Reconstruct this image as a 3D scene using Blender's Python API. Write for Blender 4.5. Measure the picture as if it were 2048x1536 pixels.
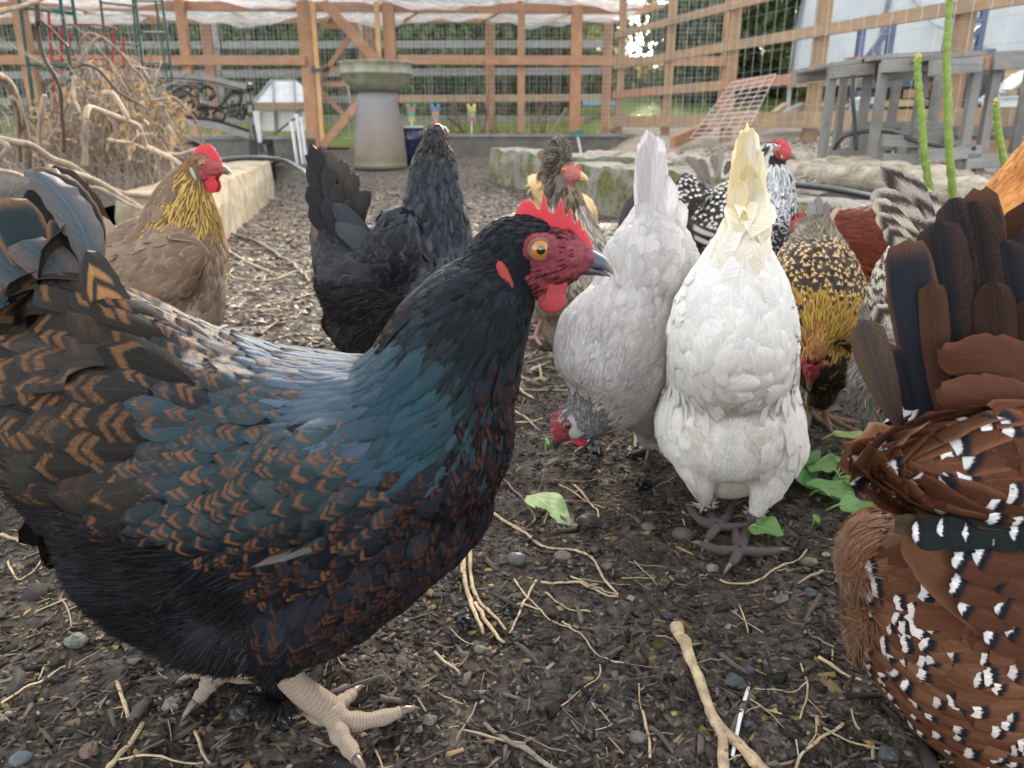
import bpy, math, random
import numpy as np
from mathutils import Vector, Matrix, noise as mnoise
R = math.radians
random.seed(7)
rng = np.random.default_rng(7)
scene = bpy.context.scene
for o in list(bpy.data.objects):
    bpy.data.objects.remove(o)
# ---------------------------------------------------------------- camera
F = 1538.0; CX, CY = 1024.0, 768.0
PITCH = R(18.6); CAMZ = 0.45
cam_d = bpy.data.cameras.new('camera')
cam = bpy.data.objects.new('camera', cam_d)
scene.collection.objects.link(cam)
cam.location = (0, 0, CAMZ)
cam.rotation_euler = (R(90) - PITCH, 0, 0)
cam_d.sensor_width = 36.0
cam_d.lens = 36.0 * F / 2048.0
cam_d.clip_start = 0.02; cam_d.clip_end = 400
cam_d.dof.use_dof = True
cam_d.dof.focus_distance = 0.66
cam_d.dof.aperture_fstop = 11.0
scene.camera = cam
# ---------------------------------------------------------------- world, sun, exposure
world = bpy.data.worlds.new('World'); scene.world = world
world.use_nodes = True
wn = world.node_tree
for n in list(wn.nodes): wn.nodes.remove(n)
SUN_EL, SUN_AZ = R(22.0), R(13.0)          # azimuth to the right of the view direction (+Y)
sky = wn.nodes.new('ShaderNodeTexSky'); sky.sky_type = 'NISHITA'; sky.sun_disc = False
sky.sun_elevation = SUN_EL; sky.sun_rotation = SUN_AZ
sky.air_density = 1.0; sky.dust_density = 1.5; sky.ozone_density = 1.2
bg = wn.nodes.new('ShaderNodeBackground'); bg.inputs['Strength'].default_value = 0.15
wo = wn.nodes.new('ShaderNodeOutputWorld')
hs = wn.nodes.new('ShaderNodeHueSaturation'); hs.inputs['Saturation'].default_value = 0.14      # thin bright overcast haze
wn.links.new(sky.outputs[0], hs.inputs['Color']); wn.links.new(hs.outputs[0], bg.inputs[0]); wn.links.new(bg.outputs[0], wo.inputs[0])
sun_d = bpy.data.lights.new('sun', 'SUN'); sun_d.energy = 3.2; sun_d.angle = R(11); sun_d.color = (1.0, 0.84, 0.64)
sun = bpy.data.objects.new('sun', sun_d); scene.collection.objects.link(sun)
sdir = Vector((math.sin(SUN_AZ) * math.cos(SUN_EL), math.cos(SUN_AZ) * math.cos(SUN_EL), math.sin(SUN_EL)))
sun.rotation_euler = sdir.to_track_quat('Z', 'Y').to_euler()
scene.view_settings.view_transform = 'Standard'
scene.view_settings.look = 'None'
scene.view_settings.gamma = 1.0
scene.view_settings.use_curve_mapping = False
scene.view_settings.exposure = 2.3
scene.cycles.use_denoising = True
scene.cycles.max_bounces = 6
scene.cycles.transparent_max_bounces = 12
# ---------------------------------------------------------------- picture <-> world
SP, CP = math.sin(PITCH), math.cos(PITCH)
def ray(px, py):
    a = (px - CX) / F; b = (CY - py) / F
    return Vector((a, CP + b * SP, -SP + b * CP))
def at(px, py, Y):
    d = ray(px, py)
    return Vector((0, 0, CAMZ)) + d * (Y / d.y)
def atz(px, py, z=0.0):
    d = ray(px, py)
    return Vector((0, 0, CAMZ)) + d * ((z - CAMZ) / d.z)
def cdepth(p):
    return p.y * CP - (p.z - CAMZ) * SP
def proj(P):
    x = P[:, 0]; y = P[:, 1]; z = P[:, 2] - CAMZ
    d = y * CP - z * SP
    return CX + F * x / d, CY - F * (y * SP + z * CP) / d
def sstep(a, b, x):
    t = np.clip((np.asarray(x, float) - a) / (b - a), 0, 1)
    return t * t * (3 - 2 * t)
def gz(x, y):
    """terrain height without the fine clods"""
    z = 0.17 * sstep(6.0, 10.0, y)
    z = z + 0.26 * sstep(0.9, 1.5, np.asarray(x) - 0.0 * y) * sstep(3.0, 3.9, y) 
    z = z + 0.10 * sstep(1.4, 2.6, x) * sstep(4.2, 5.6, y)
    return z
# ---------------------------------------------------------------- object helpers
COL = scene.collection
def link(name, me, parent=None, mats=None, kind=None, smooth=False):
    if mats is not None:
        for m in (mats if isinstance(mats, (list, tuple)) else [mats]): me.materials.append(m)
    if smooth: me.polygons.foreach_set('use_smooth', [True] * len(me.polygons))
    o = bpy.data.objects.new(name, me); COL.objects.link(o)
    if parent is not None: o.parent = parent
    if kind: o['kind'] = kind
    return o
def tag(o, label=None, cat=None, group=None, kind=None):
    if label: o['label'] = label
    if cat: o['category'] = cat
    if group: o['group'] = group
    if kind: o['kind'] = kind
    return o
def empty(name, label, cat, group=None, loc=(0, 0, 0)):
    o = bpy.data.objects.new(name, None); COL.objects.link(o)
    o.empty_display_size = 0.05
    o.location = loc
    return tag(o, label, cat, group)
def part(name, me, root, mats=None, kind=None, smooth=False):
    """mesh given in world coordinates, parented to an empty that may sit anywhere"""
    o = link(name, me, root, mats, kind, smooth)
    p = root; M = Matrix.Identity(4)
    while p is not None:
        M = Matrix.Translation(p.location) @ M if p.type == 'EMPTY' else M
        p = p.parent
    if root.type == 'EMPTY': o.location = -root.location
    return o
class MB:
    """collects primitives"""
    def __init__(s): s.v = []; s.f = []; s.mi = []; s.cur = 0
    def add(s, vs, fs):
        b = len(s.v); s.v.extend([tuple(v) for v in vs]); s.f.extend([tuple(i + b for i in f) for f in fs]); s.mi.extend([s.cur] * len(fs)); return s
    def box(s, c, sx, sy, sz, rot=None, taper=1.0):
        c = Vector(c); vs = []
        for z in (-1, 1):
            t = taper if z > 0 else 1
            for x, y in ((-1, -1), (1, -1), (1, 1), (-1, 1)):
                v = Vector((x * sx / 2 * t, y * sy / 2 * t, z * sz / 2))
                if rot is not None: v = rot @ v
                vs.append(c + v)
        return s.add(vs, [(3, 2, 1, 0), (4, 5, 6, 7), (0, 1, 5, 4), (1, 2, 6, 5), (2, 3, 7, 6), (3, 0, 4, 7)])
    def beam(s, p0, p1, w, h, up=(0, 0, 1)):
        p0 = Vector(p0); p1 = Vector(p1); d = (p1 - p0); L = d.length; d.normalize()
        u = Vector(up); sd = d.cross(u)
        if sd.length < 1e-3: u = Vector((0, 1, 0)); sd = d.cross(u)
        sd.normalize(); u = sd.cross(d)
        vs = []
        for p in (p0, p1):
            for a, b in ((-1, -1), (1, -1), (1, 1), (-1, 1)):
                vs.append(p + sd * (a * w / 2) + u * (b * h / 2))
        return s.add(vs, [(0, 1, 2, 3), (7, 6, 5, 4), (0, 4, 5, 1), (1, 5, 6, 2), (2, 6, 7, 3), (3, 7, 4, 0)])
    def tube(s, pts, rad, n=6, cap=True, flat=1.0, flatdir=None):
        pts = [Vector(p) for p in pts]; m = len(pts)
        if not hasattr(rad, '__len__'): rad = [rad] * m
        ref = Vector(flatdir) if flatdir is not None else Vector((0.13, 0.27, 0.95))
        vs = []
        for i, p in enumerate(pts):
            t = (pts[min(i + 1, m - 1)] - pts[max(i - 1, 0)])
            if t.length < 1e-9: t = Vector((0, 0, 1))
            t.normalize()
            a = t.cross(ref)
            if a.length < 1e-3: a = t.cross(Vector((1, 0, 0)))
            a.normalize(); b = a.cross(t)
            for k in range(n):
                th = 2 * math.pi * k / n
                vs.append(p + a * (math.cos(th) * rad[i]) + b * (math.sin(th) * rad[i] * flat))
        fs = []
        for i in range(m - 1):
            for k in range(n):
                k2 = (k + 1) % n
                fs.append((i * n + k, i * n + k2, (i + 1) * n + k2, (i + 1) * n + k))
        if cap: fs.append(tuple(range(n))[::-1]); fs.append(tuple((m - 1) * n + k for k in range(n)))
        return s.add(vs, fs)
    def lathe(s, prof, c, n=32):
        c = Vector(c); vs = []; fs = []
        for r, z in prof:
            for k in range(n):
                a = 2 * math.pi * k / n; vs.append(c + Vector((r * math.cos(a), r * math.sin(a), z)))
        for i in range(len(prof) - 1):
            for k in range(n):
                k2 = (k + 1) % n; fs.append((i * n + k, i * n + k2, (i + 1) * n + k2, (i + 1) * n + k))
        return s.add(vs, fs)
    def ell(s, c, rx, ry, rz, M=None, n=10, m=7):
        c = Vector(c); vs = []; fs = []
        for i in range(m + 1):
            ph = math.pi * i / m
            for k in range(n):
                th = 2 * math.pi * k / n
                v = Vector((rx * math.sin(ph) * math.cos(th), ry * math.sin(ph) * math.sin(th), rz * math.cos(ph)))
                if M is not None: v = M @ v
                vs.append(c + v)
        for i in range(m):
            for k in range(n):
                k2 = (k + 1) % n; fs.append((i * n + k, (i + 1) * n + k, (i + 1) * n + k2, i * n + k2))
        return s.add(vs, fs)
    def mesh(s, name='m'):
        me = bpy.data.meshes.new(name); me.from_pydata(s.v, [], s.f)
        if any(s.mi): me.polygons.foreach_set('material_index', s.mi)
        me.update(); return me
    def part(s, name, root, mat, kind=None, smooth=False): return part(name, s.mesh(name), root, mat, kind, smooth)
    def thing(s, name, mat, label, cat, group=None, smooth=False, kind=None):
        return tag(link(name, s.mesh(name), None, mat, kind, smooth), label, cat, group)
def np_mesh(name, V, Fq):
    """fast mesh from arrays; Fq (n,4) or (n,3)"""
    me = bpy.data.meshes.new(name); n, k = Fq.shape
    me.vertices.add(len(V)); me.vertices.foreach_set('co', np.ascontiguousarray(V, dtype=np.float32).ravel())
    me.loops.add(n * k); me.loops.foreach_set('vertex_index', np.ascontiguousarray(Fq, dtype=np.int32).ravel())
    me.polygons.add(n); me.polygons.foreach_set('loop_start', np.arange(0, n * k, k, dtype=np.int32))
    me.update(calc_edges=True); return me
# ---------------------------------------------------------------- node helpers
class NT:
    def __init__(s, name):
        s.mat = bpy.data.materials.new(name); s.mat.use_nodes = True
        s.t = s.mat.node_tree
        for n in list(s.t.nodes): s.t.nodes.remove(n)
        s.out = s.t.nodes.new('ShaderNodeOutputMaterial')
    def put(s, sock, v):
        if isinstance(v, (int, float)): sock.default_value = v
        elif isinstance(v, (tuple, list)):
            v = tuple(v); sock.default_value = v if len(sock.default_value) == len(v) else v + (1.0,)
        else: s.t.links.new(v, sock)
    def m(s, op, a, b=None, c=None, clamp=False):
        n = s.t.nodes.new('ShaderNodeMath'); n.operation = op; n.use_clamp = clamp
        s.put(n.inputs[0], a)
        if b is not None: s.put(n.inputs[1], b)
        if c is not None: s.put(n.inputs[2], c)
        return n.outputs[0]
    def ss(s, x, a, b):
        n = s.t.nodes.new('ShaderNodeMapRange'); n.interpolation_type = 'SMOOTHSTEP'
        s.put(n.inputs[0], x); s.put(n.inputs[1], a); s.put(n.inputs[2], b); n.inputs[3].default_value = 0; n.inputs[4].default_value = 1
        return n.outputs[0]
    def mix(s, f, a, b, mode='MIX'):
        n = s.t.nodes.new('ShaderNodeMix'); n.data_type = 'RGBA'; n.blend_type = mode
        s.put(n.inputs[0], f); s.put(n.inputs[6], a); s.put(n.inputs[7], b); return n.outputs[2]
    def noise(s, scale, detail=4, rough=0.6, vec=None, dist=0.0, dims='3D'):
        n = s.t.nodes.new('ShaderNodeTexNoise'); n.inputs['Scale'].default_value = scale
        n.inputs['Detail'].default_value = detail; n.inputs['Roughness'].default_value = rough; n.inputs['Distortion'].default_value = dist
        if vec is not None: s.t.links.new(vec, n.inputs['Vector'])
        return n.outputs[0]
    def noisec(s, scale, detail=2, vec=None):
        n = s.t.nodes.new('ShaderNodeTexNoise'); n.inputs['Scale'].default_value = scale; n.inputs['Detail'].default_value = detail
        if vec is not None: s.t.links.new(vec, n.inputs['Vector'])
        return n.outputs[1]
    def vor(s, scale, vec=None, feature='F1', out=0, rnd=1.0):
        n = s.t.nodes.new('ShaderNodeTexVoronoi'); n.feature = feature; n.inputs['Scale'].default_value = scale
        n.inputs['Randomness'].default_value = rnd
        if vec is not None: s.t.links.new(vec, n.inputs['Vector'])
        return n.outputs[out]
    def pos(s): 
        return s.t.nodes.new('ShaderNodeNewGeometry').outputs['Position']
    def obj(s):
        return s.t.nodes.new('ShaderNodeTexCoord').outputs['Object']
    def map(s, vec, scale=(1, 1, 1), rot=(0, 0, 0)):
        n = s.t.nodes.new('ShaderNodeMapping'); s.t.links.new(vec, n.inputs[0]); n.inputs['Scale'].default_value = scale; n.inputs['Rotation'].default_value = rot
        return n.outputs[0]
    def attr(s, name):
        n = s.t.nodes.new('ShaderNodeAttribute'); n.attribute_name = name; return n
    def sep(s, v):
        n = s.t.nodes.new('ShaderNodeSeparateXYZ'); s.t.links.new(v, n.inputs[0]); return n.outputs
    def ramp(s, f, stops):
        n = s.t.nodes.new('ShaderNodeValToRGB'); s.put(n.inputs[0], f); e = n.color_ramp.elements
        while len(e) < len(stops): e.new(0.5)
        for i, (p, c) in enumerate(stops): e[i].position = p; e[i].color = tuple(c) + ((1,) if len(c) == 3 else ())
        return n.outputs[0]
    def bump(s, h, strength=0.5, dist=0.01, nrm=None):
        n = s.t.nodes.new('ShaderNodeBump'); n.inputs['Strength'].default_value = strength; n.inputs['Distance'].default_value = dist
        s.t.links.new(h, n.inputs['Height']); 
        if nrm is not None: s.t.links.new(nrm, n.inputs['Normal'])
        return n.outputs[0]
    def bsdf(s, col, rough=0.6, nrm=None, transl=0.0, **kw):
        n = s.t.nodes.new('ShaderNodeBsdfPrincipled'); s.put(n.inputs['Base Color'], col); s.put(n.inputs['Roughness'], rough)
        for k, v in kw.items(): s.put(n.inputs[k], v)
        if nrm is not None: s.t.links.new(nrm, n.inputs['Normal'])
        o = n.outputs[0]
        if transl:
            tr = s.t.nodes.new('ShaderNodeBsdfTranslucent'); s.put(tr.inputs[0], col)
            mx = s.t.nodes.new('ShaderNodeMixShader'); s.put(mx.inputs[0], transl)
            s.t.links.new(o, mx.inputs[1]); s.t.links.new(tr.outputs[0], mx.inputs[2]); o = mx.outputs[0]
        s.t.links.new(o, s.out.inputs[0]); return s.mat
def simple(name, c1, c2=None, rough=0.6, scale=20, bump=0.3, bdist=0.002, transl=0.0, stretch=None, **kw):
    t = NT(name); v = t.pos()
    if stretch: v = t.map(v, stretch)
    n = t.noise(scale, 5, 0.65, v)
    col = t.mix(t.ss(n, 0.3, 0.7), c1, c2 if c2 else tuple(x * 0.7 for x in c1))
    return t.bsdf(col, rough, t.bump(n, bump, bdist) if bump else None, transl, **kw)
# ---------------------------------------------------------------- feather materials
def feather_mat(kind, rough=0.5, transl=0.12, spec=0.4, k=1.0):
    t = NT('feather_' + kind)
    f = t.sep(t.attr('fuv').outputs['Vector']); u, v, r = f[0], f[1], f[2]
    c = t.attr('fcol').outputs['Color']; a = t.attr('facc').outputs['Color']
    nz = t.noise(420 * k, 3, 0.7); wob = t.m('SUBTRACT', nz, 0.5)
    au = t.m('ABSOLUTE', u)
    e = t.m('SUBTRACT', 1.0, au); tip = t.m('SUBTRACT', 1.0, v)
    bv = t.t.nodes.new('ShaderNodeCombineXYZ')
    t.put(bv.inputs[0], t.m('MULTIPLY', t.m('SUBTRACT', v, t.m('MULTIPLY', au, 0.35)), 26.0)); t.put(bv.inputs[1], t.m('MULTIPLY', r, 90.0)); t.put(bv.inputs[2], t.m('MULTIPLY', u, 0.8))
    barb = t.m('MULTIPLY', t.m('SUBTRACT', t.noise(1.0, 3, 0.75, bv.outputs[0]), 0.5), 3.0)
    d = t.m('ADD', t.m('MINIMUM', e, t.m('MULTIPLY', tip, 2.2)), t.m('MULTIPLY', wob, 0.45))
    def band(x, lo, hi, s=0.05):
        return t.m('MULTIPLY', t.ss(x, lo - s, lo + s), t.m('SUBTRACT', 1.0, t.ss(x, hi - s, hi + s)))
    base2 = None; a_edge = (.24, .11, .06)
    if kind == 'plain': M = t.m('MULTIPLY', t.ss(d, 0.25, 0.0), 0.8)
    elif kind == 'penciled':       # two nested arrow lines inside a dark border
        q = t.m('ADD', t.m('ADD', v, t.m('MULTIPLY', t.m('POWER', au, 1.2), 0.30)), t.m('MULTIPLY', t.m('SUBTRACT', t.noise(230, 3, .65), .5), 0.16))
        r1 = t.m('MULTIPLY', t.m('SINE', t.m('MULTIPLY', r, 57.0)), 0.03)
        q = t.m('ADD', q, r1)
        wd = t.m('MULTIPLY', t.m('SINE', t.m('MULTIPLY', r, 33.0)), 0.018); b1 = t.m('MULTIPLY', t.ss(q, t.m('SUBTRACT', 0.745, wd), t.m('SUBTRACT', 0.785, wd)), t.m('SUBTRACT', 1.0, t.ss(q, 0.875, 0.91))); b2 = t.m('MULTIPLY', band(q, 0.57, 0.69, 0.025), t.ss(t.m('SINE', t.m('MULTIPLY', r, 91.0)), -.5, .1))
        M = t.m('MULTIPLY', t.m('MAXIMUM', b1, b2), t.m('SUBTRACT', 1.0, t.ss(t.m('ADD', au, t.m('MULTIPLY', wob, 0.4)), 0.55, 0.72)))
        M = t.m('MULTIPLY', M, t.m('ADD', 0.55, t.m('MULTIPLY', t.ss(t.noise(650, 3, .7), .36, .56), .45)))
        M = t.m('MULTIPLY', M, t.m('ADD', 0.18, t.m('MULTIPLY', t.ss(t.m('ADD', t.m('MULTIPLY', r, 0.8), t.noise(95, 3, .6)), 0.50, 0.90), 0.82)))
    elif kind == 'mottled': M = t.m('MULTIPLY', t.ss(t.noise(160, 4, 0.75), 0.52, 0.60), t.ss(e, 0.9, 0.3))
    elif kind == 'laced': M = t.m('SUBTRACT', 1.0, t.ss(d, 0.16, 0.30))
    elif kind == 'centred': M = t.m('MULTIPLY', t.ss(d, 0.42, 0.60), t.ss(v, 0.15, 0.3))
    elif kind == 'striped':   # accent streak down the middle, running out at the tip
        M = t.m('MULTIPLY', t.m('SUBTRACT', 1.0, t.ss(t.m('ADD', au, t.m('MULTIPLY', wob, 0.5)), 0.30, 0.46)), t.ss(tip, 0.04, 0.16))
    elif kind == 'finestriped':
        M = t.m('MULTIPLY', t.m('SUBTRACT', 1.0, t.ss(t.m('ADD', au, t.m('MULTIPLY', wob, 0.3)), 0.12, 0.26)), t.ss(tip, 0.10, 0.24))
    elif kind == 'arrow':
        w = t.m('MULTIPLY', t.m('SUBTRACT', tip, 0.02), 1.6)
        M = t.m('MULTIPLY', t.m('SUBTRACT', 1.0, t.ss(t.m('SUBTRACT', t.m('ADD', au, t.m('MULTIPLY', wob, 0.75)), w), -0.06, 0.12)), t.m('SUBTRACT', 1.0, t.ss(tip, 0.26, 0.34)))
        M = t.m('MULTIPLY', M, t.ss(tip, 0.01, 0.03))
    elif kind == 'drop':
        M = t.m('MULTIPLY', t.m('SUBTRACT', 1.0, t.ss(t.m('ADD', au, t.m('MULTIPLY', wob, 0.3)), 0.38, 0.5)), band(tip, 0.015, 0.26, 0.02))
    elif kind == 'spangled':
        tt = t.m('ADD', t.m('ADD', tip, t.m('MULTIPLY', wob, 0.10)), t.m('MULTIPLY', t.m('POWER', au, 2.0), 0.03))
        sv = t.t.nodes.new('ShaderNodeCombineXYZ'); t.put(sv.inputs[0], t.m('MULTIPLY', u, 9.0)); t.put(sv.inputs[1], t.m('MULTIPLY', v, 3.0)); t.put(sv.inputs[2], t.m('MULTIPLY', r, 70.0))
        tt = t.m('ADD', tt, t.m('MULTIPLY', t.m('SUBTRACT', t.noise(1.0, 2, .6, sv.outputs[0]), .5), 0.16))
        on = t.m('GREATER_THAN', r, 0.42)
        M = t.m('MULTIPLY', t.m('SUBTRACT', 1.0, t.ss(tt, 0.11, 0.14)), on)
        blk = t.m('MULTIPLY', t.m('MULTIPLY', t.ss(tt, 0.11, 0.14), t.m('SUBTRACT', 1.0, t.ss(tt, 0.21, 0.32))), on)
        base2 = t.mix(blk, c, (0.012, 0.014, 0.018))
    elif kind == 'fewspangled':
        tt = t.m('ADD', t.m('ADD', tip, t.m('MULTIPLY', wob, 0.10)), t.m('MULTIPLY', t.m('POWER', au, 2.0), 0.12))
        on = t.m('GREATER_THAN', r, 0.66)
        M = t.m('MULTIPLY', t.m('SUBTRACT', 1.0, t.ss(tt, 0.09, 0.12)), on)
        blk = t.m('MULTIPLY', t.m('MULTIPLY', t.ss(tt, 0.09, 0.12), t.m('SUBTRACT', 1.0, t.ss(tt, 0.16, 0.26))), on)
        base2 = t.mix(blk, t.mix(t.m('MULTIPLY', t.ss(e, .35, .0), .45), c, a_edge), (0.012, 0.014, 0.018))
    elif kind == 'barred':
        M = t.ss(t.m('SINE', t.m('ADD', t.m('MULTIPLY', v, 14.0), t.m('ADD', t.m('MULTIPLY', r, 6.0), t.m('ADD', t.m('MULTIPLY', au, 2.5), t.m('MULTIPLY', t.noise(70, 3, .6), 7.0))))), -0.15, 0.35)
    else: M = 0.0
    col = t.mix(M, base2 if base2 is not None else c, a)
    rach = t.m('SUBTRACT', 1.0, t.ss(au, 0.02, 0.07))
    lum = t.m('ADD', t.m('ADD', 0.84, t.m('ADD', t.m('MULTIPLY', barb, 0.24), t.m('MULTIPLY', nz, 0.25))), t.m('MULTIPLY', rach, 0.30 if kind != 'plain' else 0.12))
    cb = t.t.nodes.new('ShaderNodeCombineXYZ')
    for i in range(3): t.t.links.new(lum, cb.inputs[i])
    col = t.mix(1.0, col, cb.outputs[0], 'MULTIPLY')
    nrm = t.bump(t.m('ADD', t.m('MULTIPLY', barb, 0.8), t.m('MULTIPLY', nz, 1.2)), 0.5, 0.0008)
    return t.bsdf(col, rough, nrm, transl, **{'Specular IOR Level': spec})
FM = {}
def fmat(kind, gloss='n'):
    key = kind + gloss
    if key not in FM:
        if gloss == 's': FM[key] = feather_mat(kind, 0.36, 0.02, 0.16)
        elif gloss == 'w': FM[key] = feather_mat(kind, 0.6, 0.22, 0.3)
        else: FM[key] = feather_mat(kind, 0.62, 0.06, 0.08)
        FM[key].name = 'feather_' + key
    return FM[key]
SHAPES = {  # rows v, widths w
    'round': ([0, .2, .45, .68, .84, .94, 1], [.45, .8, .98, 1, .84, .52, .14]),
    'hackle': ([0, .2, .45, .7, .86, 1], [.6, .9, 1, .8, .5, .06]),
    'tail': ([0, .08, .25, .5, .75, .9, .96, .985, 1], [.10, .30, .62, .90, 1, .92, .72, .5, .2]),
    'strand': ([0, .35, .7, 1], [1, .8, .5, .05]),
    'square': ([0, .2, .45, .7, .9, 1], [.45, .8, 1, 1.02, .98, .72]),
}
def feathers(name, root, P, N, D, L, W, lift, curl, shape, mat, c, a, camber=0.25, cols=3, stuff=True, side_jit=0.0, sink=0.0, bend=None, rag=0.0, conform=None):
    n = len(P)
    if n == 0: return None
    vv, ww = SHAPES[shape]; vv = np.array(vv); ww = np.array(ww)
    uu = np.linspace(-1, 1, cols)
    if rag:
        v2 = np.concatenate([np.linspace(0, .8, 12)[:-1], np.linspace(.8, 1, 7)]); ww = np.interp(v2, vv, ww) ** .95; vv = v2
    nv, nu = len(vv), len(uu)
    S = np.cross(D, N); S /= np.linalg.norm(S, axis=1, keepdims=True) + 1e-9
    L = np.broadcast_to(np.asarray(L, float), (n,)); W = np.broadcast_to(np.asarray(W, float), (n,))
    lift = np.broadcast_to(np.asarray(lift, float), (n,)); curl = np.broadcast_to(np.asarray(curl, float), (n,))
    h = L[:, None] * (lift[:, None] * vv - curl[:, None] * vv ** 2) - sink                    # n,nv
    if conform is not None:      # height curve through the root, a middle and a tip height measured off the body
        hm, h1 = conform; qa = 2 * h1 - 4 * hm; qb = 4 * hm - h1
        h = qa[:, None] * vv ** 2 + qb[:, None] * vv - sink
    along = L[:, None] * vv
    V = (P[:, None, None, :] + D[:, None, None, :] * along[:, :, None, None]
         + S[:, None, None, :] * (W[:, None, None] * ww[None, :, None] * uu[None, None, :])[..., None]
         + N[:, None, None, :] * (h[:, :, None] + camber * W[:, None, None] * (1 - uu ** 2)[None, None, :] - 0.5 * camber * W[:, None, None])[..., None])
    if cols >= 3 and not rag:      # slightly frayed, uneven outlines
        V = V + (S[:, None, None, :] * (rng.normal(0, .055, (n, nv, nu)) * np.abs(uu)[None, None, :] * W[:, None, None])[..., None] + D[:, None, None, :] * (rng.normal(0, .030, (n, nv, nu)) * np.abs(uu)[None, None, :] * L[:, None, None])[..., None])
    if rag:
        V = V + D[:, None, None, :] * (rng.normal(0, rag, (n, len(vv), 1)) * L[:, None, None] * (np.abs(uu) ** 2)[None, None, :] - .012 * L[:, None, None] * (uu ** 2)[None, None, :])[..., None]
        V = V + S[:, None, None, :] * ((rng.normal(0, rag, (n, len(vv), cols)) * 1.0 + .10 * np.sin(rng.random() * 6 + vv * 3)[None, :, None]) * W[:, None, None])[..., None]
    if bend is not None:
        V = V + bend[:, None, None, :] * (vv ** 2)[None, :, None, None]
    V = V.reshape(-1, 3)
    idx = np.arange(nv * nu).reshape(nv, nu)
    q = np.stack([idx[:-1, :-1], idx[:-1, 1:], idx[1:, 1:], idx[1:, :-1]], -1).reshape(-1, 4)
    Fq = (q[None] + (np.arange(n) * nv * nu)[:, None, None]).reshape(-1, 4)
    me = np_mesh(name, V, Fq)
    rr = rng.random(n) if stuff else .7 + .3 * rng.random(n)
    fu = np.empty((n, nv, nu, 3)); fu[..., 0] = uu[None, None, :]; fu[..., 1] = vv[None, :, None]; fu[..., 2] = rr[:, None, None]
    me.attributes.new('fuv', 'FLOAT_VECTOR', 'POINT').data.foreach_set('vector', fu.astype(np.float32).ravel())
    for nm, col in (('fcol', c), ('facc', a)):
        col = np.broadcast_to(np.asarray(col, float), (n, 3))
        cc = np.ones((n, nv * nu, 4)); cc[:, :, :3] = col[:, None, :]
        me.attributes.new(nm, 'FLOAT_COLOR', 'POINT').data.foreach_set('color', cc.astype(np.float32).ravel())
    return part(name, me, root, mat, 'stuff' if stuff else None, True)
# ---------------------------------------------------------------- body surfaces
def catmull(A, t):
    n = len(A); i = int(min(max(math.floor(t), 0), n - 2)); f = t - i
    p0 = A[max(i - 1, 0)]; p1 = A[i]; p2 = A[i + 1]; p3 = A[min(i + 2, n - 1)]
    return 0.5 * ((2 * p1) + (-p0 + p2) * f + (2 * p0 - 5 * p1 + 4 * p2 - p3) * f * f + (-p0 + 3 * p1 - 3 * p2 + p3) * f ** 3)
def loft(mb, chain, n=18, sub=4):
    """chain of (px,py,Y,rpx,rd): tube with elliptical section, rpx across the picture, rd metres in depth"""
    A = []
    for px, py, Y, rp, rd in chain:
        p = at(px, py, Y); A.append(np.array([p.x, p.y, p.z, rp * cdepth(p) / F, rd]))
    if len(A) == 1:
        a = A[0]; mb.ell(a[:3], a[3], a[4], a[3], None, 16, 10); return
    rings = []
    T = np.linspace(0, len(A) - 1, (len(A) - 1) * sub + 1)
    C = [catmull(A, t) for t in T]
    def fr(i):
        d = C[min(i + 1, len(C) - 1)][:3] - C[max(i - 1, 0)][:3]; d /= np.linalg.norm(d) + 1e-9
        view = C[i][:3] - np.array([0, 0, CAMZ]); view /= np.linalg.norm(view)
        s = np.cross(d, view); 
        if np.linalg.norm(s) < 0.15: s = np.cross(d, [0, 0, 1.0])
        s /= np.linalg.norm(s) + 1e-9; dd = np.cross(s, d)
        return d, s, dd
    def ring(c, s, dd, rp, rd): return [c + s * (rp * math.cos(2 * math.pi * k / n)) + dd * (rd * math.sin(2 * math.pi * k / n)) for k in range(n)]
    d, s, dd = fr(0); c = C[0]
    for q in (85, 60, 35): rings.append(ring(c[:3] - d * min(c[3], c[4] * 1.5) * math.sin(R(q)), s, dd, c[3] * math.cos(R(q)), c[4] * math.cos(R(q))))
    for i in range(len(C)):
        d, s, dd = fr(i); rings.append(ring(C[i][:3], s, dd, max(C[i][3], .002), max(C[i][4], .002)))
    c = C[-1]
    for q in (35, 60, 85): rings.append(ring(c[:3] + d * min(c[3], c[4] * 1.5) * math.sin(R(q)), s, dd, c[3] * math.cos(R(q)), c[4] * math.cos(R(q))))
    vs = [p for r in rings for p in r]; fs = []
    for i in range(len(rings) - 1):
        for k in range(n):
            k2 = (k + 1) % n; fs.append((i * n + k, i * n + k2, (i + 1) * n + k2, (i + 1) * n + k))
    fs.append(tuple(range(n))[::-1]); fs.append(tuple((len(rings) - 1) * n + k for k in range(n)))
    mb.add(vs, fs)
def fuse(mb, voxel, smooth=6):
    me = mb.mesh('tmp'); o = bpy.data.objects.new('tmp', me); COL.objects.link(o)
    m = o.modifiers.new('r', 'REMESH'); m.mode = 'VOXEL'; m.voxel_size = voxel
    s = o.modifiers.new('s', 'SMOOTH'); s.factor = 0.5; s.iterations = smooth
    dg = bpy.context.evaluated_depsgraph_get(); ev = o.evaluated_get(dg)
    out = bpy.data.meshes.new_from_object(ev)
    bpy.data.objects.remove(o); bpy.data.meshes.remove(me)
    return out
def inpoly(px, py, poly):
    ins = np.zeros(len(px), bool); n = len(poly); j = n - 1
    for i in range(n):
        xi, yi = poly[i]; xj, yj = poly[j]
        c = ((yi > py) != (yj > py)) & (px < (xj - xi) * (py - yi) / (yj - yi + 1e-12) + xi)
        ins ^= c; j = i
    return ins
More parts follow.
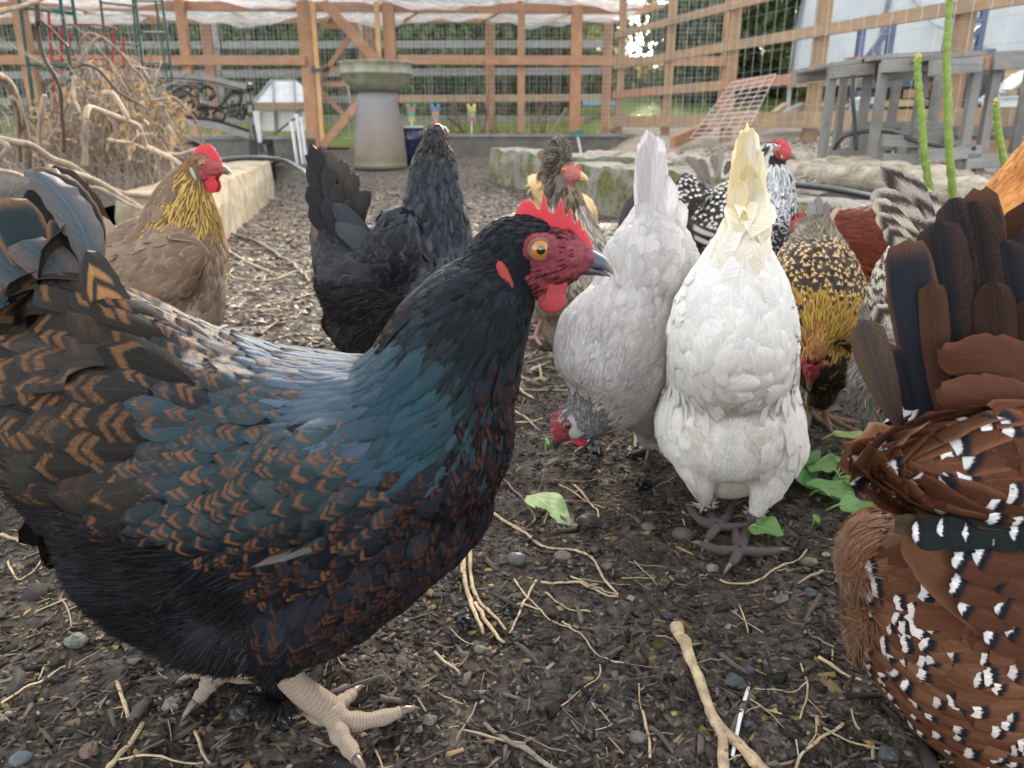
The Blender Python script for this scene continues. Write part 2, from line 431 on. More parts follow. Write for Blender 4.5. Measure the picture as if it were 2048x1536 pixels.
def poisson(P, r):
    cell = r; grid = {}; keep = []
    K = np.floor(P / cell).astype(int); r2 = r * r
    Pl = P.tolist(); Kl = K.tolist()
    for i in range(len(Pl)):
        x, y, z = Pl[i]; a, b, c = Kl[i]; ok = True
        for da in (-1, 0, 1):
            for db in (-1, 0, 1):
                for dc in (-1, 0, 1):
                    for q in grid.get((a + da, b + db, c + dc), ()):
                        if (q[0] - x) ** 2 + (q[1] - y) ** 2 + (q[2] - z) ** 2 < r2: ok = False; break
                    if not ok: break
                if not ok: break
            if not ok: break
        if ok: grid.setdefault((a, b, c), []).append((x, y, z)); keep.append(i)
    return np.array(keep, int)
def flow_at(P, segs):
    D = np.zeros_like(P)
    for a, b in segs:
        a = np.array(a); b = np.array(b); ab = b - a; L2 = ab @ ab
        t = np.clip(((P - a) @ ab) / L2, 0, 1)
        q = a + t[:, None] * ab; d2 = ((P - q) ** 2).sum(1)
        D += (ab / math.sqrt(L2))[None] / (d2[:, None] + 1e-4) ** 1.6
    return D
skin_cache = {}
def skin_mat(col, name='bird_skin', rough=0.5, c2=None, k=1.0):
    key = (col, name, c2)
    if key not in skin_cache:
        t = NT(name); n = t.noise(140 * k, 4, 0.6); v = t.vor(900 * k)
        n_ = t.m('ADD', t.m('MULTIPLY', n, .45), t.m('MULTIPLY', t.noise(48 * k, 4, .65), .55))
        c = t.mix(t.ss(n_, 0.38, 0.62), col, c2 if c2 else tuple(x * 0.55 for x in col))
        skin_cache[key] = t.bsdf(c, rough, t.bump(t.m('ADD', v, t.m('MULTIPLY', n, 1.0)), 0.5, 0.0012 / k), 0, **{'Subsurface Weight': 0.15, 'Subsurface Radius': (0.006, 0.002, 0.001), 'Subsurface Scale': 1.0})
    return skin_cache[key]
def leg_mat(col, col2, name='scaly_leg'):
    key = (col, col2, name)
    if key not in skin_cache:
        t = NT(name); f = t.attr('legv').outputs['Fac']
        sc = t.m('ABSOLUTE', t.m('SINE', f)); n = t.noise(200, 4, 0.7)
        line = t.m('SUBTRACT', 1.0, t.ss(sc, 0.05, 0.4))
        vv = t.vor(420, None, 'DISTANCE_TO_EDGE')
        c = t.mix(t.ss(n, 0.42, 0.65), col, col2)
        c = t.mix(t.m('MULTIPLY', t.m('MAXIMUM', line, t.m('MULTIPLY', t.ss(vv, 0.12, 0.0), 0.5)), 0.55), c, tuple(x * 0.35 for x in col2))
        skin_cache[key] = t.bsdf(c, 0.5, t.bump(t.m('ADD', t.ss(sc, 0.0, 0.6), t.m('MULTIPLY', t.ss(vv, 0, 0.15), 0.6)), 0.7, 0.0012))
    return skin_cache[key]
def leg(root, pts, rads, toes, mat, claw, name='leg', scale_len=0.0032):
    """pts: shank from hock to foot; toes: list of lists of world points; all one fused mesh with claws as sub-parts"""
    mb = MB()
    mb.tube(pts, rads, 10)
    for tp, tr in toes: mb.tube(tp, tr, 9)
    me = mb.mesh('leg')
    # running length along the tubes for the scale rings
    vals = []
    def run(p, n, scl):
        acc = 0; p = [Vector(q) for q in p]
        for i in range(len(p)):
            if i: acc += (p[i] - p[i - 1]).length
            vals.extend([acc / scl * math.pi] * n)
    run(pts, 10, scale_len * 1.4)
    for tp, tr in toes: run(tp, 9, scale_len * 0.8)
    me.attributes.new('legv', 'FLOAT', 'POINT').data.foreach_set('value', vals)
    o = part(name, me, root, mat, None, True)
    for tp, tr in toes:
        a = Vector(tp[-1]); d = (Vector(tp[-1]) - Vector(tp[-2])).normalized(); r = tr[-1]
        c = MB().tube([a - d * r, a + d * r * 1.2 + Vector((0, 0, r * .1)), a + d * r * 2.6 - Vector((0, 0, r * .2)), a + d * r * 3.8 - Vector((0, 0, r * .9))], [r * .85, r * .66, r * .4, r * .08], 8)
        c.part('claw', o, claw, None, True)
    return o
def smooth_pts(pts, sub=5):
    A = [np.array(p, float) for p in pts]; return [Vector(catmull(A, t)) for t in np.linspace(0, len(A) - 1, (len(A) - 1) * sub + 1)]
def smooth_r(r, sub=5): return list(np.interp(np.linspace(0, len(r) - 1, (len(r) - 1) * sub + 1), range(len(r)), r))
def toe(pts, r0, r1, sub=5):
    p = smooth_pts(pts, sub); n = len(p)
    rr = [(r0 + (r1 - r0) * i / (n - 1)) * (1.0 + 0.12 * math.sin(i / (n - 1) * 3 * 2 * math.pi)) for i in range(n)]
    return p, rr
def auto_leg(root, hock, foot, heading, s, mat, claw):
    """hock, foot world points; heading angle of the middle toe; s size of the foot (m)"""
    hock = Vector(hock); foot = Vector(foot); foot.z = max(foot.z, 0) + 0.012
    pts = smooth_pts([hock, hock.lerp(foot, .5) + Vector((0, 0.002, 0)), foot])
    r = s * 0.11; toes = []
    for ang, l in ((0, 1.0), (0.75, 0.8), (-0.75, 0.8), (math.pi, 0.45)):
        a = heading + ang; d = Vector((math.cos(a), math.sin(a), 0)); z = -foot.z + 0.006
        toes.append(toe([foot, foot + d * s * l * .35 + Vector((0, 0, z * .6)), foot + d * s * l * .7 + Vector((0, 0, z)), foot + d * s * l + Vector((0, 0, z))], r * .9, r * .5))
    return leg(root, pts, smooth_r([r * 1.15, r * .9, r * 1.05], 5), toes, mat, claw)
# ---------------------------------------------------------------- heads
RED = (0.60, 0.035, 0.045); RED2 = (0.34, 0.018, 0.028)
def head_parts(root, P, fwd, up, s, h):
    """parts around a head frame: x forward, y left, z up; s scale; h dict of looks"""
    f = Vector(fwd).normalized(); l = Vector(up).cross(f).normalized(); u = f.cross(l)
    P = Vector(P)
    def W(x, y, z): return P + (f * x + l * y + u * z) * s
    M3 = Matrix((f, l, u)).transposed()
    face = skin_mat(h.get('face', RED2), 'face_skin', 0.5, h.get('face2'))
    red = skin_mat(h.get('red', RED), 'comb_skin', 0.42, h.get('red2', tuple(x * .8 for x in h.get('red', RED))))
    mb = MB()
    mb.ell(W(.012, 0, -.003), .021 * s, .0148 * s, .0165 * s, M3, 22, 16)
    mb.ell(W(.001, 0, -.012), .016 * s, .0135 * s, .0135 * s, M3, 18, 12)
    mb.ell(W(.024, 0, -.004), .014 * s, .0085 * s, .0095 * s, M3, 16, 12)
    for sg in (1, -1): mb.ell(W(.0075, sg * .0115, .003), .0105 * s, .0052 * s, .0090 * s, M3, 16, 10)
    fm = fuse(mb, 0.0011 * s, 3)
    for v_ in fm.vertices:
        q_ = v_.co - P; v_.co += v_.normal * (mnoise.noise(q_ * (210 / s)) * .0011 + mnoise.noise(q_ * (520 / s)) * .0006) * s
    part('face', fm, root, face, None, True)
    if h.get('bristle'):
        fv = np.array([list(v_.co) for v_ in fm.vertices]); fn = np.array([list(v_.normal) for v_ in fm.vertices]); k_ = rng.integers(0, len(fv), h.get('nb', 1500)); fv, fn = fv[k_] + rng.normal(0, .0004, (len(k_), 3)), fn[k_]
        dq = fv - np.array(P); lx, lz = dq @ np.array(f) / s, dq @ np.array(u) / s
        eye_d = np.hypot(lx - .0075, lz - .0035)
        prob = (eye_d > .0100) * (.20 + .8 * ((lz > .0085) | ((lz < -.006) & (lx < .012)) | ((lx < -.001) & (lz > -.008)))) * (lx < .026)
        m_ = rng.random(len(fv)) < prob; fv, fn = fv[m_], fn[m_]; dd_ = -np.array(f)[None] * 1.0 - np.array(u)[None] * .35 + rng.normal(0, .25, fv.shape); dd_ -= (dd_ * fn).sum(1)[:, None] * fn; dd_ /= np.linalg.norm(dd_, axis=1, keepdims=True)
        feathers('face_bristles', root, fv, fn, dd_, .0062 * s * (1 + rng.normal(0, .2, len(fv))), .00038 * s, .25, .1, 'strand', fmat('plain'), [h['bristle']], [h['bristle']], cols=2)
    # eyes
    iris = h.get('iris', (0.62, 0.24, 0.03))
    for sg in (1, -1):
        e = MB(); er = .0053 * s; c = W(.0075, sg * .0146, .0035)
        ax = (l * sg + f * .22 + u * .02).normalized()
        q = ax.to_track_quat('Z', 'Y').to_matrix()
        n = 20; prof = [(0, 1.0), (.30, .955), (.42, .908), (.44, .895), (.80, .60), (.86, .51), (.88, .47), (1.0, 0), (0, -1)]
        vs = []; fs = []; mi = []
        for rr, zz in prof:
            for k in range(n):
                th = 2 * math.pi * k / n; vs.append(c + q @ Vector((rr * er * math.cos(th), rr * er * math.sin(th), zz * er * .72)))
        for i in range(len(prof) - 1):
            for k in range(n):
                k2 = (k + 1) % n; fs.append((i * n + k, i * n + k2, (i + 1) * n + k2, (i + 1) * n + k)); mi.append(0 if i < 3 else (1 if i < 5 else 2))
        e.add(vs, fs); e.mi = mi
        key = ('iris', iris)
        if key not in skin_cache:
            t = NT('eye_iris'); skin_cache[key] = t.bsdf(t.mix(t.ss(t.noise(900), .3, .7), iris, tuple(x * .55 for x in iris)), 0.05, None, 0, **{'Coat Weight': 1.0, 'Coat Roughness': 0.02})
            t = NT('eye_pupil'); skin_cache['pupil'] = t.bsdf((0.004, 0.004, 0.005), 0.03, None, 0, **{'Coat Weight': 1.0})
            t = NT('eye_white'); skin_cache['white'] = t.bsdf((0.50, 0.38, 0.26), 0.12, None)
        e.part('eye', root, [skin_cache['pupil'], skin_cache[key], skin_cache['white']], None, True)
        lid = MB(); ring = []
        for k in range(25):
            th = 2 * math.pi * k / 24; ring.append(c + q @ Vector((1.03 * er * math.cos(th), .90 * er * math.sin(th), .14 * er)))
        lid.tube(ring, .0013 * s, 6); lid.part('eyelid', root, skin_mat(h.get('lid', (0.42, 0.20, 0.14)), 'eyelid_skin', .45), None, True)
    # beak: upper and lower mandible
    bc = h.get('beak', (0.30, 0.20, 0.10)); bt = h.get('beaktip', (0.5, 0.38, 0.18))
    key = ('beak', bc, bt)
    if key not in skin_cache:
        t = NT('beak_horn'); g = t.attr('bk').outputs['Fac']
        c = t.mix(t.m('ADD', t.ss(g, .55, .95), t.m('MULTIPLY', t.m('SUBTRACT', t.noise(120), .5), .3)), bc, bt)
        skin_cache[key] = t.bsdf(c, 0.28, t.bump(t.noise(300, 3), .2, .0006))
    def mand(path, ww, hh, name, lo):
        vs = []; fs = []; bk = []; n = 12
        for i, (x, z) in enumerate(path):
            for k in range(n):
                th = 2 * math.pi * k / n; cy = math.cos(th); cz = math.sin(th)
                if lo: cz = cz if cz < 0 else cz * .25
                else: cz = cz if cz > 0 else cz * .25
                vs.append(W(x, cy * ww[i], z + cz * hh[i])); bk.append(i / (len(path) - 1))
        for i in range(len(path) - 1):
            for k in range(n):
                k2 = (k + 1) % n; fs.append((i * n + k, i * n + k2, (i + 1) * n + k2, (i + 1) * n + k))
        fs.append(tuple((len(path) - 1) * n + k for k in range(n)))
        b = MB().add(vs, fs); me = b.mesh('b'); me.attributes.new('bk', 'FLOAT', 'POINT').data.foreach_set('value', bk)
        return part(name, me, root, skin_cache[key], None, True)
    bl = h.get('bl', 1.0)
    X = lambda x: .024 + (x - .024) * bl
    mand([(.018, -.0045), (.026, -.0050), (X(.034), -.0058), (X(.041), -.0078), (X(.0455), -.0105), (X(.0468), -.0138)], [.0078, .0070, .0056, .0040, .0024, .0004], [.0105, .0098, .0078, .0056, .0034, .0004], 'upper_beak', False)
    mand([(.018, -.0075), (.027, -.0075), (X(.035), -.0085), (X(.042), -.0105), (X(.0445), -.0125)], [.0064, .0056, .0042, .0024, .0004], [.0050, .0046, .0036, .0020, .0003], 'lower_beak', True)
    nm = MB()
    for sg in (1, -1): nm.ell(W(.0275, sg * .0062, -.0005), .0026 * s, .0010 * s, .0012 * s, M3, 10, 6)
    nm.part('nostril', root, skin_mat((0.10, 0.02, 0.012), 'nostril_skin', .5), None, True)
    # comb
    ch = h.get('comb', 1.0)
    if ch:
        pts = h.get('combpts') or [(.032, .004), (.027, .014), (.022, .010), (.017, .024), (.012, .014), (.007, .029), (.001, .016), (-.004, .028), (-.009, .015), (-.014, .022), (-.018, .011)]
        top = [(x, .010 + (z - .010) * ch if z > .010 else z) for x, z in pts]
        # dense outline with rounded teeth
        A = [np.array([x, 0, z]) for x, z in top]; dn = [catmull(A, t) for t in np.linspace(0, len(A) - 1, (len(A) - 1) * 4 + 1)]
        n = len(dn); vs = []; fs = []; lev = [0, .35, .7, .92, 1.0]; th = [.0030, .0024, .0018, .0011, .0002]
        lean = h.get('lean', 0.0)
        for i, p in enumerate(dn):
            bx = p[0] * .92 + .001; bz = .009 if p[0] < .022 else .009 - (p[0] - .022) * 1.0
            for sgn in (1, -1):
                for q, tt in zip(lev, th):
                    x = bx + (p[0] - bx) * q; z = bz + (p[2] - bz) * q
                    w = math.sin(x * 260) * .0012 * q + lean * (z - .009)
                    vs.append(W(x, sgn * tt + w, z))
        m = len(lev)
        for i in range(n - 1):
            for j in range(m - 1):
                a = i * 2 * m + j; b = (i + 1) * 2 * m + j
                fs.append((a, a + 1, b + 1, b)); fs.append((a + m, b + m, b + m + 1, a + m + 1))
            a = i * 2 * m + m - 1; b = (i + 1) * 2 * m + m - 1; fs.append((a, a + m, b + m, b))
        for i in (0, n - 1):
            b = i * 2 * m; fs.append(tuple([b + j for j in range(m)] + [b + m + j for j in range(m - 1, -1, -1)]))
        part('comb', MB().add(vs, fs).mesh('c'), root, red, None, True)
    wl = h.get('wattle', 1.0)
    if wl:
        for sg in (1, -1):
            w = MB(); c = W(.0135, sg * .0065, -.018 - .010 * wl); q = M3 @ Matrix.Rotation(R(-14), 3, 'Y')
            w.ell(c, .0105 * s * (.4 + .6 * wl), .0024 * s, .0135 * s * wl, q, 18, 12)
            w.ell(W(.0150, sg * .0065, -.016), .0075 * s, .0026 * s, .008 * s, q, 14, 8)
            me = fuse(w, .0011 * s, 3)
            part('wattle', me, root, red if not h.get('wcol') else skin_mat(h['wcol'], 'wattle_skin', .45), None, True)
    if h.get('lobe', True):
        for sg in (1, -1):
            w = MB(); w.ell(W(-.0095, sg * h.get('lobey', .0165), -.0125), .0034 * s, .0024 * s, .0112 * s, M3 @ Matrix.Rotation(R(-20), 3, 'Y'), 14, 9)
            w.part('earlobe', root, skin_mat(h.get('lobecol', RED), 'earlobe_skin', .5), None, True)
    return W
# ---------------------------------------------------------------- a whole hen
def hen(spec):
    ax, ay, aY = spec['anchor']
    base = at(ax, ay, aY); base.z = float(gz(base.x, base.y))
    root = empty('hen', spec['label'], 'hen', spec.get('group', 'hens gathered in the yard'), base)
    mb = MB()
    for ch in spec['chains']: loft(mb, ch)
    H = spec.get('head')
    if H:
        HP = at(*H['p']); hf = Vector(H['fwd']).normalized(); hu = Vector(H.get('up', (0, 0, 1)))
        l = hu.cross(hf).normalized(); u = hf.cross(l); s = H['s']
        M3 = Matrix((hf, l, u)).transposed()
        mb.ell(HP + (hf * -.004 + u * .003) * s, .0235 * s, .0155 * s, .0175 * s, M3, 18, 12)
        mb.ell(HP + (hf * -.014 - u * .006) * s, .020 * s, .0165 * s, .020 * s, M3, 18, 12)
    bm = fuse(mb, spec.get('voxel', 0.0055), spec.get('smooth', 6))
    bc = spec['bodycol']
    part('body', bm, root, simple('hen_body_down', bc, tuple(x * .7 for x in bc), 0.9, 60, 0.6, 0.003, **{'Specular IOR Level': .05}), None, True)
    nv = len(bm.vertices); co = np.empty(nv * 3); bm.vertices.foreach_get('co', co); co = co.reshape(-1, 3)
    no = np.empty(nv * 3); bm.vertex_normals.foreach_get('vector', no); no = no.reshape(-1, 3)
    bm.calc_loop_triangles(); tr = np.empty(len(bm.loop_triangles) * 3, np.int32); bm.loop_triangles.foreach_get('vertices', tr); tr = tr.reshape(-1, 3)
    A = co[tr[:, 0]]; B = co[tr[:, 1]]; C = co[tr[:, 2]]
    ar = np.linalg.norm(np.cross(B - A, C - A), axis=1) / 2; tot = ar.sum()
    def sample(n):
        i = rng.choice(len(tr), n, p=ar / tot); a = rng.random(n); b = rng.random(n); m = a + b > 1; a[m] = 1 - a[m]; b[m] = 1 - b[m]
        P = A[i] + a[:, None] * (B[i] - A[i]) + b[:, None] * (C[i] - A[i])
        N = no[tr[i, 0]] * (1 - a - b)[:, None] + no[tr[i, 1]] * a[:, None] + no[tr[i, 2]] * b[:, None]
        return P, N / (np.linalg.norm(N, axis=1, keepdims=True) + 1e-9)
    from mathutils.bvhtree import BVHTree
    bvh = BVHTree.FromPolygons([tuple(q) for q in co.tolist()], [tuple(q) for q in tr.tolist()])
    def measure(T, N_):
        out = np.empty(len(T))
        for i_, (p_, n_) in enumerate(zip(T.tolist(), N_.tolist())):
            hit, nq, _, dd = bvh.find_nearest(p_)
            sd_ = (Vector(p_) - hit).dot(nq) if dd > 1e-7 else 0.0
            out[i_] = max(-.03, min(.03, (dd if sd_ > 0 else -dd)))
        return out
    segs = [(at(*a), at(*b)) for a, b in spec['flow']]
    zones = spec['zones']
    P0, N0 = sample(spec.get('cand', 60000))
    def classify(P):
        px, py = proj(P)
        jx = spec.get('zj', 8); px = px + rng.normal(0, jx, len(px)); py = py + rng.normal(0, jx, len(py))
        z = np.zeros(len(P), int)
        for k, zn in enumerate(zones):
            if zn.get('poly') is None: z[:] = k
            else: z[inpoly(px, py, zn['poly'])] = k
        return z, px, py
    cls, pxs, pys = classify(P0)
    hx = None
    if H:
        d = (P0 - np.array(HP)); q = np.stack([d @ np.array(hf), np.abs(d @ np.array(l)), d @ np.array(u)], 1) / s
        # keep the bare face and beak free of feathers
        bare = (((q[:, 0] - .014) / .0185) ** 2 + ((q[:, 2] + .003) / .0150) ** 2 < 1) | (((q[:, 0] - .003) / .008) ** 2 + ((q[:, 2] + .011) / .008) ** 2 < 1) | ((q[:, 0] > .026) & (np.abs(q[:, 2]) < .014))
        bare &= (q[:, 2] < .0125) & (q[:, 1] < .02)
        if H.get('beard'): bare &= q[:, 2] > -.012
        ok = ~bare; P0, N0, cls, pxs, pys = P0[ok], N0[ok], cls[ok], pxs[ok], pys[ok]
    for k, zn in enumerate(zones):
        m = cls == k
        if not m.any() or zn.get('skip'): continue
        if zn.get('nzmin') is not None: m = m & (N0[:, 2] > zn['nzmin'])
        P, N = P0[m], N0[m]
        if zn.get('n'):     # strands: extra random samples, no even spacing
            frac = m.mean(); reps = max(1, int(zn['n'] / max(1, m.sum())) + 1)
            if reps > 1:
                Ps, Ns = [P], [N]
                for _ in range(reps - 1):
                    j = rng.normal(0, 0.0018, P.shape); j -= (j * N).sum(1)[:, None] * N; Ps.append(P + j); Ns.append(N)
                P = np.concatenate(Ps); N = np.concatenate(Ns)
            idx = rng.permutation(len(P))[:zn['n']]; P, N = P[idx], N[idx]
        else:
            idx = poisson(P, zn['W'] * zn.get('sp', 0.85)); P, N = P[idx], N[idx]
        n = len(P)
        D = flow_at(P, segs)
        if zn.get('dir') is not None: 
            dd = np.array(Vector(zn['dir']).normalized()); D = D / (np.linalg.norm(D, axis=1, keepdims=True) + 1e-9) + dd * zn.get('dirw', 1.0)
        D /= np.linalg.norm(D, axis=1, keepdims=True) + 1e-9
        ja = zn.get('jit', 0.10)
        cl = np.array([mnoise.noise_vector(Vector(p) * zn.get('clf', 40.0)) for p in P.tolist()]) if n else 0
        D = D + rng.normal(0, ja, (n, 3)) + cl * zn.get('clump', 0.25)
        D -= (D * N).sum(1)[:, None] * N; D /= np.linalg.norm(D, axis=1, keepdims=True) + 1e-9
        # tilt the outward normal a little
        Nn = N + rng.normal(0, zn.get('nj', 0.06), (n, 3)); Nn -= (Nn * D).sum(1)[:, None] * D; Nn /= np.linalg.norm(Nn, axis=1, keepdims=True) + 1e-9
        sz = 1 + rng.normal(0, 0.10, n)
        L = zn['L'] * sz; W_ = zn['W'] * (1 + rng.normal(0, 0.08, n))
        c1, c2 = np.array(zn['c'][0]), np.array(zn['c'][1]); f = rng.random(n)[:, None]
        if zn.get('colf'):   # gradient along a picture direction over the bird
            px, py = proj(P); f = np.clip(zn['colf'](px, py) + rng.normal(0, .15, n), 0, 1)[:, None]
        elif zn.get('cn'):
            f = np.clip(np.array([mnoise.noise(Vector(p) * zn['cn']) for p in P.tolist()])[:, None] * .9 + .5 + rng.normal(0, .12, (n, 1)), 0, 1)
        c = (c1 + (c2 - c1) * f) * (1 + rng.normal(0, zn.get('cv', 0.10), (n, 1))); a = np.array(zn.get('a', c1)) * (1 + rng.normal(0, .12, (n, 1)))
        shp = zn.get('shape', 'round'); root_p = P - N * .0004
        lf = zn.get('lift', .16) * (1 + rng.normal(0, .18, n))
        hm = L * lf * .50 - measure(root_p + D * (L * .5)[:, None], N); h1 = L * lf * .62 - measure(root_p + D * L[:, None], N)
        good = (h1 < .55 * L) & (hm < .40 * L) & (h1 > -1.1 * L)
        if shp != 'strand' and good.sum() > 10: P, N, D, Nn, L, W_, c, a, hm, h1, n = P[good], N[good], D[good], Nn[good], L[good], W_[good], c[good], a[good], hm[good], h1[good], int(good.sum())
        hm = np.clip(hm, -.30 * L, .22 * L); h1 = np.clip(h1, -.75 * L, .38 * L)
        feathers(zn['name'], root, P - N * zn.get('sink', .0012), Nn, D, L, W_, zn.get('lift', .16), zn.get('curl', .10), zn.get('shape', 'round'), fmat(zn.get('mat', 'plain'), zn.get('gl', 'n')), np.clip(c, 0, 1), np.clip(a, 0, 1),
                 camber=zn.get('camber', .3), cols=2 if zn.get('shape') == 'strand' else zn.get('cols', 3), conform=(hm, h1))
    # single big feathers: tail, wing tips
    for ft in spec.get('big', []):
        a = at(*ft['a']); b = at(*ft['b']); d = b - a; L = d.length; d.normalize()
        face = Vector(ft['face']) if ft.get('face') else (Vector((0, 0, CAMZ)) - a)
        face = (face - d * face.dot(d)).normalized()
        m = at(*ft['m']) if ft.get('m') else None
        bend = None; D = np.array([d]); P = np.array([a]); 
        if m is not None:      # start towards m, bend over to b
            d0 = (m - a).normalized(); D = np.array([d0]); off = b - (a + d0 * L); bend = np.array([off]); face = (face - d0 * face.dot(d0)).normalized()
        wpx = ft['w'] * cdepth(a) / F
        o = feathers(ft.get('name', 'tail_feather'), root, P, np.array([face]), D, L, wpx, ft.get('lift', .02), ft.get('curl', .02), ft.get('shape', 'tail'), fmat(ft.get('mat', 'plain'), ft.get('gl', 'n')),
                     [ft['c']], [ft.get('acc', ft['c'])], camber=ft.get('camber', .22), cols=7, stuff=False, bend=bend, rag=.012)
    W = None
    if H: W = head_parts(root, HP, hf, hu, s, H)
    return root
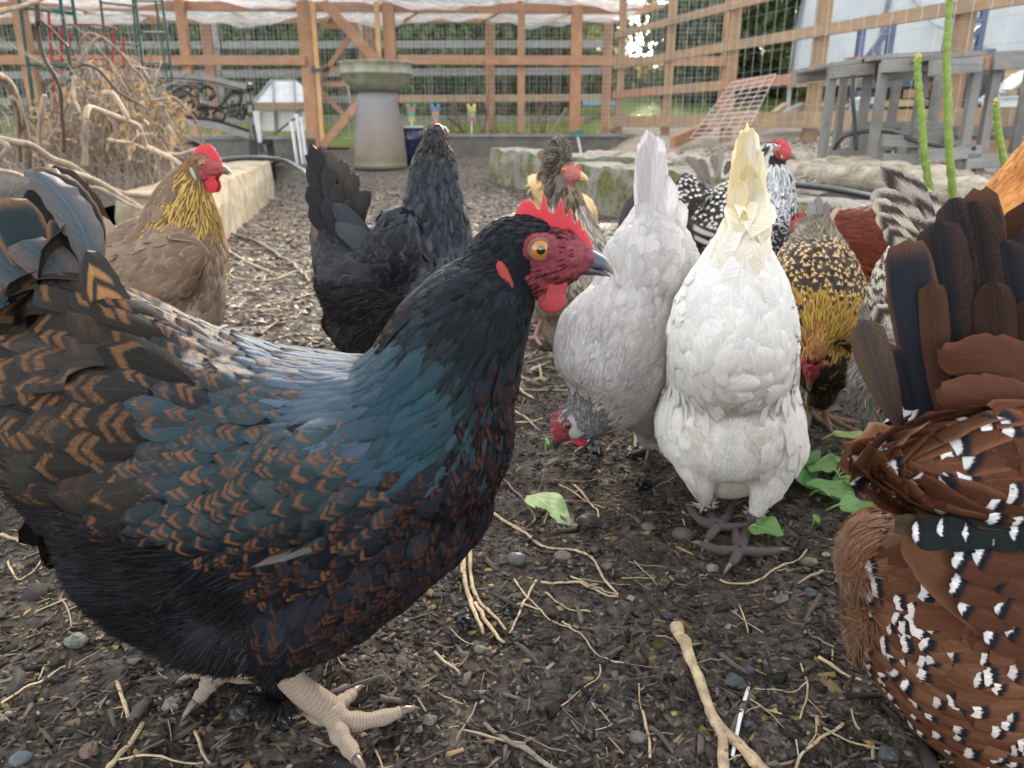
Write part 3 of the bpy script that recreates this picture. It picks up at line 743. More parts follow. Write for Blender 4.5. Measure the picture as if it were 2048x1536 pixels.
# ================================================================ HENS
PINK = (0.60, 0.48, 0.36); PINK2 = (0.27, 0.20, 0.17)
LEGM = leg_mat(PINK, PINK2); LEGG = leg_mat((0.085, 0.078, 0.08), (0.19, 0.12, 0.115), 'grey_leg'); LEGY = leg_mat((0.30, 0.17, 0.09), (0.16, 0.08, 0.05), 'tan_leg')
CLAW = simple('claw_horn', (0.22, 0.16, 0.12), (0.10, 0.07, 0.06), 0.35, 200, 0.1)
def gp(px, py, dz=0.0):
    return atz(px, py, dz)
def hen_black_copper():
    Y = .50
    b = lambda px, py, w, m=None, c=(.035, .05, .06), acc=(.25, .12, .06), mat='plain', Yy=.53, gl='s', **k: dict(a=(px[0], px[1], Yy), b=(py[0], py[1], Yy + .01), m=(m[0], m[1], Yy) if m else None, w=w, c=c, acc=acc, mat=mat, gl=gl, **k)
    slate = (.038, .056, .068); deep = (.012, .026, .032); cop = (.32, .15, .06)
    spec = dict(label='large black hen with copper laced feathers and teal neck striding in front', anchor=(560, 1100, .52), voxel=.0045, smooth=12, cand=110000, zj=20, bodycol=(.012, .014, .018),
        chains=[
            [(1035, 530, Y, 52, .017), (1000, 568, Y, 88, .031), (935, 650, Y, 125, .046), (885, 760, .505, 150, .060), (850, 870, .51, 178, .074)],
            [(850, 870, .51, 178, .074), (700, 930, .52, 236, .088), (520, 950, .525, 262, .094), (330, 885, .53, 250, .088), (160, 825, .535, 196, .07), (30, 790, .54, 128, .05)],
            [(840, 990, .51, 150, .06), (700, 1090, .515, 165, .065), (600, 1180, .515, 150, .055)],
            [(330, 760, .53, 140, .05), (220, 670, .535, 100, .035), (140, 610, .54, 60, .022)],
            [(160, 1010, .535, 62, .04), (275, 1105, .53, 122, .055), (430, 1170, .525, 145, .06), (560, 1190, .52, 150, .055)],
            [(620, 1120, .48, 130, .035), (575, 1240, .48, 95, .032), (552, 1330, .485, 42, .018), (560, 1385, .49, 22, .010)],
            [(520, 1150, .57, 120, .035), (470, 1260, .57, 80, .03), (440, 1330, .57, 30, .014)],
            [(770, 870, .478, 70, .010), (640, 945, .442, 112, .015), (480, 1010, .443, 95, .016), (330, 1040, .450, 55, .014), (220, 1035, .46, 22, .008)],
            [(770, 860, .575, 75, .014), (640, 940, .59, 118, .018), (480, 1010, .59, 95, .018), (330, 1040, .585, 55, .014)],
            [(440, 770, .482, 50, .008), (320, 830, .459, 115, .012), (190, 880, .460, 125, .014), (60, 860, .468, 110, .012)],
        ],
        flow=[((1130, 470, Y), (1000, 520, Y)), ((1000, 520, Y), (900, 680, Y)), ((1060, 600, Y), (990, 800, Y)), ((900, 680, Y), (760, 800, Y)), ((980, 820, Y), (900, 1000, Y)),
              ((780, 720, Y), (520, 720, .52)), ((520, 720, .52), (200, 560, .53)), ((760, 860, .45), (260, 1030, .46)), ((520, 850, .45), (60, 850, .46)), ((480, 760, .46), (60, 700, .5)),
              ((940, 960, Y), (760, 1130, Y)), ((800, 1060, .5), (560, 1240, .5)), ((640, 1150, .48), (560, 1380, .49)), ((480, 1120, .5), (120, 1100, .53)), ((400, 1200, .52), (200, 1200, .53))],
        zones=[
            dict(name='breast_feathers', W=.0088, L=.030, mat='penciled', c=((.008, .009, .013), (.018, .021, .028)), a=(.065, .030, .018), lift=.12, curl=.06, sp=1.08, jit=.08),
            dict(name='belly_fluff', poly=[(20, 940), (180, 1045), (330, 1100), (470, 1120), (500, 1200), (500, 1300), (640, 1300), (600, 1420), (300, 1380), (60, 1240), (-40, 1000)], shape='strand', W=.0010, L=.030, n=30000, lift=.62, curl=.10, c=((.008, .008, .010), (.034, .032, .037)), cv=.3, cn=30, clump=.9, jit=.20, nj=.3, sink=.004),
            dict(name='thigh_fluff', poly=[(490, 1250), (650, 1220), (660, 1440), (440, 1440)], shape='strand', W=.0010, L=.026, n=9000, lift=.2, curl=.05, c=((.007, .008, .010), (.034, .031, .034)), cv=.3, clump=.8, jit=.12, sink=.003),
            dict(name='saddle_feathers', poly=[(-80, 620), (130, 540), (340, 630), (520, 690), (760, 690), (620, 780), (470, 780), (330, 950), (170, 1040), (20, 990), (-80, 900)], W=.0098, L=.032, sp=1.12, mat='penciled', c=((.015, .016, .017), (.036, .042, .047)), a=(.15, .072, .034), lift=.10, curl=.05, jit=.06, gl='s'),
            dict(name='saddle_feathers', poly=[(-80, 620), (130, 540), (330, 640), (360, 760), (280, 900), (230, 1020), (20, 990), (-80, 900)], nzmin=-.3, W=.0160, L=.050, sp=1.08, mat='penciled', c=((.016, .015, .013), (.034, .031, .027)), a=(.16, .080, .036), lift=.10, curl=.06, jit=.05, cols=5),
            dict(name='back_feathers', poly=[(420, 640), (560, 660), (780, 680), (720, 790), (560, 800), (470, 760)], W=.0068, L=.024, sp=1.1, mat='penciled', c=((.018, .021, .026), (.038, .042, .052)), a=(.15, .085, .05), lift=.09, curl=.05, jit=.05, gl='s'),
            dict(name='wing_feathers', poly=[(330, 950), (470, 780), (640, 770), (780, 790), (820, 880), (790, 1000), (700, 1090), (520, 1150), (300, 1115), (160, 1050)], W=.0088, L=.028, sp=1.12, mat='penciled', c=((.007, .011, .013), (.026, .046, .054)), a=(.135, .058, .028), lift=.11, curl=.06, jit=.06, gl='s', colf=lambda px, py: 1.2 - (py - 800) / 260, cols=5),
            dict(name='hackle_feathers', poly=[(600, 700), (780, 600), (880, 480), (1030, 400), (1160, 500), (1050, 640), (1020, 760), (1000, 940), (860, 940), (800, 960), (720, 880), (640, 820)], shape='hackle', W=.0042, L=.024, mat='plain', c=((.006, .010, .013), (.022, .046, .055)), a=(.003, .006, .008), lift=.09, curl=.05, jit=.06, gl='s', sp=.8, cv=.35, colf=lambda px, py: (py - 560) / 260 - np.abs(px - 840) / 330),  # dark to teal gradient paints the iridescent neck sheen into the colour
            dict(name='hackle_feathers', poly=[(590, 690), (760, 650), (800, 690), (880, 740), (880, 860), (840, 920), (770, 880), (700, 820), (640, 800)], shape='hackle', W=.0068, L=.036, mat='plain', c=((.016, .046, .062), (.062, .088, .125)), a=(.01, .02, .028), lift=.09, curl=.05, jit=.06, gl='s', sp=.7, colf=lambda px, py: (830 - px) / 180, cols=5),  # teal and lilac sheen put straight into the base colours
            dict(name='head_feathers', poly=[(840, 520), (900, 420), (1100, 360), (1230, 480), (1150, 700), (1040, 640), (1000, 560), (930, 560)], shape='hackle', W=.0015, L=.0095, c=((.004, .005, .007), (.018, .022, .028)), a=(.003, .003, .004), lift=.22, curl=.08, jit=.12, gl='s', sp=.8),
            dict(name='chest_feathers', poly=[(1010, 760), (1080, 760), (1080, 960), (960, 1060), (760, 1300), (640, 1300), (760, 1180), (880, 1000), (960, 900)], W=.0062, L=.030, mat='penciled', c=((.005, .006, .009), (.011, .011, .015)), a=(.08, .028, .016), lift=.08, curl=.05),
        ],
        big=[
            b((205, 500), (82, 332), 30, (190, 400), (.010, .009, .008), Yy=.56),
            b((60, 640), (-30, 400), 50, (20, 480), slate, Yy=.56),
            b((110, 640), (20, 395), 46, (60, 480), deep, Yy=.555),
            b((170, 600), (150, 430), 48, None, deep, Yy=.555),
            b((180, 560), (72, 342), 44, (190, 430), (.065, .082, .098), (.26, .17, .11), 'mottled', Yy=.548),
            b((110, 640), (-60, 470), 42, (20, 500), slate, (.24, .18, .14), 'mottled', Yy=.548),
            b((60, 760), (-70, 560), 70, (-20, 640), deep, Yy=.545),
            b((140, 680), (-20, 600), 50, (40, 640), deep, Yy=.54),
            b((170, 630), (46, 480), 46, (110, 510), slate, cop, 'mottled', Yy=.538),
            b((200, 620), (30, 590), 26, None, (.05, .045, .06), cop, 'mottled', Yy=.53),
            b((290, 690), (175, 500), 42, (185, 600), (.022, .02, .018), (.34, .17, .06), 'penciled', Yy=.515, shape='round'),
            b((250, 700), (120, 610), 40, None, (.022, .02, .018), (.34, .17, .06), 'penciled', Yy=.505, shape='round'),
            b((560, 1080), (190, 1052), 24, (330, 1100), (.13, .095, .08), (.14, .09, .07), 'mottled', Yy=.435, name='wing_feather', shape='square'),
            b((620, 1090), (330, 1112), 24, (440, 1130), (.06, .07, .075), (.30, .18, .1), 'mottled', Yy=.432, name='wing_feather', shape='square'),
        ],
        head=dict(p=(1055, 503, Y), fwd=(1, -.10, 0), s=1.22, face=(.34, .035, .055), face2=(.07, .016, .022), red=(.62, .045, .06), wcol=(.52, .06, .075), lobecol=(.45, .05, .05), lobey=.0192, bristle=(.010, .009, .011), beak=(.05, .06, .085), beaktip=(.30, .23, .13), iris=(.48, .18, .015), lid=(.26, .12, .09), comb=.96, wattle=.60,
                  combpts=[(.036, -.003), (.034, .004), (.0305, .0115), (.0285, .0125), (.0272, .018), (.0245, .0155), (.0225, .0235), (.0198, .019), (.0175, .0285), (.014, .021), (.0105, .0235), (.0085, .0305), (.0060, .0225), (.002, .0270), (-.003, .0265), (-.007, .019)]),
    )
    root = hen(spec)
    # near foot
    k = gp(560, 1345, .062); f = gp(672, 1432, .014)
    hock = at(545, 1300, .475); foot = at(664, 1424, .492)
    shank = smooth_pts([hock, at(590, 1368, .482), foot]); rr = smooth_r([.0125, .0105, .0115])
    T = lambda pts, r0=.0092, r1=.0048: toe([gp(x, y, z) for x, y, z in pts], r0, r1)
    toes = [T([(664, 1424, .016), (700, 1443, .010), (755, 1438, .007), (800, 1424, .006)]),
            T([(664, 1424, .016), (676, 1462, .010), (695, 1490, .007), (712, 1516, .006)], .009, .0052),
            T([(668, 1414, .016), (690, 1400, .010), (706, 1386, .008)], .007, .0045),
            T([(660, 1430, .014), (640, 1440, .008), (618, 1432, .007)], .006, .003)]
    leg(root, shank, rr, toes, LEGM, CLAW)
    shank = smooth_pts([at(445, 1290, .555), at(436, 1345, .56), gp(425, 1352, .016)])
    toes = [T([(425, 1352, .016), (412, 1378, .010), (392, 1402, .005)], .0085, .0045), T([(430, 1350, .016), (470, 1350, .01), (520, 1360, .007), (530, 1392, .006)], .008, .004),
            T([(425, 1350, .014), (405, 1345, .009), (385, 1350, .007)], .006, .004)]
    leg(root, shank, smooth_r([.011, .010, .010]), toes, LEGM, CLAW)
hen_black_copper()

def hen_white():
    w = (.86, .84, .78); cr = (.80, .64, .36)
    c1, c2 = (.86, .83, .77), (.92, .90, .86)
    b = lambda a, e, hw, m=None, c=(.84, .76, .56), Y=.80, Y2=.775, **k: dict(a=(a[0], a[1], Y), b=(e[0], e[1], Y2), m=(m[0], m[1], Y) if m else None, w=hw, c=c, gl='w', mat='plain', acc=(.72, .58, .34), **k)
    spec = dict(label='white hen seen from behind with tall cream tail and grey feet', anchor=(1455, 1080, .80), voxel=.005, bodycol=(.80, .78, .72), smooth=4, cand=60000,
        chains=[
            [(1490, 440, .795, 30, .018), (1484, 475, .797, 46, .026), (1479, 510, .80, 62, .035), (1472, 570, .81, 96, .060), (1465, 640, .825, 121, .085), (1463, 700, .84, 124, .085), (1463, 738, .855, 120, .07)],
            [(1460, 785, .885, 128, .08), (1458, 836, .875, 146, .095), (1456, 874, .87, 138, .09), (1456, 908, .875, 96, .05)],
            [(1470, 620, .93, 110, .07), (1460, 760, .98, 130, .10), (1450, 860, 1.02, 100, .08)],
            [(1450, 800, 1.05, 60, .05), (1440, 860, 1.12, 40, .03), (1432, 900, 1.16, 30, .02)],
            [(1392, 890, .845, 58, .045), (1400, 955, .835, 32, .026), (1411, 1000, .835, 13, .010)],
            [(1548, 890, .835, 68, .045), (1534, 965, .82, 38, .028), (1512, 1022, .81, 14, .010)],
            [(1378, 640, .88, 18, .025), (1364, 690, .88, 24, .035), (1362, 750, .885, 26, .035), (1380, 790, .89, 16, .03)],
        ],
        flow=[((1450, 740, .78), (1455, 540, .80)), ((1400, 720, .8), (1430, 560, .8)), ((1530, 720, .8), (1500, 560, .8)), ((1340, 560, .85), (1335, 720, .86)), ((1600, 580, .85), (1612, 780, .86)),
              ((1450, 800, .76), (1450, 980, .77)), ((1330, 800, .8), (1340, 960, .8)), ((1600, 800, .8), (1580, 960, .8)), ((1395, 930, .8), (1410, 1030, .8)), ((1540, 950, .8), (1510, 1050, .8)), ((1470, 620, 1.0), (1470, 540, .9))],
        zones=[
            dict(name='cushion_feathers', W=.0165, L=.042, colf=lambda px, py: (np.hypot((px - 1485) * 1.2, py - 450) - 30) / 150, c=((.84, .74, .52), c2), a=(.87, .85, .80), cv=.025, lift=.07, curl=.09, sp=.72, gl='w', camber=.30, jit=.12, clump=.3, nj=.05, cols=5, dir=(0,-.3,1), dirw=1.0),
            dict(name='tail_root', skip=True, poly=[(1380, 360), (1600, 360), (1600, 482), (1380, 482)]),
            dict(name='belly_fluff', poly=[(1280, 775), (1380, 765), (1465, 775), (1540, 765), (1640, 780), (1640, 1100), (1280, 1100)], shape='strand', W=.0015, L=.020, n=32000, c=((.78, .72, .62), (.88, .87, .84)), lift=.22, curl=.08, cn=22, clump=.9, jit=.22, nj=.2, gl='w', sink=.003, cv=.05),
            dict(name='thigh_fluff', poly=[(1330, 950), (1640, 950), (1640, 1100), (1330, 1100)], shape='strand', W=.0015, L=.015, n=9000, c=((.78, .72, .62), (.88, .87, .84)), lift=.25, curl=.08, cn=22, clump=.6, jit=.18, nj=.15, gl='w', sink=.002, cv=.05),
            dict(name='wing_feathers', dir=(-.1, -.5, -1), dirw=3, poly=[(1300, 610), (1372, 620), (1392, 680), (1400, 790), (1330, 800), (1300, 700)], W=.0150, L=.046, c=(c1, c2), a=(.84, .81, .75), cv=.025, lift=.03, curl=.07, gl='w', jit=.05, nj=.03, sp=.8, cols=5, camber=.2),
            dict(name='wing_feathers', dir=(.1, -.5, -1), dirw=3, poly=[(1572, 620), (1650, 610), (1640, 880), (1590, 870), (1562, 740)], W=.0150, L=.046, c=(c1, c2), a=(.84, .81, .75), cv=.025, lift=.03, curl=.07, gl='w', jit=.05, nj=.03, sp=.8, cols=5, camber=.2),
            dict(name='side_feathers', dir=(0, -.3, -1), dirw=3, poly=[(1280, 800), (1345, 790), (1350, 960), (1290, 960)], W=.0135, L=.036, c=(c1, c2), a=(.84, .81, .75), cv=.025, lift=.04, curl=.08, gl='w', jit=.08, nj=.04, cols=5, camber=.2),
            dict(name='side_feathers', dir=(0, -.3, -1), dirw=3, poly=[(1570, 800), (1640, 800), (1640, 960), (1560, 970)], W=.0135, L=.036, c=(c1, c2), a=(.84, .81, .75), cv=.025, lift=.04, curl=.08, gl='w', jit=.08, nj=.04, cols=5, camber=.2),
        ],
        big=[b((1462 + 52 * f, 610), (1478 + 42 * f + random.uniform(-3, 3), t_), random.uniform(18, 25), (1444 + 84 * f + random.uniform(-4, 4), 400), cc, Y=.81 + random.uniform(-.012, .012), Y2=.785 + random.uniform(-.008, .008))
             for f, t_, cc in ((.2, 300, (.74, .62, .36)), (.9, 300, (.86, .78, .56)), (.5, 244, (.84, .75, .52)), (.35, 262, (.80, .68, .42)), (.6, 255, (.86, .80, .64)), (.75, 285, (.84, .74, .50)), (.05, 360, (.82, .72, .48)), (1.0, 370, (.88, .83, .70)), (.45, 330, (.76, .62, .34)), (.65, 350, (.86, .80, .62)), (.15, 420, (.84, .76, .56)), (.85, 430, (.86, .80, .64)))]
            + [b((1446 + 95 * f, 660), (1432 + 105 * f, t_), 22, None, cc, Y=.815, Y2=.775, shape='round') for f, t_, cc in ((.5, 540, (.90,.87,.78)), (.15, 560, (.88, .84, .74)), (.9, 570, (.9, .88, .8)))]
            + [b((1500, 700), (1486, 420), 9, (1496, 560), (.82, .70, .40), Y=.80, Y2=.770), b((1515, 710), (1512, 470), 8, (1520, 590), (.76, .62, .34), Y=.80, Y2=.768)],
        head=dict(p=(1425, 930, 1.19), fwd=(-.2, .6, -.75), s=.95),
    )
    root = hen(spec)
    for pts, toes in (([(1412, 1008, .835), (1420, 1030, .835), (1432, 1052, .013)], [[(1432, 1052), (1400, 1040), (1378, 1014)], [(1432, 1052), (1454, 1034), (1460, 1014)], [(1432, 1052), (1460, 1054), (1484, 1050)], [(1432, 1054), (1420, 1072), (1414, 1082)]]),
                      ([(1508, 1030, .81), (1492, 1062, .80), (1478, 1100, .013)], [[(1478, 1100), (1440, 1100), (1402, 1088)], [(1478, 1100), (1520, 1104), (1558, 1100)], [(1478, 1098), (1472, 1076), (1470, 1060)], [(1478, 1102), (1470, 1118), (1462, 1128)]])):
        f = gp(pts[2][0], pts[2][1], .013); sh = smooth_pts([at(*pts[0]), at(*pts[1]), f])
        ts = []
        for t in toes:
            q = [gp(x, y, z) for (x, y), z in zip(t, (.013, .009, .006))]; ts.append(toe(q, .0062, .0038))
        leg(root, sh, smooth_r([.0078, .0068, .0075]), ts, LEGG, CLAW)
hen_white()

def hen_lavender():
    c1, c2 = (.47, .43, .41), (.62, .58, .555)
    b = lambda a, e, hw, m=None, c=(.58, .56, .60), Y=1.0, Y2=1.0, **k: dict(a=(a[0], a[1], Y), b=(e[0], e[1], Y2), m=(m[0], m[1], Y) if m else None, w=hw, c=c, gl='w', mat='plain', acc=(.46, .44, .47), **k)
    spec = dict(label='pale lavender grey hen with upright tail pecking at the ground head down', anchor=(1290, 900, .97), voxel=.005, bodycol=(.42, .40, .40), cand=70000,
        chains=[
            [(1150, 842, .93, 40, .018), (1175, 828, .93, 56, .032), (1205, 790, .935, 92, .055), (1222, 740, .94, 118, .075), (1238, 680, .96, 124, .085), (1270, 606, .985, 92, .065), (1298, 540, .99, 96, .066), (1303, 488, 1.01, 76, .05), (1306, 440, 1.03, 42, .03)],
            [(1270, 780, .98, 90, .07), (1300, 830, .99, 50, .04), (1300, 880, 1.0, 24, .012)],
        ],
        flow=[((1130, 860, .93), (1180, 800, .93)), ((1180, 800, .93), (1220, 690, .95)), ((1220, 690, .9), (1290, 560, .95)), ((1290, 560, .95), (1300, 430, 1.0)), ((1200, 860, .95), (1290, 800, .98))],
        zones=[
            dict(name='body_feathers', W=.0085, L=.026, c=(c1, c2), a=(.43, .40, .38), cv=.04, lift=.11, curl=.08, gl='w', jit=.14, clump=.5, camber=.4),
            dict(name='neck_feathers', poly=[(1080, 640), (1180, 660), (1260, 720), (1330, 760), (1330, 900), (1180, 920), (1060, 900)], shape='hackle', W=.0026, L=.016, c=((.40, .37, .36), (.60, .57, .55)), a=(.34, .32, .32), lift=.16, curl=.08, gl='w', jit=.18, clump=.8, cn=25),
            dict(name='head_feathers', poly=[(1080, 790), (1160, 780), (1230, 840), (1220, 910), (1080, 920)], shape='hackle', W=.0015, L=.010, c=((.10, .10, .105), (.22, .21, .21)), a=(.10, .1, .1), lift=.16, curl=.08, gl='n', jit=.15),
            dict(name='saddle_feathers', poly=[(1180, 400), (1420, 400), (1420, 600), (1340, 650), (1200, 600)], W=.0115, L=.034, c=((.48, .45, .44), (.62, .59, .575)), a=(.40, .37, .355), cv=.04, lift=.14, curl=.10, gl='w', jit=.14, clump=.5, camber=.5, cols=5),
        ],
        big=[b((1292 + 20 * f, 510), (1284 + 38 * f, t_), w_, (1272 + 52 * f, 390), (.50 + g_, .475 + g_, .48 + g_), Y=1.0 + random.uniform(-.01, .01)) for f, t_, w_, g_ in ((.3, 258, 18, .06), (.8, 272, 18, .08), (.05, 288, 16, .0), (1.0, 300, 15, .04), (.5, 264, 16, .03), (.2, 310, 14, -.03), (.65, 300, 14, .06), (.4, 350, 15, -.04), (.9, 350, 16, .02))]
            + [b((1318, 530), (1334, 350), 22, (1346, 430), (.56, .53, .53), Y=.985), b((1328, 540), (1360, 400), 20, (1352, 460), (.58, .55, .54), Y=.99), b((1288, 540), (1290, 400), 22, None, (.52, .49, .49), Y=.975), b((1310, 545), (1318, 420), 24, None, (.55, .52, .52), Y=.97), b((1270, 530), (1268, 440), 18, None, (.54, .51, .5), Y=.98, shape='round'), b((1345, 560), (1382, 470), 24, None, (.58, .55, .54), Y=.98, shape='round')],
        head=dict(p=(1141, 838, .93), fwd=(-.62, -.12, -.77), up=(-.7, -.1, .6), s=.98, face=(.14, .03, .035), face2=(.30, .03, .04), red=(.62, .04, .07), lobecol=(.55, .05, .07), beak=(.03, .03, .035), beaktip=(.05, .05, .05), iris=(.10, .05, .03), comb=.8, wattle=.85),
    )
    root = hen(spec)
    for hk, ft, hd in (((1300, 850, 1.0), (1302, 905), -1.9), ((1190, 850, 1.0), (1185, 890), -2.2)):
        auto_leg(root, at(*hk), gp(*ft), hd, .045, LEGG, CLAW)
hen_lavender()

def hen_brown():
    Y = 1.2
    c1, c2 = (.17, .115, .078), (.27, .19, .135)
    b = lambda a, e, hw, m=None, c=(.035, .028, .022), Yy=1.22, **k: dict(a=(a[0], a[1], Yy), b=(e[0], e[1], Yy + .02), m=(m[0], m[1], Yy) if m else None, w=hw, c=c, **k)
    spec = dict(label='soft brown hen with golden striped neck standing by the left block', anchor=(340, 640, Y), voxel=.006, bodycol=(.16, .12, .09), cand=50000,
        chains=[
            [(396, 340, Y, 24, .013), (383, 358, Y, 38, .022), (372, 400, Y, 58, .038), (366, 450, Y, 78, .052), (362, 500, Y, 90, .07)],
            [(362, 505, Y, 88, .07), (330, 535, 1.21, 108, .085), (270, 535, 1.22, 100, .08), (215, 505, 1.23, 62, .05), (175, 475, 1.23, 38, .03)],
            [(405, 510, Y, 44, .05), (408, 570, Y, 42, .05), (400, 625, 1.21, 46, .045)], [(330, 590, 1.22, 70, .06), (380, 625, 1.22, 55, .05)],
            [(390, 500, 1.13, 40, .012), (340, 535, 1.125, 62, .016), (270, 545, 1.13, 56, .014)],
        ],
        flow=[((420, 320, Y), (380, 360, Y)), ((370, 360, Y), (350, 490, Y)), ((430, 370, Y), (440, 520, Y)), ((400, 480, 1.15), (250, 540, 1.15)), ((300, 480, 1.2), (180, 450, 1.22)), ((420, 530, Y), (405, 660, Y)), ((380, 600, 1.2), (300, 640, 1.2))],
        zones=[
            dict(name='wing_feathers', W=.0105, L=.034, c=(c1, c2), a=(.36, .28, .20), lift=.09, curl=.05, jit=.06, mat='plain', cn=30),
            dict(name='breast_fluff', poly=[(440, 470), (420, 520), (428, 565), (360, 600), (280, 610), (280, 700), (470, 700), (480, 480)], shape='strand', W=.0018, L=.024, n=9000, c=((.34, .27, .20), (.50, .42, .33)), lift=.16, curl=.06, clump=.6, jit=.15, cn=30),
            dict(name='hackle_feathers', poly=[(360, 320), (300, 440), (300, 455), (375, 458), (425, 470), (445, 520), (462, 500), (460, 380), (440, 360), (400, 340)], shape='hackle', W=.0055, L=.026, mat='finestriped', c=((.44, .27, .07), (.56, .38, .12)), a=(.05, .036, .022), lift=.10, curl=.06, jit=.07, sp=.85),
            dict(name='hackle_feathers', poly=[(420, 375), (450, 370), (455, 500), (430, 430)], shape='hackle', W=.0038, L=.022, mat='striped', c=((.48, .19, .05), (.46, .24, .08)), a=(.10, .04, .02), lift=.10, curl=.06, jit=.07, sp=.75),
            dict(name='head_feathers', poly=[(360, 270), (480, 280), (450, 350), (445, 400), (410, 380), (370, 350), (350, 330)], shape='hackle', W=.0022, L=.011, c=((.16, .07, .035), (.30, .16, .06)), a=(.08, .04, .02), lift=.12, curl=.08, jit=.1),
        ],
        big=[b((215, 470), (88, 335), 22, (160, 370), (.012, .010, .009)), b((225, 490), (110, 330), 22, (190, 380), (.03, .022, .018)), b((230, 510), (150, 395), 20, None, (.20, .15, .11)), b((250, 530), (185, 430), 22, None, (.26, .2, .15), Yy=1.18), b((240, 505), (200, 440), 18, None, (.30, .23, .17), Yy=1.17),
             b((150, 520), (60, 380), 30, None, (.012, .01, .01))],
        head=dict(p=(407, 331, Y), fwd=(1, -.16, -.04), s=.96, face=(.42, .07, .07), face2=(.28, .05, .05), red=(.62, .03, .045), lobecol=(.60, .60, .40), beak=(.16, .10, .06), beaktip=(.26, .20, .13), iris=(.40, .14, .04), comb=1.0, combpts=[(.033, .002), (.030, .009), (.026, .017), (.020, .025), (.014, .031), (.008, .033), (.004, .030), (-.001, .032), (-.005, .028), (-.010, .027), (-.016, .020), (-.021, .012)], wattle=1.0, lean=.15, bristle=(.25, .06, .05), nb=300),
    )
    root = hen(spec)
    for x in (330, 385): auto_leg(root, at(x, 650, Y), gp(x + 5, 712), .2, .05, LEGY, CLAW)
hen_brown()

def hen_black():
    Y = 1.15
    c1, c2 = (.010, .010, .013), (.032, .035, .042)
    b = lambda a, e, hw, m=None, c=(.015, .014, .016), Yy=1.15, **k: dict(a=(a[0], a[1], Yy), b=(e[0], e[1], Yy + .01), m=(m[0], m[1], Yy) if m else None, w=hw, c=c, gl='s', **k)
    spec = dict(label='glossy black hen with fanned tail looking away toward the bird bath', anchor=(760, 600, Y), voxel=.006, bodycol=(.010, .010, .012), cand=60000,
        chains=[
            [(872, 282, Y, 26, .015), (870, 310, Y, 40, .030), (868, 370, Y, 50, .040), (868, 430, Y, 64, .05), (866, 500, Y, 82, .065), (860, 560, Y, 90, .075)],
            [(870, 545, Y, 86, .075), (800, 560, 1.14, 112, .085), (730, 560, 1.13, 100, .08), (690, 520, 1.14, 66, .055), (665, 470, 1.15, 42, .03)],
            [(760, 610, 1.14, 100, .08), (740, 640, 1.14, 76, .07)], [(700, 600, 1.15, 48, .05), (680, 640, 1.15, 30, .03)],
            [(800, 450, 1.09, 36, .03), (790, 500, 1.07, 56, .035), (760, 540, 1.07, 50, .03)],
        ],
        flow=[((872, 260, 1.12), (868, 420, 1.1)), ((868, 420, 1.1), (900, 560, 1.1)), ((868, 420, 1.1), (830, 520, 1.1)), ((860, 480, 1.1), (740, 440, 1.1)), ((860, 560, 1.08), (700, 540, 1.1)), ((720, 530, 1.1), (640, 380, 1.15)), ((760, 600, 1.1), (700, 680, 1.1))],
        zones=[
            dict(name='wing_feathers', W=.0105, L=.030, c=(c1, c2), a=(.065, .068, .08), lift=.15, curl=.09, jit=.16, gl='s', camber=.4, cn=30),
            dict(name='belly_fluff', poly=[(630, 590), (720, 580), (860, 600), (900, 720), (640, 720)], shape='strand', W=.0018, L=.024, n=12000, c=((.012, .012, .014), (.045, .040, .040)), lift=.5, curl=.1, clump=.9, jit=.15, nj=.2, cv=.3),
            dict(name='back_feathers', poly=[(830, 440), (990, 440), (990, 640), (860, 640), (830, 560)], W=.0085, L=.026, c=((.028, .028, .034), (.085, .085, .11)), a=(.12, .12, .15), lift=.10, curl=.06, jit=.07, gl='s'),
            dict(name='hackle_feathers', poly=[(810, 300), (930, 300), (950, 470), (900, 500), (860, 470), (790, 460)], shape='hackle', W=.0050, L=.028, c=((.008, .009, .011), (.042, .055, .068)), a=(.005, .005, .007), lift=.10, curl=.06, jit=.08, gl='s', sp=.8),
            dict(name='head_feathers', poly=[(820, 220), (930, 220), (930, 330), (820, 330)], shape='hackle', W=.0022, L=.013, c=((.012, .012, .013), (.055, .055, .055)), a=(.02, .02, .02), lift=.22, curl=.08, jit=.2, gl='s'),
        ],
        big=[b((700 + 20 * i / 12, 540 - 30 * i / 12), pt, random.uniform(15, 20), ((pt[0] + 700) / 2 - 16, (pt[1] + 520) / 2 - 12), cc, Yy=1.16 - .004 * i)
             for i, (pt, cc) in enumerate((((640, 294), (.05, .04, .032)), ((662, 302), (.075, .06, .045)), ((684, 318), (.055, .045, .036)), ((706, 345), (.04, .034, .03)), ((728, 380), (.03, .027, .025)), ((622, 288), (.013, .012, .013)), ((616, 325), (.018, .016, .016)), ((650, 330), (.022, .02, .02)),
             ((616, 372), (.012, .011, .012)), ((670, 365), (.02, .02, .022)), ((618, 415), (.011, .011, .012)), ((624, 458), (.14, .095, .06)), ((630, 490), (.12, .085, .06)), ((640, 530), (.012, .012, .013)), ((645, 400), (.016, .016, .018)), ((692, 400), (.022, .022, .025))))]
            + [b((755, 520), (672, 445), 24, (700, 450), (.045, .052, .06), Yy=1.08, shape='round'), b((750, 500), (668, 405), 20, None, (.03, .034, .04), Yy=1.085, shape='round'), b((720, 570), (655, 500), 26, None, (.012, .012, .014), Yy=1.1, shape='round'), b((725, 610), (660, 560), 26, None, (.01, .01, .012), Yy=1.09, shape='round')],
        head=dict(p=(872, 272, Y), fwd=(.12, 1, .22), s=.95, face=(.3, .04, .04), beak=(.05, .05, .05), comb=.75),
    )
    root = hen(spec)
    for x in (740, 800): auto_leg(root, at(x, 660, Y), gp(x + 5, 735), 1.2, .05, LEGG, CLAW)
hen_black()

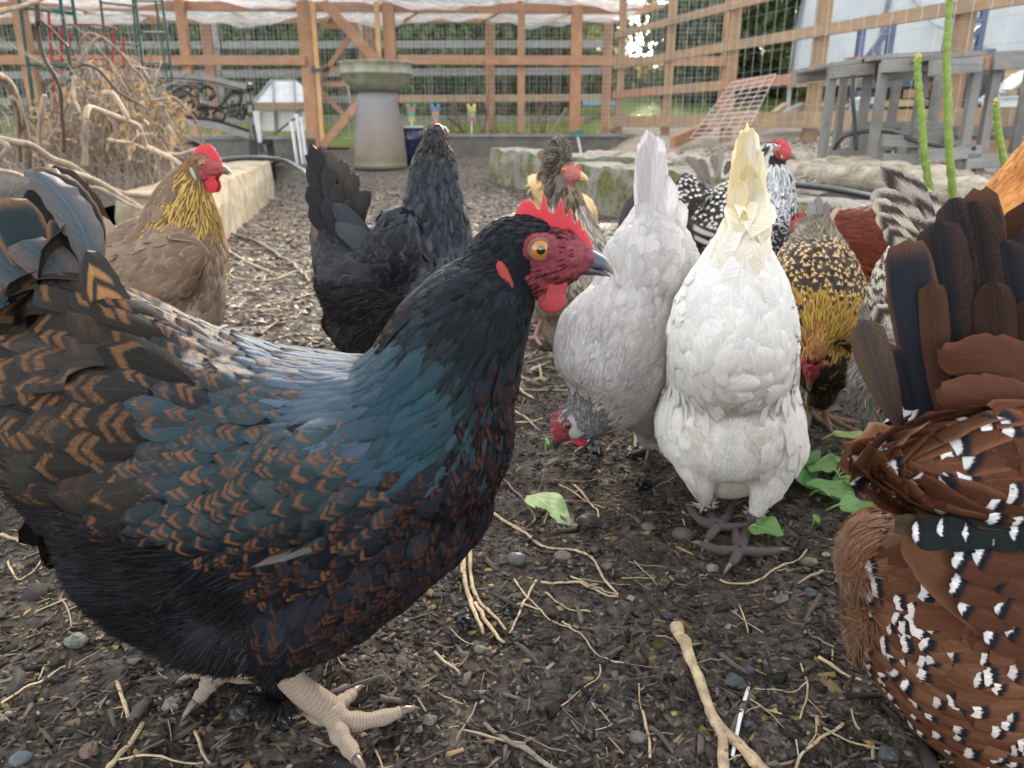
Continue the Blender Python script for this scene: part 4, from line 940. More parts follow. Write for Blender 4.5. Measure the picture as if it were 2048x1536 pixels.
def hen_crested():
    Y = 1.6
    spec = dict(label='crested hen with grey and cream streaked neck and yellow beak facing right', anchor=(1130, 660, Y), voxel=.0065, bodycol=(.16, .13, .11), cand=50000,
        chains=[
            [(1122, 358, Y, 26, .020), (1126, 400, Y, 38, .032), (1132, 440, Y, 50, .045), (1142, 490, Y, 66, .06), (1150, 540, Y, 80, .075)],
            [(1150, 550, Y, 82, .08), (1148, 610, 1.62, 82, .085), (1140, 650, 1.62, 58, .06)], [(1180, 520, 1.7, 60, .08), (1215, 500, 1.8, 50, .07), (1240, 490, 1.9, 36, .05)],
            [(1112, 318, Y, 24, .026), (1118, 300, Y, 22, .026)],
        ],
        flow=[((1140, 340, 1.55), (1128, 420, 1.55)), ((1128, 420, 1.5), (1140, 520, 1.5)), ((1150, 420, 1.6), (1200, 540, 1.6)), ((1150, 560, 1.5), (1140, 680, 1.5)), ((1170, 470, 1.7), (1240, 480, 1.9)), ((1150, 320, 1.55), (1100, 290, 1.62))],
        zones=[
            dict(name='breast_feathers', W=.012, L=.036, mat='plain', c=((.16, .12, .09), (.25, .19, .14)), a=(.34, .27, .20), lift=.12, curl=.08, jit=.14),
            dict(name='back_feathers', poly=[(1165, 425), (1300, 425), (1300, 560), (1210, 560)], W=.010, L=.034, mat='laced', c=((.10, .08, .065), (.16, .12, .10)), a=(.28, .21, .16), lift=.12, curl=.08),
            dict(name='hackle_feathers', poly=[(1090, 380), (1165, 380), (1180, 430), (1215, 520), (1215, 560), (1130, 560), (1050, 540), (1085, 430)], shape='hackle', W=.0062, L=.042, mat='finestriped', c=((.52, .46, .36), (.64, .60, .52)), a=(.05, .045, .042), lift=.12, curl=.07, jit=.10, sp=.7),
            dict(name='throat_feathers', poly=[(1105, 380), (1165, 375), (1168, 410), (1135, 440)], shape='hackle', W=.0035, L=.024, mat='striped', c=((.10, .07, .05), (.30, .22, .15)), a=(.02, .018, .015), lift=.16, curl=.08, jit=.15),
            dict(name='crest', poly=[(1070, 260), (1180, 260), (1170, 320), (1140, 345), (1118, 330), (1106, 390), (1070, 400)], shape='hackle', W=.0032, L=.026, mat='striped', c=((.05, .045, .04), (.26, .22, .17)), a=(.02, .018, .016), lift=.30, curl=.12, jit=.22, sp=.7),
        ],
        head=dict(p=(1126, 343, Y), fwd=(1, -.50, -.05), s=1.18, face=(.52, .14, .13), face2=(.30, .12, .10), red=(.66, .05, .05), lobecol=(.60, .10, .10), beak=(.55, .38, .16), beaktip=(.62, .50, .30), iris=(.75, .22, .02), comb=.5, wattle=.55, combpts=[(.033, .002), (.031, .010), (.028, .008), (.026, .017), (.022, .012), (.019, .021), (.014, .013), (.010, .016)]),
    )
    root = hen(spec)
    for x, y in ((1072, 684), (1150, 690)): auto_leg(root, at(x + 12, 640, 1.62), gp(x, y), -.6, .055, leg_mat((.55, .36, .33), (.38, .2, .18), 'pink_leg'), CLAW)
hen_crested()

def hen_buff():
    Y = 2.0
    spec = dict(label='buff yellow hen mostly hidden behind the crested hen', anchor=(1110, 560, Y), voxel=.009, bodycol=(.55, .38, .18), cand=16000,
        chains=[[(1116, 480, Y, 68, .09), (1118, 430, Y, 66, .08), (1112, 400, Y, 44, .05), (1090, 380, 1.97, 24, .03)], [(1130, 450, 2.1, 60, .09), (1150, 430, 2.25, 36, .06)], [(1118, 520, 2.02, 50, .06)]],
        flow=[((1150, 500, Y), (1130, 440, Y)), ((1130, 440, Y), (1080, 370, Y)), ((1100, 450, Y), (1070, 520, Y))],
        zones=[dict(name='body_feathers', W=.014, L=.044, c=((.62, .42, .19), (.78, .56, .28)), a=(.50, .33, .14), lift=.12, curl=.07, jit=.10, gl='w')],
        big=[dict(a=(1082, 405, 1.95), b=(1064, 348, 1.95), m=None, w=12, c=(.78, .58, .32), gl='w'), dict(a=(1090, 405, 1.96), b=(1078, 352, 1.96), m=None, w=11, c=(.66, .46, .22), gl='w'), dict(a=(1098, 400, 1.97), b=(1092, 362, 1.96), m=None, w=10, c=(.72, .5, .26), gl='w')])
    root = hen(spec)
    for x in (1096, 1140): auto_leg(root, at(x, 540, Y), gp(x, 590), 1.3, .05, LEGY, CLAW)
hen_buff()

def hen_dark_hidden():
    Y = 1.75
    spec = dict(label='dark slate hen hidden behind the lavender hen with only its black tail showing', anchor=(1300, 600, Y), voxel=.009, bodycol=(.02, .02, .022), cand=14000,
        chains=[[(1310, 500, Y, 62, .08), (1345, 520, 1.85, 66, .09), (1370, 560, 1.95, 40, .05)], [(1290, 470, Y, 36, .04)]],
        flow=[((1380, 520, Y), (1300, 470, Y)), ((1300, 500, Y), (1260, 400, Y))],
        zones=[dict(name='body_feathers', W=.013, L=.040, c=((.03, .03, .034), (.07, .07, .08)), a=(.10, .09, .09), lift=.12, curl=.07, jit=.12)],
        big=[dict(a=(1262, 462, Y), b=(1290, 372, Y), m=None, w=13, c=(.035, .035, .04), gl='s'), dict(a=(1246, 460, Y), b=(1280, 385, Y), m=None, w=12, c=(.05, .05, .06), gl='s'), dict(a=(1280, 460, Y), b=(1300, 380, Y), m=None, w=14, c=(.03, .03, .035), gl='s'), dict(a=(1236, 452, Y), b=(1268, 398, Y), m=None, w=10, c=(.06, .06, .07), gl='s')])
    root = hen(spec)
    for x in (1300, 1350): auto_leg(root, at(x, 600, Y), gp(x, 655), 1.3, .05, LEGG, CLAW)
hen_dark_hidden()

def hen_silver():
    Y = 1.65
    spec = dict(label='black and white speckled hen with silver striped neck and red face', anchor=(1480, 620, Y), voxel=.0065, bodycol=(.03, .028, .027), cand=60000,
        chains=[
            [(1545, 316, Y, 22, .016), (1544, 334, Y, 32, .028), (1541, 370, Y, 46, .042), (1536, 420, Y, 55, .055), (1530, 480, Y, 64, .07)],
            [(1528, 480, Y, 66, .08), (1480, 460, 1.64, 90, .095), (1430, 440, 1.63, 84, .085), (1392, 415, 1.63, 54, .05), (1380, 385, 1.64, 30, .03)],
            [(1440, 500, 1.65, 74, .08), (1400, 510, 1.65, 50, .06)], [(1530, 520, 1.65, 60, .07), (1470, 560, 1.66, 50, .06)],
            [(1490, 420, 1.545, 50, .02), (1450, 440, 1.54, 56, .022), (1405, 460, 1.55, 34, .018)],
        ],
        flow=[((1550, 300, Y), (1540, 400, Y)), ((1540, 400, 1.55), (1525, 520, 1.55)), ((1530, 420, 1.6), (1430, 370, 1.6)), ((1500, 430, 1.55), (1380, 470, 1.55)), ((1430, 400, 1.6), (1380, 340, 1.65)), ((1430, 480, 1.6), (1400, 560, 1.6))],
        zones=[
            dict(name='wing_feathers', W=.0085, L=.030, mat='drop', c=((.030, .027, .025), (.055, .048, .042)), a=(.72, .70, .66), lift=.10, curl=.06, jit=.06),
            dict(name='belly_fluff', poly=[(1340, 440), (1390, 430), (1420, 500), (1560, 520), (1560, 700), (1340, 700)], shape='strand', W=.002, L=.028, n=9000, c=((.05, .045, .04), (.15, .135, .12)), lift=.22, curl=.1, clump=.9, jit=.15, cv=.3),
            dict(name='breast_feathers', poly=[(1490, 430), (1560, 400), (1610, 420), (1610, 560), (1500, 540)], W=.0078, L=.024, mat='laced', c=((.02, .02, .022), (.035, .034, .036)), a=(.66, .66, .66), lift=.10, curl=.05, jit=.07),
            dict(name='hackle_feathers', poly=[(1505, 330), (1530, 340), (1590, 335), (1595, 430), (1540, 440), (1500, 420)], shape='hackle', W=.0052, L=.032, mat='finestriped', c=((.60, .61, .64), (.74, .75, .77)), a=(.03, .03, .035), lift=.10, curl=.06, jit=.07, sp=.72),
            dict(name='head_feathers', poly=[(1500, 270), (1600, 270), (1600, 340), (1510, 345)], shape='hackle', W=.003, L=.014, c=((.50, .50, .48), (.70, .70, .68)), a=(.3, .3, .3), lift=.12, curl=.08, jit=.1),
        ],
        big=[dict(a=(1400, 400, Y), b=(1352, 388, Y), w=13, c=(.07, .065, .06)), dict(a=(1405, 390, Y), b=(1362, 350, Y), w=12, c=(.10, .09, .08)), dict(a=(1410, 375, Y), b=(1374, 312, Y), m=(1400, 330, Y), w=10, c=(.20, .17, .14)), dict(a=(1420, 370, Y), b=(1400, 318, Y), w=10, c=(.16, .14, .12)),
             dict(a=(1430, 360, Y), b=(1442, 298, Y), w=9, c=(.26, .24, .20)), dict(a=(1440, 360, Y), b=(1425, 310, Y), w=8, c=(.20, .18, .15)), dict(a=(1395, 410, Y), b=(1350, 425, Y), w=12, c=(.09, .08, .075)), dict(a=(1450, 350, Y), b=(1462, 322, Y), w=8, c=(.10, .09, .08)),
             dict(a=(1450, 475, 1.52), b=(1370, 440, 1.52), m=(1400, 470, 1.52), w=11, c=(.05, .05, .05), acc=(.5, .48, .44), mat='centred', name='wing_feather'), dict(a=(1450, 490, 1.525), b=(1372, 462, 1.525), m=(1400, 490, 1.525), w=10, c=(.05, .05, .05), acc=(.5, .48, .44), mat='centred', name='wing_feather')],
        head=dict(p=(1547, 304, Y), fwd=(1, -.45, -.05), s=1.05, face=(.46, .055, .06), face2=(.34, .04, .05), red=(.60, .05, .07), lobecol=(.75, .66, .62), beak=(.16, .13, .11), beaktip=(.32, .28, .24), iris=(.35, .10, .03), comb=.8, wattle=.75, combpts=[(.034, .002), (.031, .010), (.027, .014), (.022, .024), (.016, .021), (.010, .032), (.002, .024), (-.006, .025), (-.012, .016)]),
    )
    root = hen(spec)
    for x in (1470, 1520): auto_leg(root, at(x, 580, Y), gp(x, 668), .1, .05, LEGY, CLAW)
hen_silver()

def hen_gold():
    Y = 1.15
    spec = dict(label='black hen with gold arrow specks and golden neck bending down beside the white hen', anchor=(1640, 830, 1.12), voxel=.0055, bodycol=(.03, .026, .022), cand=60000,
        chains=[
            [(1632, 470, 1.27, 36, .035), (1628, 510, 1.25, 66, .06), (1630, 560, 1.22, 84, .085), (1645, 620, 1.17, 86, .09), (1652, 680, 1.13, 72, .075), (1650, 735, 1.10, 54, .05), (1636, 735, 1.075, 40, .03)],
            [(1680, 620, 1.2, 48, .06), (1690, 680, 1.18, 40, .05), (1672, 740, 1.16, 38, .04)], [(1650, 740, 1.14, 42, .04), (1645, 790, 1.13, 26, .022)],
            [(1590, 560, 1.16, 36, .03), (1590, 640, 1.14, 40, .03)],
        ],
        flow=[((1632, 720, 1.05), (1660, 640, 1.08)), ((1660, 640, 1.08), (1640, 540, 1.15)), ((1640, 540, 1.15), (1630, 450, 1.25)), ((1690, 640, 1.1), (1690, 560, 1.15)), ((1680, 700, 1.1), (1660, 780, 1.12))],
        zones=[
            dict(name='back_feathers', W=.0085, L=.026, mat='arrow', c=((.030, .026, .024), (.075, .062, .052)), a=(.62, .40, .17), lift=.12, curl=.08, jit=.12, clump=.3),
            dict(name='hackle_feathers', poly=[(1590, 608), (1720, 625), (1740, 800), (1590, 820)], shape='hackle', W=.0033, L=.024, mat='finestriped', c=((.48, .29, .06), (.58, .36, .09)), a=(.02, .016, .014), lift=.16, curl=.09, jit=.12, sp=.78),
            dict(name='belly_fluff', poly=[(1590, 760), (1640, 745), (1730, 700), (1740, 860), (1590, 860)], W=.0042, L=.022, mat='striped', shape='hackle', c=((.03, .025, .02), (.10, .06, .02)), a=(.015, .013, .012), lift=.16, curl=.07, jit=.14),
            dict(name='head_feathers', poly=[(1590, 660), (1650, 645), (1662, 700), (1655, 760), (1600, 780)], shape='hackle', W=.0028, L=.014, c=((.28, .13, .05), (.42, .22, .08)), a=(.2, .1, .04), lift=.14, curl=.08, jit=.14),
            dict(name='rump_fluff', poly=[(1580, 430), (1690, 430), (1690, 475), (1580, 478)], shape='strand', W=.0020, L=.030, n=1600, c=((.12, .10, .08), (.36, .30, .22)), lift=.30, curl=.22, clump=.9, jit=.3),
        ],
        big=[dict(a=(1632, 500, 1.26), b=(1636, 392, 1.27), w=10, c=(.20, .19, .20)), dict(a=(1628, 500, 1.25), b=(1622, 402, 1.27), w=9, c=(.24, .22, .22)), dict(a=(1640, 500, 1.25), b=(1652, 404, 1.27), w=9, c=(.17, .15, .15)),
             dict(a=(1620, 500, 1.25), b=(1592, 444, 1.27), m=(1600, 470, 1.26), w=7, c=(.26, .21, .15)), dict(a=(1645, 495, 1.25), b=(1678, 412, 1.27), m=(1645, 430, 1.26), w=7, c=(.42, .34, .22)), dict(a=(1650, 500, 1.25), b=(1664, 436, 1.27), m=(1654, 460, 1.26), w=7, c=(.30, .25, .18)),
             dict(a=(1612, 505, 1.25), b=(1608, 430, 1.27), w=8, c=(.18, .15, .12)), dict(a=(1655, 505, 1.24), b=(1650, 440, 1.24), w=8, c=(.22, .18, .14))],
        head=dict(p=(1630, 716, 1.065), fwd=(-.25, -.35, -.9), up=(-.5, -.75, .4), s=1.0, face=(.36, .04, .045), red=(.60, .05, .08), lobecol=(.5, .06, .06), beak=(.2, .13, .08), comb=.9, wattle=.6),
    )
    root = hen(spec)
    auto_leg(root, at(1640, 790, 1.13), gp(1650, 846), -1.0, .055, LEGY, CLAW); auto_leg(root, at(1620, 790, 1.15), gp(1618, 838), -1.2, .05, LEGY, CLAW)
hen_gold()

def hen_mahogany():
    Y = 1.6
    spec = dict(label='dark mahogany red hen standing sideways behind the gold specked hen', anchor=(1720, 620, Y), voxel=.0075, bodycol=(.12, .035, .02), cand=26000,
        chains=[[(1612, 450, Y, 26, .02), (1630, 452, Y, 38, .035), (1665, 470, Y, 58, .055), (1710, 490, Y, 82, .08), (1765, 500, Y, 92, .09), (1830, 490, Y, 90, .085), (1890, 470, Y, 60, .06)]],
        flow=[((1600, 440, Y), (1700, 460, Y)), ((1700, 460, Y), (1880, 450, Y)), ((1680, 500, Y), (1760, 560, Y))],
        zones=[dict(name='hackle_feathers', shape='hackle', W=.0060, L=.036, c=((.10, .020, .011), (.17, .040, .020)), a=(.07, .02, .012), lift=.09, curl=.05, jit=.09, gl='s'),
               dict(name='belly_feathers', poly=[(1690, 540), (1900, 510), (1900, 640), (1690, 640)], W=.010, L=.030, c=((.16, .05, .02), (.30, .12, .045)), a=(.08, .03, .015), lift=.10, curl=.06, jit=.12)],
        head=dict(p=(1608, 446, Y), fwd=(-1, -.35, -.25), s=1.05, face=(.45, .10, .09), red=(.66, .05, .07), comb=.8, beak=(.2, .12, .06), wattle=.9))
    root = hen(spec)
    for x in (1740, 1790): auto_leg(root, at(x, 580, Y), gp(x, 676), 3.1, .05, LEGY, CLAW)
hen_mahogany()

def hen_barred():
    Y = .92
    b = lambda a, e, hw, m=None, c=(.42, .38, .33), Yy=.90, mat='barred', **k: dict(a=(a[0], a[1], Yy), b=(e[0], e[1], Yy), m=(m[0], m[1], Yy) if m else None, w=hw, c=c, acc=(.055, .045, .04), mat=mat, **k)
    spec = dict(label='grey and white barred hen bending down behind the speckled brown hen', anchor=(1800, 860, Y), voxel=.006, bodycol=(.30, .27, .24), cand=50000,
        chains=[[(1842, 505, .92, 46, .04), (1836, 560, .94, 80, .07), (1830, 640, .96, 92, .085), (1830, 720, .96, 95, .085), (1840, 790, .95, 70, .06)],
                [(1800, 700, .92, 70, .05), (1785, 770, .92, 76, .055), (1775, 825, .92, 48, .04)]],
        flow=[((1850, 700, .9), (1800, 560, .9)), ((1800, 560, .9), (1840, 480, .9)), ((1790, 680, .88), (1750, 850, .9))],
        zones=[dict(name='saddle_feathers', W=.0115, L=.034, mat='barred', c=((.48, .44, .38), (.62, .57, .50)), a=(.07, .055, .045), lift=.16, curl=.12, jit=.2, clump=.7),
               dict(name='belly_fluff', poly=[(1660, 650), (1780, 640), (1900, 680), (1900, 900), (1660, 900)], shape='strand', W=.0016, L=.026, n=12000, c=((.17, .155, .14), (.44, .41, .36)), lift=.5, curl=.08, clump=1.2, jit=.2, nj=.2, cv=.25, cn=60)],
        big=[b((1876, 480), (1762, 332), 22, (1850, 380)), b((1880, 470), (1785, 345), 22, (1860, 390), (.36, .33, .30)), b((1870, 500), (1752, 378), 24, (1820, 420)), b((1862, 510), (1748, 400), 18, (1800, 440), (.55, .48, .38)),
             b((1850, 520), (1756, 425), 16, (1800, 470), (.48, .42, .34)), b((1885, 480), (1830, 372), 22, (1872, 410), (.50, .47, .42)), b((1845, 535), (1775, 455), 18, None, (.45, .4, .34)), b((1890, 500), (1850, 440), 22, None, (.40, .38, .34)),
             b((1860, 560), (1800, 500), 26, None, (.55, .5, .44), shape='round'), b((1830, 640), (1775, 560), 28, None, (.55, .5, .44), shape='round'), b((1820, 700), (1752, 610), 26, None, (.58, .54, .46), shape='round'), b((1880, 560), (1840, 470), 30, None, (.62, .57, .50), shape='round')])
    root = hen(spec)
    for x in (1800, 1850): auto_leg(root, at(x, 820, Y), gp(x, 935), .8, .05, LEGG, CLAW)
hen_barred()

def hen_orange():
    Y = 1.25
    spec = dict(label='orange brown hen at the far right edge stretching up', anchor=(2110, 700, Y), voxel=.007, bodycol=(.36, .14, .05), cand=30000,
        chains=[[(2160, 210, Y, 34, .028), (2130, 270, Y, 52, .04), (2100, 340, Y, 78, .055), (2080, 410, Y, 112, .08), (2080, 480, Y, 130, .09), (2110, 560, Y, 120, .09)], [(2020, 445, 1.22, 60, .06), (1960, 450, 1.24, 40, .04), (1930, 452, 1.25, 16, .02)]],
        flow=[((2160, 200, Y), (2090, 330, Y)), ((2090, 330, 1.2), (1980, 420, 1.2)), ((1990, 420, 1.2), (1930, 455, 1.2)), ((2100, 400, 1.2), (2060, 560, 1.2))],
        zones=[dict(name='hackle_feathers', shape='hackle', W=.0075, L=.046, c=((.40, .15, .045), (.58, .26, .085)), a=(.26, .09, .03), lift=.08, curl=.04, jit=.07, clump=.3, cn=30)],
        head=dict(p=(2172, 190, Y), fwd=(1, -.1, 0), s=1.0, comb=.9))
    root = hen(spec)
    for x in (2090, 2150): auto_leg(root, at(x, 640, Y), gp(x, 790), .3, .05, LEGY, CLAW)
hen_orange()

def hen_speckled():
    Y = .50
    br = (.105, .034, .015)
    b = lambda a, e, hw, m=None, c=(.018, .018, .022), acc=(.13, .06, .03), mat='mottled', Yy=.50, gl='n', **k: dict(a=(a[0], a[1], Yy), b=(e[0], e[1], Yy), m=(m[0], m[1], Yy) if m else None, w=hw, c=c, acc=acc, mat=mat, gl=gl, **k)
    spec = dict(label='big rusty brown hen with white spangles and dark upright tail at the right edge', anchor=(1960, 1250, .50), voxel=.0045, bodycol=(.12, .04, .02), cand=110000, zj=6,
        chains=[
            [(2420, 900, .54, 170, .07), (2280, 980, .53, 260, .09), (2120, 1000, .52, 290, .10), (2030, 960, .515, 228, .095), (1960, 915, .51, 165, .07), (1918, 880, .51, 104, .05)],
            [(2400, 900, .54, 150, .07), (2560, 760, .56, 110, .05), (2640, 620, .57, 80, .035), (2690, 545, .575, 46, .020)],
            [(1818, 1135, .50, 112, .06), (1890, 1225, .49, 190, .085), (2020, 1340, .49, 220, .095), (2160, 1420, .50, 230, .095), (2240, 1480, .51, 200, .08)],
            [(1950, 1500, .50, 110, .05), (1990, 1620, .50, 70, .035), (2010, 1720, .50, 34, .02)], [(2200, 1560, .50, 120, .05), (2180, 1700, .50, 40, .02)],
            [(2350, 900, .44, 80, .015), (2180, 930, .425, 120, .02), (2000, 930, .42, 110, .02), (1850, 940, .43, 80, .016)],
        ],
        head=dict(p=(2705, 520, .575), fwd=(1, .2, -.05), s=1.15, comb=.9, wattle=.7),
        flow=[((2700, 520, .57), (2450, 880, .5)), ((2400, 900, .45), (1760, 930, .45)), ((2300, 800, .5), (1850, 760, .5)), ((1980, 820, .5), (1900, 640, .5)), ((2300, 1080, .43), (1900, 1120, .43)), ((2200, 1200, .42), (1720, 1160, .45)), ((2250, 1350, .42), (1800, 1300, .43)), ((2250, 1500, .42), (1870, 1480, .43)), ((2000, 1450, .45), (1960, 1650, .47))],
        zones=[
            dict(name='saddle_feathers', dir=(-1, -.05, .06), dirw=1.5, shape='square', W=.0130, L=.050, mat='fewspangled', c=((.068, .026, .013), (.115, .046, .024)), a=(.66, .65, .64), lift=.06, curl=.07, nj=.03, sp=.80, jit=.06, cols=5, camber=.25),
            dict(name='saddle_feathers', dir=(-1, -.3, -.5), dirw=3.0, W=.0090, L=.028, mat='fewspangled', c=((.078, .029, .015), (.125, .050, .026)), a=(.66, .65, .64), lift=.07, curl=.07, nj=.03, sp=.8, jit=.08, cols=5, camber=.25, poly=[(1650, 700), (1850, 700), (1850, 1050), (1650, 1050)]),
            dict(name='wing_feathers', shape='square', poly=[(1760, 1040), (1990, 1030), (2400, 1000), (2400, 1500), (2130, 1340), (1985, 1240), (1930, 1130), (1800, 1060)], W=.0115, L=.040, mat='spangled', c=((.068, .026, .013), (.115, .046, .024)), a=(.72, .72, .72), lift=.09, curl=.06, sp=1.1, jit=.06, cols=5),
            dict(name='breast_feathers', shape='square', poly=[(1630, 1080), (1800, 1040), (1930, 1130), (1985, 1240), (2130, 1340), (2400, 1500), (2400, 1900), (1600, 1900)], W=.0078, L=.030, mat='spangled', c=((.100, .042, .022), (.165, .075, .042)), a=(.62, .56, .52), lift=.10, curl=.07, sp=1.2, jit=.12, cols=5),
            dict(name='belly_fluff', poly=[(1620, 980), (1760, 985), (1790, 1040), (1760, 1140), (1740, 1260), (1700, 1320), (1620, 1300)], shape='strand', W=.0007, L=.026, n=22000, c=((.26, .12, .06), (.66, .55, .45)), lift=.60, curl=.06, clump=.6, jit=.16, nj=.15, gl='w', colf=lambda px, py: (1740 - px) / 70),
        ],
        big=[
            b((1800, 860), (1728, 640), 34, (1760, 740), (.055, .045, .04), (.24, .13, .06)), b((1840, 860), (1776, 690), 22, None, (.016, .017, .022), mat='plain'),
            b((1870, 880), (1806, 480), 44, (1820, 640), (.014, .017, .024), mat='plain', gl='s', Yy=.495), b((1930, 880), (1880, 440), 48, (1880, 640), Yy=.50), b((1960, 880), (1905, 395), 44, (1925, 600), (.020, .020, .024), (.15, .075, .035), Yy=.51),
            b((2010, 880), (1950, 400), 46, (1975, 600), (.022, .018, .018), (.12, .055, .03), Yy=.505), b((2060, 880), (2010, 480), 50, (2030, 640), (.016, .017, .022), (.10, .05, .03), Yy=.50), b((2110, 880), (2070, 440), 54, None, Yy=.51), b((1990, 870), (1960, 380), 40, None, (.015, .015, .02), Yy=.53, mat='plain'),
            b((2080, 700), (2052, 400), 50, None, (.05, .025, .016), (.12, .06, .03), Yy=.54), b((1890, 860), (1860, 560), 26, None, (.06, .03, .02), Yy=.485), b((1990, 880), (1990, 560), 36, None, (.030, .018, .014), (.11, .055, .03), Yy=.485), b((2040, 860), (2050, 600), 34, None, (.028, .018, .015), (.10, .05, .026), Yy=.48),
            b((2120, 820), (1885, 690), 60, (2000, 690), (.085, .036, .020), (.12, .05, .028), 'plain', Yy=.465, shape='round', name='saddle_feather'), b((2160, 900), (1880, 770), 60, (2000, 750), (.095, .038, .022), (.12, .05, .03), 'plain', Yy=.455, shape='round', name='saddle_feather'),
            b((1830, 930), (1720, 868), 34, (1770, 880), (.34, .15, .07), (.50, .34, .22), 'plain', Yy=.50, shape='square', name='saddle_feather'), b((1830, 980), (1712, 925), 34, (1770, 950), (.30, .13, .06), (.5, .34, .24), 'mottled', Yy=.498, shape='square', name='saddle_feather'),
            b((2150, 1350), (1806, 1050), 60, (1900, 1180), (.14, .065, .038), (.20, .10, .06), 'plain', Yy=.41, shape='round', name='wing_feather'),
            b((2120, 1075), (1788, 1050), 24, None, (.04, .03, .02), (.22, .12, .06), 'mottled', Yy=.405, shape='square', name='wing_feather'),
        ] + [b((x + 90, 1072 + random.uniform(-8, 8)), (x, 1062 + random.uniform(-6, 10)), 34, None, (.014, .019, .019), (.72, .72, .73), 'spangled', Yy=.400, shape='round', name='wing_feather') for x in (1824, 1872, 1922, 1975, 2020)]
          + [b((x + 110, y + 40), (x, y), 34, None, (.085, .034, .019), (.72, .72, .73), 'spangled', Yy=.400, shape='round', name='wing_feather') for x, y in ((1905, 1115), (1902, 1160), (1918, 1205), (1970, 1260), (1950, 1100), (1985, 1150), (1990, 1200), (2010, 1250))],
    )
    root = hen(spec)
    auto_leg(root, at(2010, 1660, .50), Vector((.36, .46, 0)), .3, .06, LEGY, CLAW); auto_leg(root, at(2180, 1660, .5), Vector((.45, .50, 0)), .3, .06, LEGY, CLAW)
hen_speckled()
# ================================================================ GROUND
def vnoise(x, y, cell, seed):
    r = np.random.default_rng(seed); G = r.random((256, 256))
    u = x / cell; v = y / cell; i = np.floor(u).astype(int); j = np.floor(v).astype(int); f = u - i; g = v - j
    f = f * f * (3 - 2 * f); g = g * g * (3 - 2 * g); i0 = i % 256; i1 = (i + 1) % 256; j0 = j % 256; j1 = (j + 1) % 256
    return (G[i0, j0] * (1 - f) + G[i1, j0] * f) * (1 - g) + (G[i0, j1] * (1 - f) + G[i1, j1] * f) * g
def fine(x, y):
    a = (vnoise(x, y, .09, 1) - .5) * .007 + (vnoise(x, y, .035, 2) - .5) * .009 + (vnoise(x, y, .014, 3) - .5) * .0045 + (vnoise(x, y, .006, 4) - .5) * .0022
    return a * (1 - .5 * sstep(5, 8, y))
def terrain(x, y): 
    z = gz(x, y) + fine(x, y) - .005 * (1 - sstep(2, 4, y)) + .55 * sstep(11.5, 17, y)
    z = z + (vnoise(x, y, .5, 5) - .5) * .06 * sstep(3.2, 4.2, y) * sstep(.8, 1.5, x)
    return z
def axis(lo, hi, a, b, near, nout):
    m = np.arange(a, b, near); k = np.geomspace(near, hi - b, nout); k2 = np.geomspace(near, a - lo, nout)
    return np.concatenate([(a - k2)[::-1], m, b + k])
gx = axis(-90, 90, -1.15, 1.3, .0052, 70); gy = axis(-20, 150, .28, 2.4, .0060, 110)
X, Yg = np.meshgrid(gx, gy); Zg = terrain(X, Yg)
V = np.stack([X, Yg, Zg], -1).reshape(-1, 3); ny, nx = X.shape
idx = np.arange(nx * ny).reshape(ny, nx)
Fq = np.stack([idx[:-1, :-1], idx[:-1, 1:], idx[1:, 1:], idx[1:, :-1]], -1).reshape(-1, 4)
me = np_mesh('ground', V, Fq)
t = NT('yard_soil'); P = t.pos(); s_ = t.sep(P)
n1 = t.noise(9, 6, .7, P); n2 = t.noise(120, 6, .8, P); n3 = t.noise(2.2, 4, .6, P); v1 = t.vor(260, P); v2 = t.vor(90, P)
soil = t.ramp(t.m('ADD', t.m('MULTIPLY', n2, .75), t.m('MULTIPLY', n1, .35)), [(.30, (.014, .012, .010)), (.46, (.043, .036, .030)), (.58, (.096, .080, .066)), (.76, (.22, .19, .155))])
gv = t.ramp(t.vor(34, P, 'F1', 1), [(.0, (.10, .09, .08)), (.5, (.24, .215, .185)), (1.0, (.42, .39, .35))])
gravel = t.mix(t.ss(t.noise(45, 3, .6, P), .40, .62), (.085, .072, .058), gv)
fy = t.m('ADD', s_[1], t.m('MULTIPLY', t.m('SUBTRACT', n3, .5), 1.6))
c = t.mix(t.m('MULTIPLY', t.ss(fy, .95, 2.4), .75), soil, gravel)
sand = t.mix(t.ss(t.noise(6, 6, .75, P), .35, .7), (.46, .40, .33), (.26, .22, .18))
fx = t.m('ADD', s_[0], t.m('MULTIPLY', t.m('SUBTRACT', n3, .5), .5))
sm = t.m('MULTIPLY', t.ss(fx, .85, 1.15), t.ss(fy, 3.4, 3.9)); c = t.mix(sm, c, sand)
gr = t.mix(t.ss(t.noise(1.2, 5, .7, P), .35, .65), (.16, .22, .055), (.30, .33, .12))
c = t.mix(t.ss(fy, 10.6, 12.0), c, gr)
rough = t.m('SUBTRACT', .92, t.m('MULTIPLY', t.ss(t.noise(14, 3, .6, P), .5, .7), .42))
b1 = t.bump(t.m('ADD', t.m('MULTIPLY', n2, 1.0), t.m('MULTIPLY', v1, .5)), .9, .004)
t.bsdf(c, rough, b1, 0, **{'Specular IOR Level': t.m('MULTIPLY', t.ss(t.noise(14, 3, .6, P), .5, .7), .3)})
link('ground', me, None, t.mat, 'structure', True)
